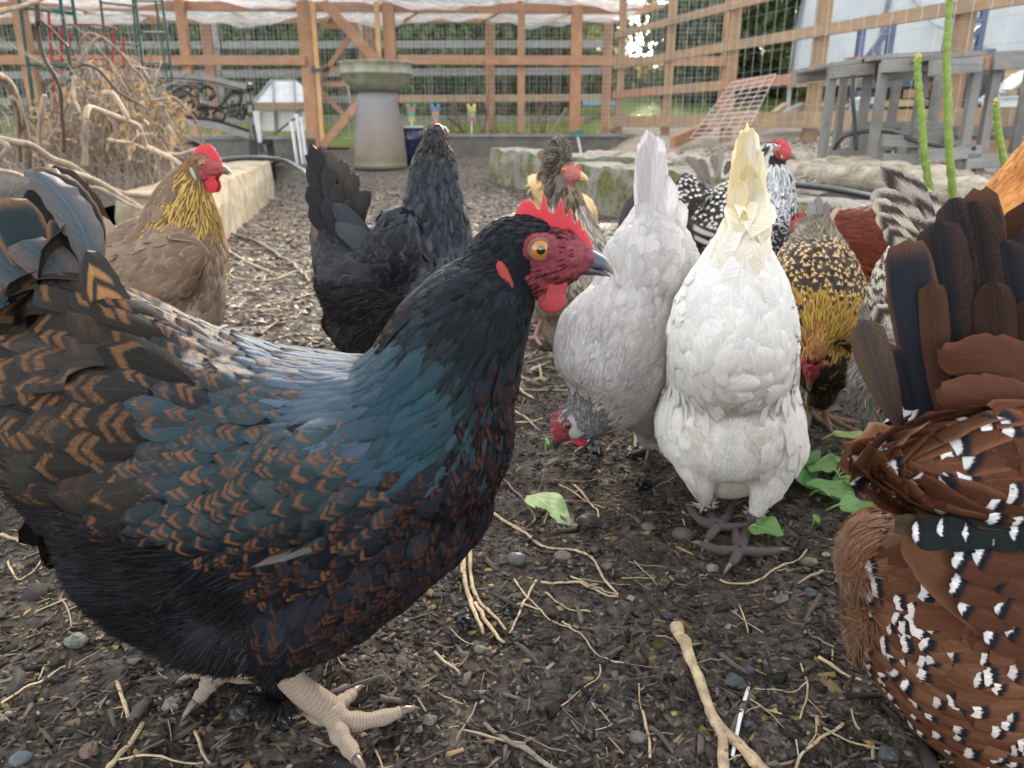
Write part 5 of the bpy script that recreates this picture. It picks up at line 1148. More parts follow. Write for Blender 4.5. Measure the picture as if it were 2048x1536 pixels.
# ---------------------------------------------------------------- materials
def wood(name, c1, c2, ang=0, k=1.0, rough=.75):
    t = NT(name); P = t.pos(); g = t.noise(7 * k, 5, .65, P, .6); f = t.noise(60 * k, 4, .7, t.map(P, (1, 1, .06) if ang else (.06, .06, 1)))
    kn = t.ss(t.vor(2.3 * k, P), .10, .03)
    c = t.mix(t.ss(t.m('ADD', t.m('MULTIPLY', g, .55), t.m('MULTIPLY', f, .45)), .35, .65), c1, c2)
    c = t.mix(t.m('MULTIPLY', kn, .6), c, tuple(x * .35 for x in c2)); gr_ = sum(c1) / 3 * .8
    c = t.mix(t.m('MULTIPLY', t.ss(t.noise(2.6 * k, 5, .75, P), .46, .72), .55), c, (gr_, gr_ * .93, gr_ * .85))
    return t.bsdf(c, rough, t.bump(f, .5, .003))
CEDAR = wood('cedar_post', (.43, .235, .125), (.30, .155, .085), 1); CEDARH = wood('cedar_rail', (.41, .225, .13), (.28, .145, .085))
CEDARL = wood('pale_cedar', (.60, .36, .17), (.46, .24, .10), 1)
TAN = wood('tan_post', (.34, .215, .115), (.23, .155, .09), 1); TANH = wood('tan_rail', (.42, .27, .15), (.26, .18, .11))
GREY = wood('grey_board', (.24, .235, .225), (.145, .14, .13)); GREYV = wood('grey_post', (.30, .29, .275), (.17, .16, .15), 1)
DARKB = wood('dark_bed_board', (.16, .145, .12), (.085, .08, .07)); BARK = wood('weathered_log', (.50, .43, .32), (.18, .15, .11), 0, 2.0, .9)
def wiremat(name, c, met=.6, r=.4): 
    t = NT(name); return t.bsdf(c, r, None, 0, Metallic=met)
GALV = wiremat('galvanised_wire', (.52, .56, .56), .5, .45); RUSTW = wiremat('pale_coated_wire', (.62, .50, .50), .2, .5)
GREENW = wiremat('green_coated_wire', (.022, .062, .055), 0, .9); REDW = wiremat('red_coated_wire', (.26, .035, .03), 0, .9)
HOSE = simple('black_hose', (.025, .026, .028), (.05, .05, .055), .4, 30, .1); GHOSE = simple('grey_hose', (.16, .16, .16), (.26, .25, .24), .5, 30, .1)
WHITE = simple('white_pvc', (.74, .76, .76), (.62, .63, .62), .4, 12, .05)
# concrete with moss
t = NT('mossy_concrete'); P = t.pos(); n = t.noise(14, 7, .75, P); m_ = t.noise(7, 5, .7, P); sz_ = t.sep(P); nn = t.sep(t.t.nodes.new('ShaderNodeNewGeometry').outputs['Normal'])
c = t.mix(t.ss(n, .35, .65), (.20, .185, .155), (.46, .43, .37))
side = t.m('SUBTRACT', 1.0, t.ss(nn[2], .3, .7))
moss = t.m('MULTIPLY', t.ss(t.m('ADD', m_, t.m('MULTIPLY', n, .4)), .60, .78), t.m('ADD', .15, t.m('MULTIPLY', side, .85)))
c = t.mix(moss, c, t.mix(t.ss(t.noise(60, 3), .4, .6), (.085, .095, .03), (.20, .21, .07)))
CONC = t.bsdf(c, .9, t.bump(t.m('ADD', n, t.m('MULTIPLY', t.noise(70, 4, .7, P), .5)), 1.0, .02))
t = NT('tan_concrete'); P = t.pos(); n = t.noise(9, 7, .75, P)
c = t.mix(t.ss(n, .32, .66), (.22, .175, .11), (.44, .38, .28)); c = t.mix(t.m('MULTIPLY', t.ss(t.noise(4, 4, .6, P), .52, .7), .6), c, (.15, .15, .05))
CONC2 = t.bsdf(c, .9, t.bump(t.m('ADD', n, t.m('MULTIPLY', t.noise(70, 4, .7, P), .4)), .9, .015))
BEDSOIL = simple('bed_soil', (.030, .025, .022), (.11, .095, .08), .9, 60, 1.0, .02)
def rough_block(name, c, L, Wd, Hh, ang, mat, label, cat, group=None, seg=26, amp=.012, seed=0):
    c = Vector(c); vs = []; fs = []; n = seg
    # closed box with subdivided faces, rounded and weathered
    prof = []
    m = 6
    w, h = Wd / 2, Hh
    base = [(-w, 0), (-w, h * .33), (-w, h * .66), (-w + .012, h - .006), (-w + .03, h), (-w * .4, h), (w * .4, h), (w - .03, h), (w - .012, h - .006), (w, h * .66), (w, h * .33), (w, 0)]
    k = len(base); ca, sa = math.cos(ang), math.sin(ang)
    for i in range(n + 1):
        u = (i / n - .5) * L; e = min(i, n - i); sh = 1 - (.03 if e == 0 else 0)
        for a, b in base:
            q = Vector((u, a * sh, b)); d = mnoise.noise_vector(Vector((q.x * 9 + seed, q.y * 9, q.z * 9))) * amp + mnoise.noise_vector(Vector((q.x * 30 + seed, q.y * 30, q.z * 30))) * amp * .5
            if b == 0: d.z = 0
            q += d; vs.append(c + Vector((q.x * ca - q.y * sa, q.x * sa + q.y * ca, q.z)))
    for i in range(n):
        for j in range(k - 1): fs.append((i * k + j, (i + 1) * k + j, (i + 1) * k + j + 1, i * k + j + 1))
        fs.append((i * k + k - 1, (i + 1) * k + k - 1, (i + 1) * k, i * k))
    fs.append(tuple(range(k))[::-1]); fs.append(tuple(n * k + j for j in range(k)))
    return MB().add(vs, fs).thing(name, mat, label, cat, group)
# left raised bed: long concrete kerb, soil behind it
d = Vector((-1.56 + 1.08, 5.05 - 2.75, 0)); L = d.length; mid = Vector((-1.32 - .13, 3.9, 0))
rough_block('concrete_kerb', (-1.46, 3.95, -.02), 2.55, .27, .25, math.atan2(2.3, -.44), CONC2, 'long tan concrete block edging the left bed behind the brown hen', 'block', 'blocks edging the garden beds', seed=3)
rough_block('concrete_kerb', at(1085, 388, 5.5).xy.to_3d() + Vector((.06, .22, 0)), 2.1, .30, .27, math.atan2(-1.9, .62), CONC, 'mossy concrete block behind the crested hen, left end by the path', 'block', 'blocks edging the garden beds', seed=11, amp=.022)
rough_block('concrete_kerb', at(1270, 440, 3.85).xy.to_3d() + Vector((.12, .14, 0)), 1.25, .32, .25, math.atan2(-1.0, .55), CONC, 'mossy concrete block with pale flat top behind the lavender hen tail', 'block', 'blocks edging the garden beds', seed=29, amp=.022)
rough_block('concrete_kerb', (1.33, 2.55, 0), 1.3, .26, .20, math.atan2(-.75, .8), CONC, 'low concrete block in shade behind the mahogany hen', 'block', 'blocks edging the garden beds', seed=41, amp=.02)
def soil_bed(name, poly, z, seed):
    xs = [p[0] for p in poly]; ys = [p[1] for p in poly]
    gx = np.arange(min(xs), max(xs), .05); gy = np.arange(min(ys), max(ys), .05); X, Y = np.meshgrid(gx, gy)
    ins = inpoly(X.ravel(), Y.ravel(), poly).reshape(X.shape)
    Z = z + (vnoise(X + 50, Y, .25, seed) - .5) * .05 + (vnoise(X + 50, Y, .07, seed + 1) - .5) * .03
    V = np.stack([X, Y, Z], -1).reshape(-1, 3); idx = np.arange(X.size).reshape(X.shape)
    q = np.stack([idx[:-1, :-1], idx[:-1, 1:], idx[1:, 1:], idx[1:, :-1]], -1).reshape(-1, 4)
    k = (ins[:-1, :-1] & ins[:-1, 1:] & ins[1:, 1:] & ins[1:, :-1]).ravel()
    link(name, np_mesh(name, V, q[k]), None, BEDSOIL, 'structure', True)
soil_bed('garden_soil', [(-1.35, 2.72), (-1.6, 5.2), (-2.2, 7.9), (-6, 7.9), (-6, 1.6), (-2.4, 1.5), (-1.5, 2.3)], .17, 60)
soil_bed('garden_soil', [(.28, 6.4), (.68, 4.5), (1.05, 3.4), (1.55, 2.75), (2.6, 2.2), (3.3, 2.6), (1.9, 4.0), (1.45, 5.2), (1.1, 6.6)], .15, 70)
# ---------------------------------------------------------------- weathered logs at the right bed
def log(p0, p1, r, label, group='weathered logs edging the right bed', seed=0, mat=BARK):
    p0, p1 = Vector(p0), Vector(p1); n = 22; pts = []; rr = []
    mb = MB(); pts = [p0.lerp(p1, i / n) + mnoise.noise_vector(Vector((i * .35 + seed, 0, 0))) * r * .35 for i in range(n + 1)]
    rr = [r * (1 + .22 * mnoise.noise(Vector((i * .5, seed, 2)))) for i in range(n + 1)]
    mb.tube(pts, rr, 12)
    mb.v = [tuple(Vector(v) + mnoise.noise_vector(Vector(v) * 14) * r * .22 + mnoise.noise_vector(Vector(v) * 40) * r * .08) for v in mb.v]
    return mb.thing('log', mat, label, 'log', group, True)
log(at(1178, 316, 6.2), at(1345, 322, 5.6), .06, 'grey weathered log lying along the far side of the bed behind the lavender tail', seed=1)
log(at(1340, 326, 5.4), at(1570, 352, 4.3), .065, 'dark grooved log behind the black and white speckled hen', seed=2)
log(at(1576, 318, 4.3), at(1925, 362, 3.1), .05, 'pale upper log running along the foot of the wooden tables', seed=3)
log(at(1560, 338, 4.1), at(1780, 362, 3.3), .06, 'pale lower log with a dark hollow right of the red faced speckled hen', seed=4)
log(at(1770, 360, 3.25), at(2060, 408, 2.5), .055, 'long weathered log behind the orange brown hen', seed=5)
# ---------------------------------------------------------------- raised beds with boards by the run
def box_bed(name, x0, x1, y0, y1, zb, zt, label, cat='raised bed', board=DARKB):
    r = empty(name, label, cat, 'board sided raised beds', ((x0 + x1) / 2, (y0 + y1) / 2, zb)); th = .05
    for p0, p1 in (((x0, y0), (x1, y0)), ((x0, y1), (x1, y1)), ((x0 + .026, y0 + .027), (x0 + .026, y1 - .027)), ((x1 - .026, y0 + .027), (x1 - .026, y1 - .027))):
        MB().beam((*p0, (zb + zt) / 2 - .05), (*p1, (zb + zt) / 2 - .05), th, zt - zb).part('board', r, board)
    MB().beam((x0 - .03, y0, zt - .03), (x1 + .03, y0, zt - .03), .11, .03).part('cap_board', r, GREY)
    MB().box(((x0 + x1) / 2, (y0 + y1) / 2, zt - .12), x1 - x0 - .1, y1 - y0 - .1, .1).part('soil', r, BEDSOIL)
    return r
yb = 8.9; p = at(880, 300, yb); q = at(1345, 300, yb)
box_bed('raised_bed', p.x - .9, q.x, yb, yb + .95, .10, .375, 'long dark board sided bed with yellowing plants behind the bird bath')
yb2 = 8.2; p = at(-200, 300, yb2); q = at(588, 300, yb2)
box_bed('raised_bed', p.x, q.x, yb2, yb2 + .9, .05, .36, 'dark board sided bed under the iron bench at the left')
# low plants growing in the beds
LEAFY = simple('yellowing_leaves', (.42, .40, .06), (.16, .22, .05), .6, 40, 0, transl=.3); LEAFB = simple('brown_dead_leaves', (.30, .16, .08), (.16, .09, .05), .7, 40, 0, transl=.1)
def small_plant(c, s, mat, label, n=40, group=None, name='low_plant'):
    mb = MB()
    for i in range(n):
        a = random.uniform(0, 6.28); e = random.uniform(.1, 1.3); r = random.uniform(.2, 1) * s
        p = Vector(c) + Vector((math.cos(a) * math.cos(e), math.sin(a) * math.cos(e), math.sin(e))) * r
        d = Vector((random.gauss(0, 1), random.gauss(0, 1), random.gauss(0, .6))).normalized() * s * .28; e2 = Vector((random.gauss(0, 1), random.gauss(0, 1), random.gauss(0, 1))); e2 = d.cross(e2).normalized() * s * .14
        mb.add([p - d, p + e2, p + d, p - e2], [(0, 1, 2, 3)])
        if i % 3 == 0: mb.tube([c, p], .0015, 3, False)
    return mb.thing(name, mat, label, 'plant', group)
for i in range(34):
    px = 790 + i * 16 + random.uniform(-6, 6)
    if px > 1330: break
    P0 = at(px, 262 + random.uniform(-3, 2), yb + random.uniform(.2, .7)); P0.z = .335
    small_plant(P0, random.uniform(.05, .10), random.choice([LEAFY, LEAFY, LEAFB]), 'small yellowing plant in the long bed behind the bird bath', 26, 'low plants in the long raised bed')
for i in range(18):
    P0 = at(350 + i * 14 + random.uniform(-6, 6), 266, yb2 + random.uniform(.1, .6)); P0.z = .32
    small_plant(P0, random.uniform(.04, .09), random.choice([LEAFY, LEAFB, LEAFY]), 'small yellow green plant in the bed under the iron bench', 22, 'low plants in the left raised bed')
# bare twiggy shrubs in the long bed
for j, (px, h) in enumerate(((905, .42), (925, .5), (965, .55), (985, .45), (1068, .48), (1085, .38))):
    mb = MB(); c0 = at(px, 262, yb + .4); c0.z = .31
    for i in range(12):
        a = random.uniform(0, 6.28); d = Vector((math.cos(a) * .25, math.sin(a) * .25, 1)).normalized(); mb.tube([c0, c0 + d * h * .5, c0 + d * h * random.uniform(.8, 1.1) + Vector((random.gauss(0, .03), random.gauss(0, .03), 0))], [.004, .003, .0015], 4, False)
    mb.thing('bare_shrub', simple('twig_bark', (.22, .15, .10), (.12, .08, .06), .8), ('thin reddish bare shrub left of the tall grey fence post', 'bare shrub with upright twigs behind the long bed', 'tall bare shrub beside the middle grey post', 'bare shrub leaning by the middle post', 'pale dry shrub left of the orange post', 'short dry shrub against the orange post')[j], 'shrub', 'bare shrubs in the long bed')
# ---------------------------------------------------------------- wire mesh helper
def wire_panel(mb, p00, p10, p01, nx, ny, r):
    p00, p10, p01 = Vector(p00), Vector(p10), Vector(p01); U = p10 - p00; W_ = p01 - p00; n = U.cross(W_).normalized()
    def w(a, b):
        d = (b - a).normalized(); s = d.cross(n).normalized()
        o = [s * r, (-s * .5 + n * .87) * r, (-s * .5 - n * .87) * r]
        mb.add([a + q for q in o] + [b + q for q in o], [(0, 1, 4, 3), (1, 2, 5, 4), (2, 0, 3, 5)])
    for i in range(nx + 1): w(p00 + U * (i / nx), p00 + U * (i / nx) + W_)
    for j in range(ny + 1): w(p00 + W_ * (j / ny) + n * r * 1.6, p00 + W_ * (j / ny) + U + n * r * 1.6)
# ---------------------------------------------------------------- the wooden chicken run (front frame at Y 10, back at 11.5)
YF, YB = 10.0, 11.5
def vx(px, Y, py=200): return at(px, py, Y).x
run = empty('chicken_run', 'orange cedar framed run with wire mesh and plastic roof across the back', 'chicken run', None, (0, YF, .17))
def post(root, px, Y, w, z1=2.7, mat=CEDAR, zb=.12, dep=None, name='post', py=200):
    x = vx(px, Y, py); MB().beam((x, Y, zb), (x, Y, z1), w, dep or w, (0, 1, 0)).part(name, root, mat)
for px, w in ((72, .13), (384, .10), (623, .15), (785, .13), (1042, .085), (1150, .13), (1446, .10)): post(run, px, YF, w, 2.7 if px not in (1042,) else 1.75)
for px in (-240, 428, 980, 1212, 745): post(run, px, YB, .12, 1.75, CEDAR)
def rail(root, a, b, w, h, mat=CEDARH, name='rail'): MB().beam(a, b, w, h).part(name, root, mat)
rail(run, at(-300, 119, YF - .09), at(612, 121, YF - .09), .05, .105); rail(run, at(795, 119, YF - .09), at(1463, 123, YF - .09), .05, .105)
rail(run, at(-300, 8, YF + .08), at(1240, 18, YF + .08), .05, .105, name='top_plate'); rail(run, at(-300, 42, YB), at(1250, 36, YB), .05, .10, name='top_plate')
rail(run, at(1240, 18, YF + .08), at(1328, 12, YF + .1), .05, .05)
for a, b in (((170, 22), (240, 8)), ((240, 8), (332, 40)), ((455, -4), (500, 40)), ((690, -4), (655, 40)), ((850, 6), (806, 38)), ((1045, -6), (960, 38)), ((1180, 6), (1092, 36)), ((60, -4), (96, 36)), ((1315, 12), (1230, 34))):
    MB().beam(at(a[0], a[1], YF + .16), at(b[0], b[1], YB - .08), .045, .09).part('rafter', run, CEDARL if a[0] != 690 else CEDAR)
mb = MB(); wire_panel(mb, (vx(-260, YF), YF + .07, .2), (vx(612, YF), YF + .07, .2), (vx(-260, YF), YF + .07, 2.4), 110, 44, .0016)
wire_panel(mb, (vx(795, YF), YF + .07, .2), (vx(1446, YF), YF + .07, .2), (vx(795, YF), YF + .07, 2.4), 84, 44, .0016)
wire_panel(mb, (vx(-260, YB), YB + .07, .3), (vx(1220, YB), YB + .07, .3), (vx(-260, YB), YB + .07, 1.78), 120, 16, .0013)
mb.part('wire_mesh', run, GALV, 'stuff')
# roof sheeting
xs = np.linspace(vx(-300, YB), vx(1240, YB), 170); ys = np.linspace(YF - 2.2, YB - .05, 26); X, Yv = np.meshgrid(xs, ys)
Z = 1.80 + .05 * np.sin(X * 3.1 + 1) * np.sin((Yv - YF) * 2.1 + 1.5) + .018 * np.sin(X * 13 + 2 * np.sin(Yv * 4)) + (vnoise(X + 40, Yv, .3, 9) - .5) * .09 - .06 * np.abs(np.sin(X * 1.45)) * sstep(YF + .3, YB, Yv)
idx = np.arange(X.size).reshape(X.shape); V = np.stack([X, Yv, Z], -1).reshape(-1, 3)
me = np_mesh('roof_sheet', V, np.stack([idx[:-1, :-1], idx[:-1, 1:], idx[1:, 1:], idx[1:, :-1]], -1).reshape(-1, 4))
t = NT('clear_plastic_sheet'); P = t.pos(); gl = t.t.nodes.new('ShaderNodeBsdfPrincipled'); gl.inputs['Base Color'].default_value = (.80, .84, .88, 1); gl.inputs['Roughness'].default_value = .25
tr = t.t.nodes.new('ShaderNodeBsdfTransparent'); tl = t.t.nodes.new('ShaderNodeBsdfTranslucent'); tl.inputs[0].default_value = (.85, .88, .92, 1)
m1 = t.t.nodes.new('ShaderNodeMixShader'); m1.inputs[0].default_value = .5; t.t.links.new(gl.outputs[0], m1.inputs[1]); t.t.links.new(tl.outputs[0], m1.inputs[2])
m2 = t.t.nodes.new('ShaderNodeMixShader'); t.put(m2.inputs[0], t.m('ADD', .34, t.m('MULTIPLY', t.ss(t.noise(9, 4, .7, t.map(P, (.5, 3, 3))), .40, .70), .6))); t.t.links.new(tr.outputs[0], m2.inputs[1]); t.t.links.new(m1.outputs[0], m2.inputs[2]); t.t.links.new(m2.outputs[0], t.out.inputs[0])
part('roof_sheet', me, run, t.mat, None, True)
# door of the run
gate = empty('gate', 'cedar framed mesh door with diagonal braces standing behind the bird bath', 'gate', None, (vx(700, YF), YF, .17))
yd = YF - .12
x0, x1 = vx(644, YF), vx(766, YF); 
for x in (x0, x1): MB().beam((x, yd, .20), (x, yd, 2.5), .055, .045, (0, 1, 0)).part('stile', gate, CEDARL)
MB().beam(at(640, 302, yd), at(700, 301, yd), .05, .08).part('rail', gate, CEDARH)
MB().beam(at(612, 300, yd), at(770, 300, yd), .05, .055).part('rail', gate, CEDARH)
MB().beam(at(640, -4, yd - .05), at(772, 142, yd - .05), .04, .105).part('brace', gate, CEDARH)
MB().beam(at(646, 292, yd - .05), at(722, 200, yd - .05), .04, .10).part('brace', gate, CEDARH)
for a, b in (((640, 160), (700, 72)), ((640, 180), (690, 232)), ((640, 169), (700, 168)), ((640, 52), (716, 54)), ((714, 56), (726, 120)), ((640, 139), (690, 140))):
    MB().beam(at(*a, yd + .25), at(*b, yd + .25), .04, .06).part('brace', gate, CEDAR)
mb = MB(); wire_panel(mb, (x0, yd + .03, .25), (x1, yd + .03, .25), (x0, yd + .03, 2.4), 16, 42, .0014); mb.part('wire_mesh', gate, GALV, 'stuff')
MB().box(at(627, 139, yd - .03), .05, .03, .07).beam(at(627, 139, yd - .05), at(646, 139, yd - .05), .03, .02).part('hinge', gate, HOSE)
# ---------------------------------------------------------------- grey board fence further back
YG = 13.6
bf = empty('board_fence', 'weathered grey board fence with horizontal rails behind the wire run', 'fence', None, (0, YG, .3))
for px, mat, w in ((-330, GREYV, .14), (-20, GREYV, .14), (443, GREYV, .13), (728, GREYV, .09), (982, GREYV, .13), (1212, TAN, .12)):
    x = vx(px, YG); MB().beam((x, YG, .3), (x, YG, 2.35 if px != 728 else 3), w, w, (0, 1, 0)).part('post', bf, mat)
pxs = [-330, -20, 443, 728, 982, 1212]
for i in range(5):
    for (ya, yb_) in ((92, 88), (153, 142), (205, 195), (244, 236)):
        f = (pxs[i] + 330) / 1542; y0 = ya + (yb_ - ya) * f; f2 = (pxs[i + 1] + 330) / 1542; y1 = ya + (yb_ - ya) * f2
        MB().beam(at(pxs[i] + 2, y0, YG - .09), at(pxs[i + 1] - 2, y1, YG - .09), .035, .115 if ya < 240 else .08).part('board', bf, GREY if ya not in (205,) or i < 3 else TANH)
# ---------------------------------------------------------------- right fence running towards the camera
rf = empty('garden_fence', 'tan post and rail fence with stock wire along the right side', 'fence', None, (1.8, 6, .4))
def fpt(Y, z): return Vector((1.18 + .307 * (9 - Y), Y, z))
FY = [9.0, 7.95, 6.9, 5.84, 4.68, 3.4]
for Y, w in zip(FY, (.075, .075, .08, .085, .085, .09)):
    p = fpt(Y, 0); zb = float(terrain(p.x, Y)); MB().beam((p.x, Y, zb - .06), (p.x, Y, 2.6), w, w, (0, 1, 0)).part('post', rf, TAN)
for i in range(5):
    for z, h in ((1.36, .065), (1.06, .072), (.765, .075), (.485, .11)):
        a, b = fpt(FY[i], z), fpt(FY[i + 1], z); o = Vector((-.07, -.03, 0)); MB().beam(a + o, b + o, .035, h).part('rail', rf, TANH if z != .765 or i % 2 else CEDARH)
mb = MB(); a, b = fpt(9, .45), fpt(3.4, .45); o = Vector((-.12, -.04, 0)); wire_panel(mb, a + o, b + o, a + o + Vector((0, 0, 1.7)), 50, 13, .0011); mb.part('wire_mesh', rf, GALV, 'stuff')
# leaning wire panel
wp = MB(); wire_panel(wp, at(1380, 276, 6.0), at(1452, 270, 5.7), at(1464, 165, 5.9), 5, 11, .0032)
a, b, c_, d_ = at(1464, 165, 5.9), at(1552, 148, 5.5), at(1380, 276, 6.0), at(1455, 272, 5.6)
wp = MB(); wire_panel(wp, c_, d_, a, 5, 12, .0030)
def quadwire(mb, c00, c10, c01, c11, nx, ny, r):
    for i in range(nx + 1): mb.tube([c00.lerp(c10, i / nx), c01.lerp(c11, i / nx)], r, 4, False)
    for j in range(ny + 1): mb.tube([c00.lerp(c01, j / ny), c10.lerp(c11, j / ny)], r, 4, False)
wp = MB(); quadwire(wp, c_, d_ + Vector((.12, 0, 0)), a, b, 5, 12, .0033)
wp.thing('wire_grid_panel', RUSTW, 'pale square wire grid panel leaning against the right fence', 'wire panel')
MB().beam(at(1345, 285, 6.6), at(1420, 252, 7.2), .05, .09).thing('plank', CEDARH, 'short orange plank lying at the end of the long bed', 'plank')
# ---------------------------------------------------------------- bird bath and pot
bb = empty('bird_bath', 'large stoneware bird bath on a flared glazed pedestal in front of the door', 'bird bath')
Yb = 7.6; cb = at(757, 240, Yb); cb.z = .055; sc = cdepth(at(757, 240, Yb)) / F
t = NT('glazed_stoneware'); P = t.pos(); n = t.noise(5, 6, .7, P); zz = t.sep(P)[2]
g = t.ramp(t.m('ADD', t.m('MULTIPLY', zz, .8), t.m('MULTIPLY', t.m('SUBTRACT', n, .5), .5)), [(.05, (.15, .15, .09)), (.25, (.20, .155, .13)), (.55, (.185, .185, .20)), (.8, (.20, .205, .185))])
g = t.mix(t.m('MULTIPLY', t.ss(t.noise(3, 5, .7, P), .5, .7), .7), g, (.22, .20, .13))
STONE = t.bsdf(g, .45, t.bump(t.m('ADD', n, t.m('MULTIPLY', t.m('SINE', t.m('MULTIPLY', zz, 160)), .12)), .2, .006))
S = lambda r, y: (r * sc, (335 - y) * sc)
MB().lathe([S(30, 335), S(53, 334), S(54, 326), S(52.5, 324), S(53.5, 318), S(52, 300), S(50, 270), S(45, 235), S(40, 205), S(38, 190), S(20, 189)], cb, 48).part('pedestal', bb, STONE, None, True)
t = NT('mossy_bowl'); P = t.pos(); n = t.noise(8, 6, .7, P); zz = t.sep(P)[2]
STONE2 = t.bsdf(t.mix(t.ss(n, .35, .65), (.28, .27, .215), (.16, .175, .10)), .6, t.bump(n, .5, .01))
MB().lathe([S(10, 190), S(38, 189), S(50, 183), S(62, 170), S(68, 158), S(70, 157), S(71.5, 155), S(70, 153), S(70, 138), S(73, 136), S(72, 134), S(67, 135), S(64, 140), S(50, 150), S(10, 152)], cb, 56).part('bowl', bb, STONE2, None, True)
bb.location = (0, 0, 0)
pot = empty('glazed_pot', 'dark blue glazed pot standing just right of the bird bath', 'pot'); cp = at(818, 300, 7.9); cp.z = .06
t = NT('blue_glaze'); BL = t.bsdf(t.mix(t.ss(t.noise(14, 4, .6, t.map(t.pos(), (2, 2, .3))), .5, .7), (.012, .015, .03), (.05, .07, .32)), .12)
MB().lathe([(.05, 0), (.10, 0), (.125, .12), (.14, .25), (.145, .36), (.13, .36), (.12, .2)], cp, 32).part('vessel', pot, BL, None, True)
MB().lathe([(.13, .36), (.155, .362), (.158, .38), (.14, .385), (.13, .37)], cp, 32).part('rim', pot, simple('pale_rim', (.45, .52, .6), None, .2, bump=0), None, True)
# ---------------------------------------------------------------- cold frame, pipes, garden stakes
cf = empty('cold_frame', 'small white greenhouse with sloping clear panels left of the door', 'greenhouse'); Yc = 12.5
POLY = simple('white_polycarbonate', (.84, .86, .86), (.72, .74, .74), .35, 3, .05); ALU = simple('aluminium', (.42, .44, .46), None, .5, 10, 0, Metallic=.2)
def slab(pts, th, name, root, mat, nrm=Vector((0, 1, 0))):
    vs = [Vector(p) for p in pts] + [Vector(p) + nrm * th for p in pts]; n = len(pts)
    fs = [tuple(range(n)), tuple(range(2 * n - 1, n - 1, -1))] + [(i, i + n, (i + 1) % n + n, (i + 1) % n) for i in range(n)]
    MB().add(vs, fs).part(name, root, mat)
q = lambda x, y, dy=0: at(x, y, Yc + dy)
slab([q(508, 205), q(547, 205, .02), q(547, 160, .35), q(543, 160, .35)], .03, 'panel', cf, POLY); slab([q(548, 205), q(590, 205), q(588, 160, .35), q(548, 160, .35)], .03, 'panel', cf, POLY); slab([q(591, 205), q(615, 205), q(612, 178, .2), q(590, 160, .35)], .03, 'panel', cf, POLY)
for a, b in (((508, 205), (543, 160)), ((548, 205), (546, 160)), ((590, 205), (588, 160)), ((543, 160), (589, 160))): MB().beam(q(*a, -.02), q(*b, .32), .03, .03).part('frame', cf, ALU)
slab([q(512, 262, .1), q(614, 262, .1), q(614, 222, .1), q(512, 222, .1)], .3, 'wall', cf, POLY)
MB().beam(q(510, 214, -.1), q(616, 212, -.1), .08, .11).part('shelf_board', cf, TANH)
for x in (518, 552, 596): MB().beam(q(x, 262, .05), q(x, 222, .05), .05, .05).part('frame', cf, GREYV)
for i, (x, y0, y1) in enumerate(((584, 250, 322), (594, 236, 300), (603, 242, 300))):
    a = at(x, y0, 8.0); b = Vector((a.x + .02, a.y, .05)); MB().tube([a, b], .016, 8).tube([a, a + Vector((0, 0, .035))], .024, 8).thing('standpipe', WHITE, ('shortest white water pipe, nearest the bed corner', 'white water pipe in the middle of three by the door', 'white water pipe closest to the orange door post')[i], 'pipe', 'white pipes beside the door')
MB().tube([at(598, 232, 8), at(585, 240, 8), at(572, 250, 8), at(550, 268, 8)], .01, 6).thing('irrigation_line', HOSE, 'black irrigation line rising to the white pipes', 'hose')
for i, (x, cols) in enumerate(((823, ((.62, .12, .06), (.10, .45, .28), (.75, .65, .10))), (871, ((.08, .15, .5), (.75, .35, .08), (.10, .42, .48))), (943, ((.75, .70, .12), (.35, .55, .08), (.60, .05, .28))))):
    r = empty('garden_stake', ('red green and yellow garden marker nearest the bird bath', 'blue and orange garden marker above the black hen', 'yellow green and magenta garden marker in the long bed')[i], 'garden marker', 'coloured garden markers in the long bed'); Ys = yb + .3
    c0 = at(x, 228, Ys); MB().tube([c0, Vector((c0.x, c0.y, .32))], .008, 6).part('stake', r, WHITE)
    for j, cc in enumerate(cols): MB().box(c0 + Vector((0, 0, .055 - j * .055)), .095 - .012 * j, .02, .052).part('panel', r, simple('marker_paint', tuple(x * .45 + .10 for x in cc), None, .5, bump=0))  # panel colours washed with grey, haze painted in
    for s_ in (-1, 1): MB().box(c0 + Vector((s_ * .035, 0, .09)), .03, .02, .03).part('wing', r, simple('marker_paint', cols[(i + 1) % 3], None, .5, bump=0))
tap = empty('garden_tap', 'small green and white garden tap behind the crested hen', 'tap'); ct = at(1155, 272, 8.6)
MB().tube([ct, ct + Vector((.03, 0, -.12)), ct + Vector((.05, 0, -.22))], .013, 8).part('pipe', tap, WHITE); MB().box(ct + Vector((-.01, -.01, .02)), .13, .05, .04).ell(ct + Vector((.03, 0, .05)), .03, .03, .02).part('valve', tap, simple('green_plastic', (.02, .16, .13), None, .4, bump=0)); MB().lathe([(.0, .12), (.035, .115), (.03, .10), (.006, .095), (.006, .04)], ct + Vector((.04, 0, .06)), 12).part('cap', tap, simple('orange_cap', (.55, .26, .10), None, .6, bump=0))
MB().tube(smooth_pts([at(895, 236, 9), at(910, 246, 9.05), at(925, 262, 9.1), at(935, 270, 9.2)]), .01, 5).thing('irrigation_line', HOSE, 'thin black irrigation line by the blue garden marker', 'hose')
MB().tube([at(1105, 262, 9.1), at(1132, 218, 9.0)], .009, 6).thing('cane', simple('cane', (.45, .28, .16), None), 'pale cane leaning in the long bed left of the crested hen', 'cane')
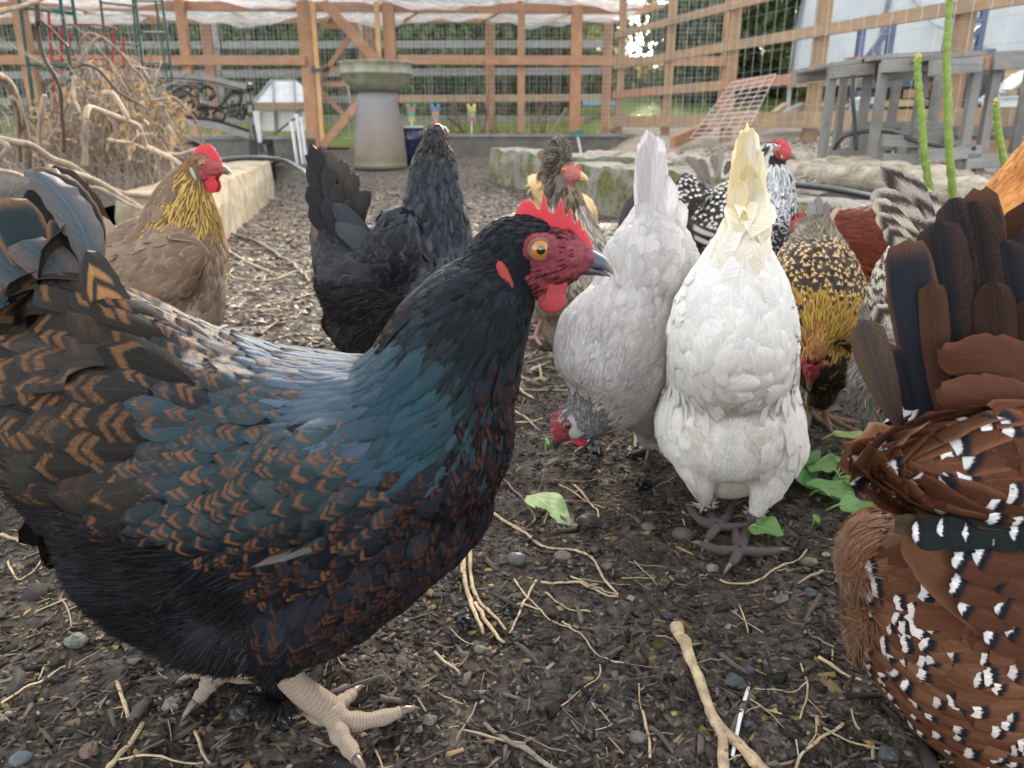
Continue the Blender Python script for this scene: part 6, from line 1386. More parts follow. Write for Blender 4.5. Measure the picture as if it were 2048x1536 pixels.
# ---------------------------------------------------------------- bench with iron scroll back
bench = empty('garden_bench', 'bench with black iron scroll back and weathered wooden slats among the dead vines', 'bench'); Yn = 6.2
IRON = simple('black_iron', (.012, .012, .013), (.02, .02, .02), .45, 40, .2)
def P2(x, y, dy=0): return at(x, y, Yn + dy)
def curve(pts, r, sub=6): return smooth_pts([P2(*p) for p in pts], sub), r
top = [(280, 158), (330, 157), (390, 160), (440, 168), (495, 182)]; bot = [(340, 234), (400, 238), (450, 248), (498, 264)]
MB().beam(P2(300, 152), P2(400, 156), .03, .06).beam(P2(400, 156), P2(494, 175), .03, .055).part('slat', bench, GREY)
MB().beam(P2(345, 242), P2(430, 250), .03, .05).beam(P2(430, 250), P2(500, 272), .03, .05).part('slat', bench, GREY)
m = MB()
for ps, r in ((top, .012), (bot, .012)): m.tube(smooth_pts([P2(*p) for p in ps]), r * 1.5, 6)
m.part('frame_bar', bench, IRON)
MB().beam(P2(492, 178), P2(512, 262), .06, .03, (1, 0, 0)).ell(P2(500, 175), .03, .02, .03).beam(P2(510, 258), P2(524, 306), .05, .03, (1, 0, 0)).part('end_post', bench, IRON); MB().beam(P2(338, 160), P2(345, 240), .04, .03, (1, 0, 0)).part('end_post', bench, IRON)
m = MB()
for x, y in ((495, 195), (500, 218), (506, 242)): m.box(P2(x, y, -.03), .028, .01, .05)
m.part('inlay', bench, GREY)
MB().tube([P2(500, 172), P2(501, 165)], .014, 8).tube([P2(512, 222, -.1), P2(517, 260, -.1), P2(520, 285, -.1)], [.025, .02, .015], 8).part('arm_tip', bench, simple('pale_metal', (.6, .6, .58), None, .3, bump=0))
m = MB()
def spiral(cx, cy, r0, a0, turns, s=1):
    return [(cx + math.cos(a0 + s * k * .35) * r0 * (1 - k * .35 / (turns * 6.28) * .8), cy + math.sin(a0 + s * k * .35) * r0 * (1 - k * .35 / (turns * 6.28) * .8)) for k in range(int(turns * 6.28 / .35))]
for sp in (spiral(415, 190, 22, 2.2, 1.2), spiral(470, 200, 20, 2.8, 1.1), spiral(390, 185, 14, -.5, 1.1, -1), spiral(382, 212, 14, 1, 1.1), spiral(440, 234, 16, 3.4, .9), spiral(478, 228, 14, 5.2, .9), spiral(405, 228, 14, 3.6, .9), [(420, 218), (440, 212), (452, 196), (462, 186)], [(398, 205), (415, 215), (440, 216), (470, 220), (488, 240)], [(345, 195), (362, 180), (380, 190), (386, 208)], [(350, 228), (370, 222), (392, 232)]):
    MB().tube(smooth_pts([P2(*p) for p in sp], 2), .012, 5).part('scroll', bench, IRON)
m = MB()
for x, y, r, a in ((454, 192, .045, .9), (425, 192, .035, .3), (432, 236, .04, -.5), (468, 226, .05, 0), (360, 190, .06, .2), (376, 170, .04, .5), (400, 212, .03, 0), (350, 176, .06, .4), (392, 245, .02, 0)):
    MB().ell(P2(x, y, -.01), r, .008, r * .5, Matrix.Rotation(-a, 3, 'Y')).part('leaf_ornament', bench, IRON)
for k in range(7): m.ell(P2(466 + 9 * math.cos(k), 226 + 6 * math.sin(k), -.015), .02, .01, .016)
m.part('flower_ornament', bench, IRON)
for x in (346, 505):
    a = P2(x, 285, .05); MB().beam(a, (a.x, a.y, .0), .05, .04, (0, 1, 0)).beam(a, a + Vector((0, .45, 0)), .05, .04).beam(a + Vector((0, .45, 0)), (a.x, a.y + .45, 0), .05, .04, (0, 1, 0)).part('leg', bench, IRON)
a, b = P2(346, 280, .1), P2(505, 280, .1)
for k in range(4): MB().beam(a + Vector((0, .11 * k, .02)), b + Vector((0, .11 * k, .02)), .09, .03).part('seat_slat', bench, GREY)
# ---------------------------------------------------------------- wire cages
def cage(label, mat, lines, rings, r, Y, dY):
    root = empty('plant_cage', label, 'plant cage', 'wire plant cages in the left bed'); m = MB()
    for i, (a, b) in enumerate(lines):
        yy = Y + (dY if i % 2 else 0); p, q = at(*a, yy), at(*b, yy); e = q + (q - p).normalized() * .0
        e.z = .15 if e.z < .5 else e.z; MB().tube([p, e], r, 6).part('upright', root, mat)
    for i, pts in enumerate(rings): MB().tube([at(x, y, Y + (dY if k % 2 else 0)) for k, (x, y) in enumerate(pts)], r, 6).part('crossbar', root, mat)
cage('nearest tall green wire cage at the left edge', GREENW, [((36, -20), (80, 330)), ((58, 128), (76, 300)), ((118, -20), (168, 330)), ((142, -20), (190, 330))], [((42, 15), (122, 18)), ((42, 15), (145, 27)), ((58, 128), (140, 128)), ((58, 128), (152, 135)), ((78, 234), (155, 236))], .0075, 3.4, .25)
cage('green wire cage behind the dead vines left of the bench', GREENW, [((198, -20), (240, 320)), ((264, -20), (290, 320)), ((269, -20), (300, 300)), ((308, -20), (338, 180)), ((322, -20), (347, 180))], [((202, 5), (270, 12)), ((268, 2), (325, 2)), ((220, 85), (278, 90)), ((282, 64), (330, 65)), ((225, 160), (282, 161)), ((285, 125), (338, 126)), ((305, 184), (342, 185))], .006, 3.9, .25)
red = empty('plant_cage', 'red wire cage tangled in the dead vines', 'plant cage', 'wire plant cages in the left bed')
for a, b in (((97, 25), (116, 300)), ((122, 50), (124, 150)), ((228, 62), (222, 150)), ((246, 75), (248, 140)), ((137, 60), (140, 110)), ((112, 200), (113, 280))): MB().tube([at(*a, 3.7), at(*b, 3.7)], .0065, 6).part('upright', red, REDW)
for cx, cy, rx, ry in ((165, 60, 70, 22), (170, 125, 66, 14)): MB().tube([at(cx + rx * math.cos(k * .42), cy + ry * math.sin(k * .42) * .5, 3.7 + .2 * math.sin(k * .42)) for k in range(16)], .0035, 6).part('ring', red, REDW)
# ---------------------------------------------------------------- hoses
def hose(pts, r, mat, label, name='hose'): return MB().tube(smooth_pts([at(*p) for p in pts], 8), r, 8).thing(name, mat, label, 'hose', None, True)
hose([(430, 322, 3.6), (500, 316, 3.7), (560, 320, 3.8), (595, 335, 3.7), (615, 352, 3.5), (640, 400, 3.2)], .011, HOSE, 'black hose arching from the left bed down to the path')
hose([(1180, 322, 5.9), (1240, 316, 5.4), (1310, 322, 5.0), (1345, 328, 4.7)], .013, GHOSE, 'grey hose lying on the bed just left of the lavender tail')
hose([(1070, 312, 5.9), (1110, 318, 5.6), (1170, 330, 5.2), (1240, 336, 4.8), (1290, 342, 4.5), (1380, 350, 4.2)], .011, GHOSE, 'thin grey hose running over the mossy block')
hose([(1575, 368, 3.6), (1650, 376, 3.4), (1720, 388, 3.2), (1800, 404, 2.9)], .014, HOSE, 'black hose across the bed, upper of two right of the speckled hen')
hose([(1570, 392, 3.3), (1640, 400, 3.1), (1720, 410, 2.9), (1790, 420, 2.8)], .012, HOSE, 'black hose across the bed, lower of two right of the speckled hen')
hose([(1706, 152, 3.85), (1705, 190, 3.8), (1709, 240, 3.8), (1712, 300, 3.8)], .010, HOSE, 'black hose hanging down under the first wooden table')
hose([(1668, 298, 3.9), (1690, 272, 3.85), (1740, 262, 3.8), (1790, 266, 3.7), (1840, 284, 3.6), (1900, 294, 3.5), (1950, 296, 3.4)], .010, HOSE, 'curved black hose lying under the wooden tables')
MB().tube(smooth_pts([at(690, 120, 9.0), at(700, 210, 7.5), at(698, 245, 7.5), at(703, 275, 7.5)]), .006, 5).thing('cable', GHOSE, 'thin cable hanging behind the bird bath pedestal', 'cable')
# ---------------------------------------------------------------- wooden tables
GREYT = wood('table_board', (.27, .265, .25), (.15, .145, .135)); GREYTV = wood('table_leg', (.23, .225, .21), (.12, .118, .11), 1)
def table(label, Yt, legs, tops, lows, dY=.5):
    r = empty('wooden_table', label, 'table', 'rough grey wooden tables at the right')
    for x, y0, y1, far in legs:
        Y = Yt + (dY if far else 0); a, b = at(x, y0, Y), at(x, y1, Y); b.z = min(b.z, float(terrain(b.x, Y)) + .0); b.x = a.x; b.y = Y
        MB().beam(a, b, .036, .036, (0, 1, 0)).part('leg', r, GREYTV)
    for (xa, ya), (xb, yb_), h in tops: MB().beam(at(xa, ya, Yt - .04), at(xb, yb_, Yt - .06), .035, h).part('apron', r, GREYT)
    (xa, ya), (xb, yb_), h = tops[0]; a, b = at(xa, ya, Yt), at(xb, yb_, Yt)
    MB().beam(a + Vector((0, dY, 0)), b + Vector((0, dY, 0)), .035, h).part('apron', r, GREYT)
    for k in range(5): MB().beam(a + Vector((0, .02 + k * dY / 4, h / 2 + .012)), b + Vector((0, .02 + k * dY / 4, h / 2 + .012)), .10, .018).part('top_slat', r, GREYT)
    for (xa, ya), (xb, yb_), h in lows: MB().beam(at(xa, ya, Yt - .03), at(xb, yb_, Yt - .03), .03, h).part('low_rail', r, GREYT)
table('rough grey table frame nearest the leaning wire panel', 3.95, [(1666, 136, 316, 0), (1740, 128, 310, 0), (1690, 150, 260, 1)], [((1662, 146), (1748, 136), .05)], [((1660, 309), (1762, 306), .05)])
table('middle rough grey table frame between the green stalks', 3.7, [(1770, 126, 325, 0), (1852, 126, 330, 0), (1797, 145, 262, 1), (1880, 145, 300, 1)], [((1764, 132), (1856, 128), .055)], [((1764, 318), (1860, 320), .05), ((1764, 280), (1850, 285), .05)])
table('tall rough grey table frame at the right edge', 3.45, [(1958, 118, 336, 0), (1998, 110, 345, 0), (2110, 100, 350, 0), (2060, 140, 320, 1)], [((1860, 136), (1962, 128), .06), ((1985, 122), (2120, 116), .07)], [((1855, 312), (1960, 302), .05), ((1930, 322), (2060, 322), .06)])
# ---------------------------------------------------------------- green stalks
KALE = simple('green_stalk', (.20, .30, .05), (.13, .22, .04), .5, 60, .3, .002); KTIP = simple('cut_stalk_tip', (.50, .45, .14), (.34, .30, .08), .8, 60, .4)
def stalk(pts, Y, r, label):
    root = empty('green_stalk', label, 'plant stalk', 'thick green stalks standing behind the hens'); p = smooth_pts([at(x, y, Y) for x, y in pts], 8)
    MB().tube(p, [r * (1.1 - .25 * (1 - i / len(p))) * (1 + .12 * math.sin(i * 2.1)) for i in range(len(p))], 10).part('stem', root, KALE, None, True)
    m = MB()
    for i in range(len(p) * 2):
        q = p[int(i / 2)]; a = i * 2.4; m.ell(q + Vector((math.cos(a) * r * .9, math.sin(a) * r * .9, random.uniform(-.012, .012))), r * .26, r * .26, r * .18, None, 6, 4)
    m.part('leaf_scar', root, KTIP, 'stuff')
    m = MB()
    for k in range(7): m.ell(p[0] + Vector((random.gauss(0, r * .5), random.gauss(0, r * .5), random.uniform(0, r * 1.2))), r * .5, r * .5, r * .5, None, 6, 4)
    m.part('tip', root, KTIP)
stalk([(1835, 118), (1836, 160), (1843, 230), (1848, 300), (1856, 360), (1862, 400), (1868, 470)], 1.45, .0068, 'thick green stalk behind the barred tail, left of the tall one')
stalk([(1899, 2), (1896, 60), (1893, 120), (1896, 200), (1898, 290), (1905, 380), (1910, 470)], 1.45, .0068, 'tallest thick green stalk reaching the top of the picture')
stalk([(1992, 206), (1994, 240), (2000, 280), (2009, 330), (2020, 400)], 1.5, .0062, 'short green stalk beside the orange brown hen')
# ---------------------------------------------------------------- things beyond the right fence
HOOPM = simple('dull_steel', (.16, .17, .18), (.10, .11, .115), .5, 10, 0)
hoop = empty('polytunnel', 'white plastic polytunnel with metal hoops beyond the right fence', 'greenhouse')
ax0 = Vector((4.12, 12.2, 0)); axd = Vector((.78, -.62, 0)).normalized(); aw = Vector((.62, .78, 0)).normalized(); Rr = 2.3; zb0 = 1.12; Lh = 9.5
def hp(s, th): return ax0 + axd * s + aw * (Rr * (1 - math.cos(th))) + Vector((0, 0, zb0 + Rr * 1.05 * math.sin(th)))
vs = []; fs = []; ns, nt = 60, 24
for i in range(ns + 1):
    for j in range(nt + 1):
        p = hp(Lh * i / ns, math.pi * j / nt); u = (Lh * i / ns) % 1.25; vs.append(p + aw * (.03 * math.sin(u / 1.25 * math.pi)))
for i in range(ns):
    for j in range(nt): a = i * (nt + 1) + j; fs.append((a, a + 1, a + nt + 2, a + nt + 1))
t = NT('white_polythene'); P = t.pos(); PT = t.bsdf(t.mix(t.m('MULTIPLY', t.ss(t.sep(P)[0], 6.4, 7.4), .6), t.mix(t.ss(t.noise(1.4, 4, .6, P), .3, .7), (.50, .54, .56), (.40, .44, .46)), (.26, .22, .13)), .45, t.bump(t.noise(4, 3, .6, P), .3, .03), .2)
MB().add(vs, fs).part('cover', hoop, PT, None, True)
for k in range(9):
    s = k * 1.18; MB().tube([hp(s, math.pi * j / 20) - aw * .06 * math.cos(math.pi * j / 20) + Vector((0, 0, .06 * math.sin(math.pi * j / 20))) for j in range(21)], .030, 8).part('hoop', hoop, HOOPM, None, True)
    p = hp(s, 0); MB().tube([p, Vector((p.x, p.y, .4))], .028, 8).part('hoop_leg', hoop, ALU)
MB().beam(hp(0, 0) - aw * .08 + Vector((0, 0, -.06)), hp(Lh, 0) - aw * .08 + Vector((0, 0, -.06)), .04, .16).part('base_board', hoop, TANH)
MB().tube([hp(.6, .9) - aw * .1, hp(1.8, .25) - aw * .15, hp(2.9, .02) - aw * .15], .022, 6).part('brace', hoop, ALU)
rack = empty('storage_rack', 'blue steel storage rack holding timber beyond the right fence', 'rack'); BLUE = simple('blue_steel', (.045, .075, .15), (.07, .10, .18), .45, 20, .1); Yr = 7.4
for x, y0, dy in ((1725, 52, 0), (1786, 40, .1), (1903, 28, .9), (1970, 18, 1.0)):
    a = at(x, y0, Yr + dy); MB().beam(a, (a.x, a.y, .45), .055, .06, (0, 1, 0)).part('upright', rack, BLUE)
for a, b in (((1735, 115), (1782, 52)), ((1908, 44), (1968, 40)), ((1925, 92), (1966, 50)), ((1735, 165), (1762, 200))): MB().beam(at(*a, Yr + (.05 if a[0] < 1800 else .95)), at(*b, Yr + (.05 if a[0] < 1800 else .95)), .04, .05).part('brace', rack, BLUE)
for y in (118, 172, 215): MB().beam(at(1722, y, Yr - .07), at(1990, y - 14, Yr - .3), .05, .05).part('beam', rack, BLUE)
grp = 'timber stacked on the rack and ground beyond the right fence'
mats = [CEDARH, TANH, wood('yellow_board', (.50, .40, .20), (.34, .26, .13)), GREY]
lab = ['orange plank', 'tan plank', 'yellowish plank', 'grey plank']
for i in range(26):
    k = i % 4; y = (122, 150, 158, 166, 176, 190, 205, 232)[i % 8]; x = 1700 + (i * 53) % 250; Yp = Yr - .35 + .28 * (i % 3)
    tag(MB().beam(at(x, y + random.uniform(-3, 3), Yp), at(x + random.uniform(90, 190), y - 6 + random.uniform(-4, 4), Yp + .15), random.uniform(.08, .2), random.uniform(.03, .07)).thing('plank', mats[k], lab[k] + (' on the upper tier', ' on the upper tier', ' on the middle tier', ' on the middle tier', ' on the middle tier', ' on the lower tier', ' on the lower tier', ' on the ground')[i % 8] + ' of the blue rack, ' + ('behind the first table' if x < 1780 else 'behind the middle table' if x < 1870 else 'behind the right edge table'), 'plank', grp))
for i in range(16):
    x = 1530 + i * 17; a = at(x, 240 - (i % 3) * 4, 6.8); b = at(x + random.uniform(30, 70), 214 + random.uniform(-6, 8), 7.4)
    MB().beam(a, b, .05, .03).thing('plank', [TANH, GREY, CEDARH][i % 3], 'thin slat in the untidy pile beyond the fence post', 'plank', 'slats piled on the ground beyond the fence')
for i in range(5): MB().beam(at(1960 + i * 13, 205 - i * 6, 6.4), at(2035 + i * 13, 150 - i * 6, 6.9), .07, .02).thing('metal_strip', ALU, 'grey metal strip leaning in the bundle at the right edge', 'metal strip', 'bundle of metal strips at the right edge')
m = MB(); wire = at(2000, 200, 5.9)
for k in range(14): m.tube([at(1965, 196 + k * 2.2, 5.9 + .1 * math.sin(k * .5)), at(2110, 190 + k * 2.2, 5.6 + .1 * math.sin(k * .5))], .006, 5)
for k in range(40): m.tube([at(1965 + k * 3.6, 195, 5.9), at(1965 + k * 3.6, 228, 5.85)], .004, 4)
m.thing('wire_roll', GALV, 'roll of galvanised mesh lying under the right edge table', 'wire roll')
bk = empty('bucket', 'white and pale blue bucket seen through the first table', 'bucket'); cb2 = at(1714, 236, 6.2); 
MB().lathe([(.0, 0), (.055, 0), (.068, .13), (.072, .132), (.072, .14), (.0, .15)], cb2, 20).part('pail', bk, simple('bucket_plastic', (.72, .78, .78), (.55, .66, .72), .4, 12, 0), None, True)
MB().lathe([(.0615, .035), (.0655, .095)], cb2, 20).part('label_band', bk, simple('bucket_band', (.42, .52, .32), (.40, .58, .66), .5, 18, 0), None, True)
MB().box(at(1915, 195, 7.0), .45, .4, .55).box(at(1940, 180, 7.0), .30, .4, .3).thing('plastic_crate', simple('black_plastic', (.02, .02, .022), (.06, .06, .065), .6, 60, .5), 'dark netted crate standing on the ground by the rack', 'crate')
MB().ell(at(1500, 235, 7.6), .13, .09, .06).ell(at(1480, 240, 7.6), .07, .06, .04).ell(at(1530, 238, 7.7), .06, .05, .03).thing('cloth_heap', simple('grey_cloth', (.45, .47, .52), (.12, .13, .16), .8, 12, .4), 'small heap of grey cloth near the leaning wire panel', 'cloth')
for i in range(6): MB().box(at(1560 + i * 22, 236 + (i % 2) * 3, 6.6), .14, .12, .09, Matrix.Rotation(i, 3, 'Z')).thing('rubble_piece', simple('dark_rubble', (.05, .05, .055), (.14, .13, .12), .8), 'dark rubble lump in the pile behind the fence post', 'rubble', 'dark lumps in the pile beyond the fence')
MB().beam(at(1170, 207, 13.4), at(1240, 206, 13.2), .3, .06).thing('blue_tray', simple('blue_tray', (.22, .34, .55), None, .5, bump=0), 'blue sheet roof lying low beyond the fence', 'sheet')
# flat sheets / boards under the tables
for i, (x, y, w, h, m_) in enumerate(((1800, 272, .5, .14, GREY), (1905, 288, .6, .16, GREY), (2010, 300, .7, .10, TANH), (1990, 262, .5, .05, GREY))):
    MB().box(at(x, y, 4.1), w, .03, h, Matrix.Rotation(.1 * i, 3, 'Z')).thing('board', m_, ('grey board standing under the middle table', 'wide grey board behind the second green stalk', 'tan board at the foot of the right edge table', 'narrow grey board beyond the right edge table')[i], 'board', 'loose boards under the tables')
# ================================================================ trees and hedge behind
def leafmat(name, c1, c2, tr=.3):
    t = NT(name); P = t.pos(); n = t.noise(1.1, 3, .6, P); n2 = t.noise(23, 2, .6, P)
    return t.bsdf(t.mix(t.ss(t.m('ADD', t.m('MULTIPLY', n, .6), t.m('MULTIPLY', n2, .5)), .35, .75), c1, c2), .65, None, tr)
HEDGE = leafmat('evergreen_leaves', (.10, .15, .06), (.24, .32, .13), .5); LIGHTL = leafmat('sun_tinted_leaves', (.14, .16, .04), (.36, .30, .09), .5)  # LIGHTL has the warm glow of low sun put into its gold
def cloud(name, n, pos, size, mat, root=None, label=None, cat=None, group=None, kind=None, flat=.5):
    P = pos(n); s = size * (0.6 + rng.random(n) * .9)
    a = rng.normal(0, 1, (n, 3)); a[:, 2] -= .6; a /= np.linalg.norm(a, axis=1, keepdims=True); b = rng.normal(0, 1, (n, 3)); b = np.cross(a, b); b /= np.linalg.norm(b, axis=1, keepdims=True)
    V = np.stack([P - a * s[:, None], P + b * s[:, None] * flat, P + a * s[:, None], P - b * s[:, None] * flat], 1).reshape(-1, 3)
    me = np_mesh(name, V, np.arange(4 * n).reshape(-1, 4))
    if root is not None: return part(name, me, root, mat, kind)
    return tag(link(name, me, None, mat, kind), label, cat, group)
# hillside that carries the wood; it dips where the low sun comes through
hx = np.linspace(-45, 45, 140); hy = np.linspace(19, 60, 40); X, Yh = np.meshgrid(hx, hy)
ang = X / Yh
dip = np.exp(-((ang - .185) / .10) ** 2)
Hh = (1.0 + (Yh - 19) * .30) * sstep(19, 24, Yh) * (1 - .82 * dip) + (vnoise(X + 90, Yh, 2.0, 21) - .5) * 1.6 + (vnoise(X + 90, Yh, .7, 22) - .5) * .8 + .5
idx = np.arange(X.size).reshape(X.shape)
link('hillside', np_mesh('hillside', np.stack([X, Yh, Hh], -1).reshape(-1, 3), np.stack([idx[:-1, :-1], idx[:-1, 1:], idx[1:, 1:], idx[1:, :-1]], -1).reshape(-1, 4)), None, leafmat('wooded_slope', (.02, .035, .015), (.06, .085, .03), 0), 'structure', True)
def band_pos(x0, x1, y0, y1, z0, z1, ragged=1.0):
    def f(n):
        x = rng.uniform(x0, x1, n); y = rng.uniform(y0, y1, n); top = z1 - ragged * vnoise(x + 77, y, 1.4, 33); z = z0 + (top - z0) * rng.random(n) ** .85
        c = vnoise(x + 60, z + 60, .55, 34); x += rng.normal(0, .18, n); y -= (c - .5) * 1.2
        return np.stack([x, y, z], 1)
    return f
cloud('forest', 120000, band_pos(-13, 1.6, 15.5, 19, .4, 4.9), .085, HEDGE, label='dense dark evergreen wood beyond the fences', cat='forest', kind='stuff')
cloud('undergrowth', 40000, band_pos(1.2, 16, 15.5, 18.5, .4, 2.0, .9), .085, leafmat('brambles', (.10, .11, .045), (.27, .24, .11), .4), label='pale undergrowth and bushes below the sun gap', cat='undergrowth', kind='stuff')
def tree(x, y, h, r, label, mat, n, z0=1.2, leaf=.07, trunkr=.13, group='trees in front of the low sun', seed=0, conifer=False):
    root = empty('broadleaf_tree' if not conifer else 'conifer_tree', label, 'tree', group, (x, y, float(terrain(x, y)))); zb = float(terrain(x, y)) - .1
    rr = random.Random(seed); tb = MB(); top = Vector((x + rr.uniform(-.3, .3), y, zb + h)); bark = simple('dark_bark', (.07, .055, .045), (.03, .025, .02), .9, 12, .6, .02)
    tp = [Vector((x, y, zb)).lerp(top, k / 6) + Vector((rr.gauss(0, .06), rr.gauss(0, .06), 0)) for k in range(7)]; tb.tube(tp, [trunkr * (1 - .14 * k) for k in range(7)], 8); tb.part('trunk', root, bark, None, True)
    ends = []; lb = MB()
    for k in range(34):
        f = rr.uniform(z0 / h, 1); b = tp[0].lerp(top, f); a = rr.uniform(0, 6.28); l = r * (1.0 - (f if conifer else .55 * f)) * rr.uniform(.5, 1.05); up = -.1 if conifer else .45
        e = b + Vector((math.cos(a), math.sin(a), up)).normalized() * l; lb.tube([b, b.lerp(e, .5) + Vector((0, 0, .08)), e], [.03, .018, .006], 5, False); ends.append((b, e))
    lb.part('limbs', root, bark, 'stuff')
    def pos(n_):
        i = rng.integers(0, len(ends), n_); A = np.array([e[0] for e in ends])[i]; B = np.array([e[1] for e in ends])[i]; u = rng.uniform(.25, 1.1, n_)[:, None]
        return A + (B - A) * u + rng.normal(0, 1, (n_, 3)) * np.array([.22, .22, .16]) * (.4 + u)
    cloud('crown', n, pos, leaf, mat, root)
for i, (px, Y, h, r, n, lbl) in enumerate(((1150, 16.5, 5.2, 1.0, 6000, 'dark tree just left of the bright sun gap'), (1235, 15.5, 3.0, .9, 3200, 'small thin tree against the brightest sky'), (1335, 15.0, 5.5, 1.3, 4200, 'sparse tree with painted sunlit gold in its leaves right of the sun'), (1385, 14.2, 5.0, 1.1, 4200, 'leafy tree beside the fence corner post'))):
    tree(at(px, 100, Y).x, Y, h, r, lbl, (HEDGE, LIGHTL, LIGHTL, leafmat('sun_tinted_green_leaves', (.08, .11, .03), (.22, .21, .06), .45))[i], n, .9, (.08, .045, .05, .06)[i], seed=i + 3)  # golden tint of the gap trees is sun glow painted into leaf colour
for i, (px, Y, h, r, n) in enumerate(((1445, 14.5, 8, 2.0, 15000), (1500, 15.0, 9, 2.2, 16000), (1600, 22, 9, 3, 12000))):
    tree(at(px, 100, Y).x, Y, h, r, ('dark drooping conifer left of the polytunnel', 'tall dark conifer touching the end of the polytunnel', 'conifer rising behind the polytunnel')[i], leafmat('conifer_needles', (.05, .07, .03), (.13, .16, .065), .35), n, .5, .085, .2, 'conifers beside the polytunnel', i + 20, True)
# trunks in the wood
for i, px in enumerate((60, 190, 330, 505, 690, 860, 1010, 1110)):
    x = at(px, 100, 16).x; mb = MB().tube([(x, 15.6, .5), (x + .1, 15.7, 3), (x, 15.6, 6)], [.10, .085, .06], 7)
    mb.thing('tree_trunk', simple('wood_trunk', (.10, .085, .065), (.05, .045, .035), .9), 'slender trunk in the evergreen wood ' + ('behind the nearest green cage', 'behind the red wire cage', 'behind the iron bench', 'behind the small white greenhouse', 'behind the gate braces', 'behind the coloured garden markers', 'behind the crested hen', 'left of the sun gap')[i], 'tree', 'trunks in the evergreen wood')
# ================================================================ dead vines in the left bed
VINE = simple('dry_vine_bark', (.34, .26, .19), (.15, .11, .085), .8, 40, .8, .004, stretch=(1, 1, .25)); DVINE = simple('dark_vine_bark', (.12, .08, .06), (.055, .04, .032), .75, 40, .6, .003); PVINE = simple('pale_dry_stem', (.52, .41, .29), (.26, .19, .13), .75, 50, .5, .003)
def vine(pts, Y0, Y1, r0, r1, mat, label, group='dead vine branches in the left bed', name='vine_branch'):
    n = len(pts); P = smooth_pts([at(x, y, Y0 + (Y1 - Y0) * i / (n - 1)) for i, (x, y) in enumerate(pts)], 6)
    s = cdepth(P[0]) / F; m = len(P)
    P = [p + mnoise.noise_vector(p * 9) * .012 for p in P]
    return MB().tube(P, [(r0 + (r1 - r0) * i / (m - 1)) * s * (1 + .15 * mnoise.noise(P[i] * 20)) for i in range(m)], 8).thing(name, mat, label, 'branch', group, True)
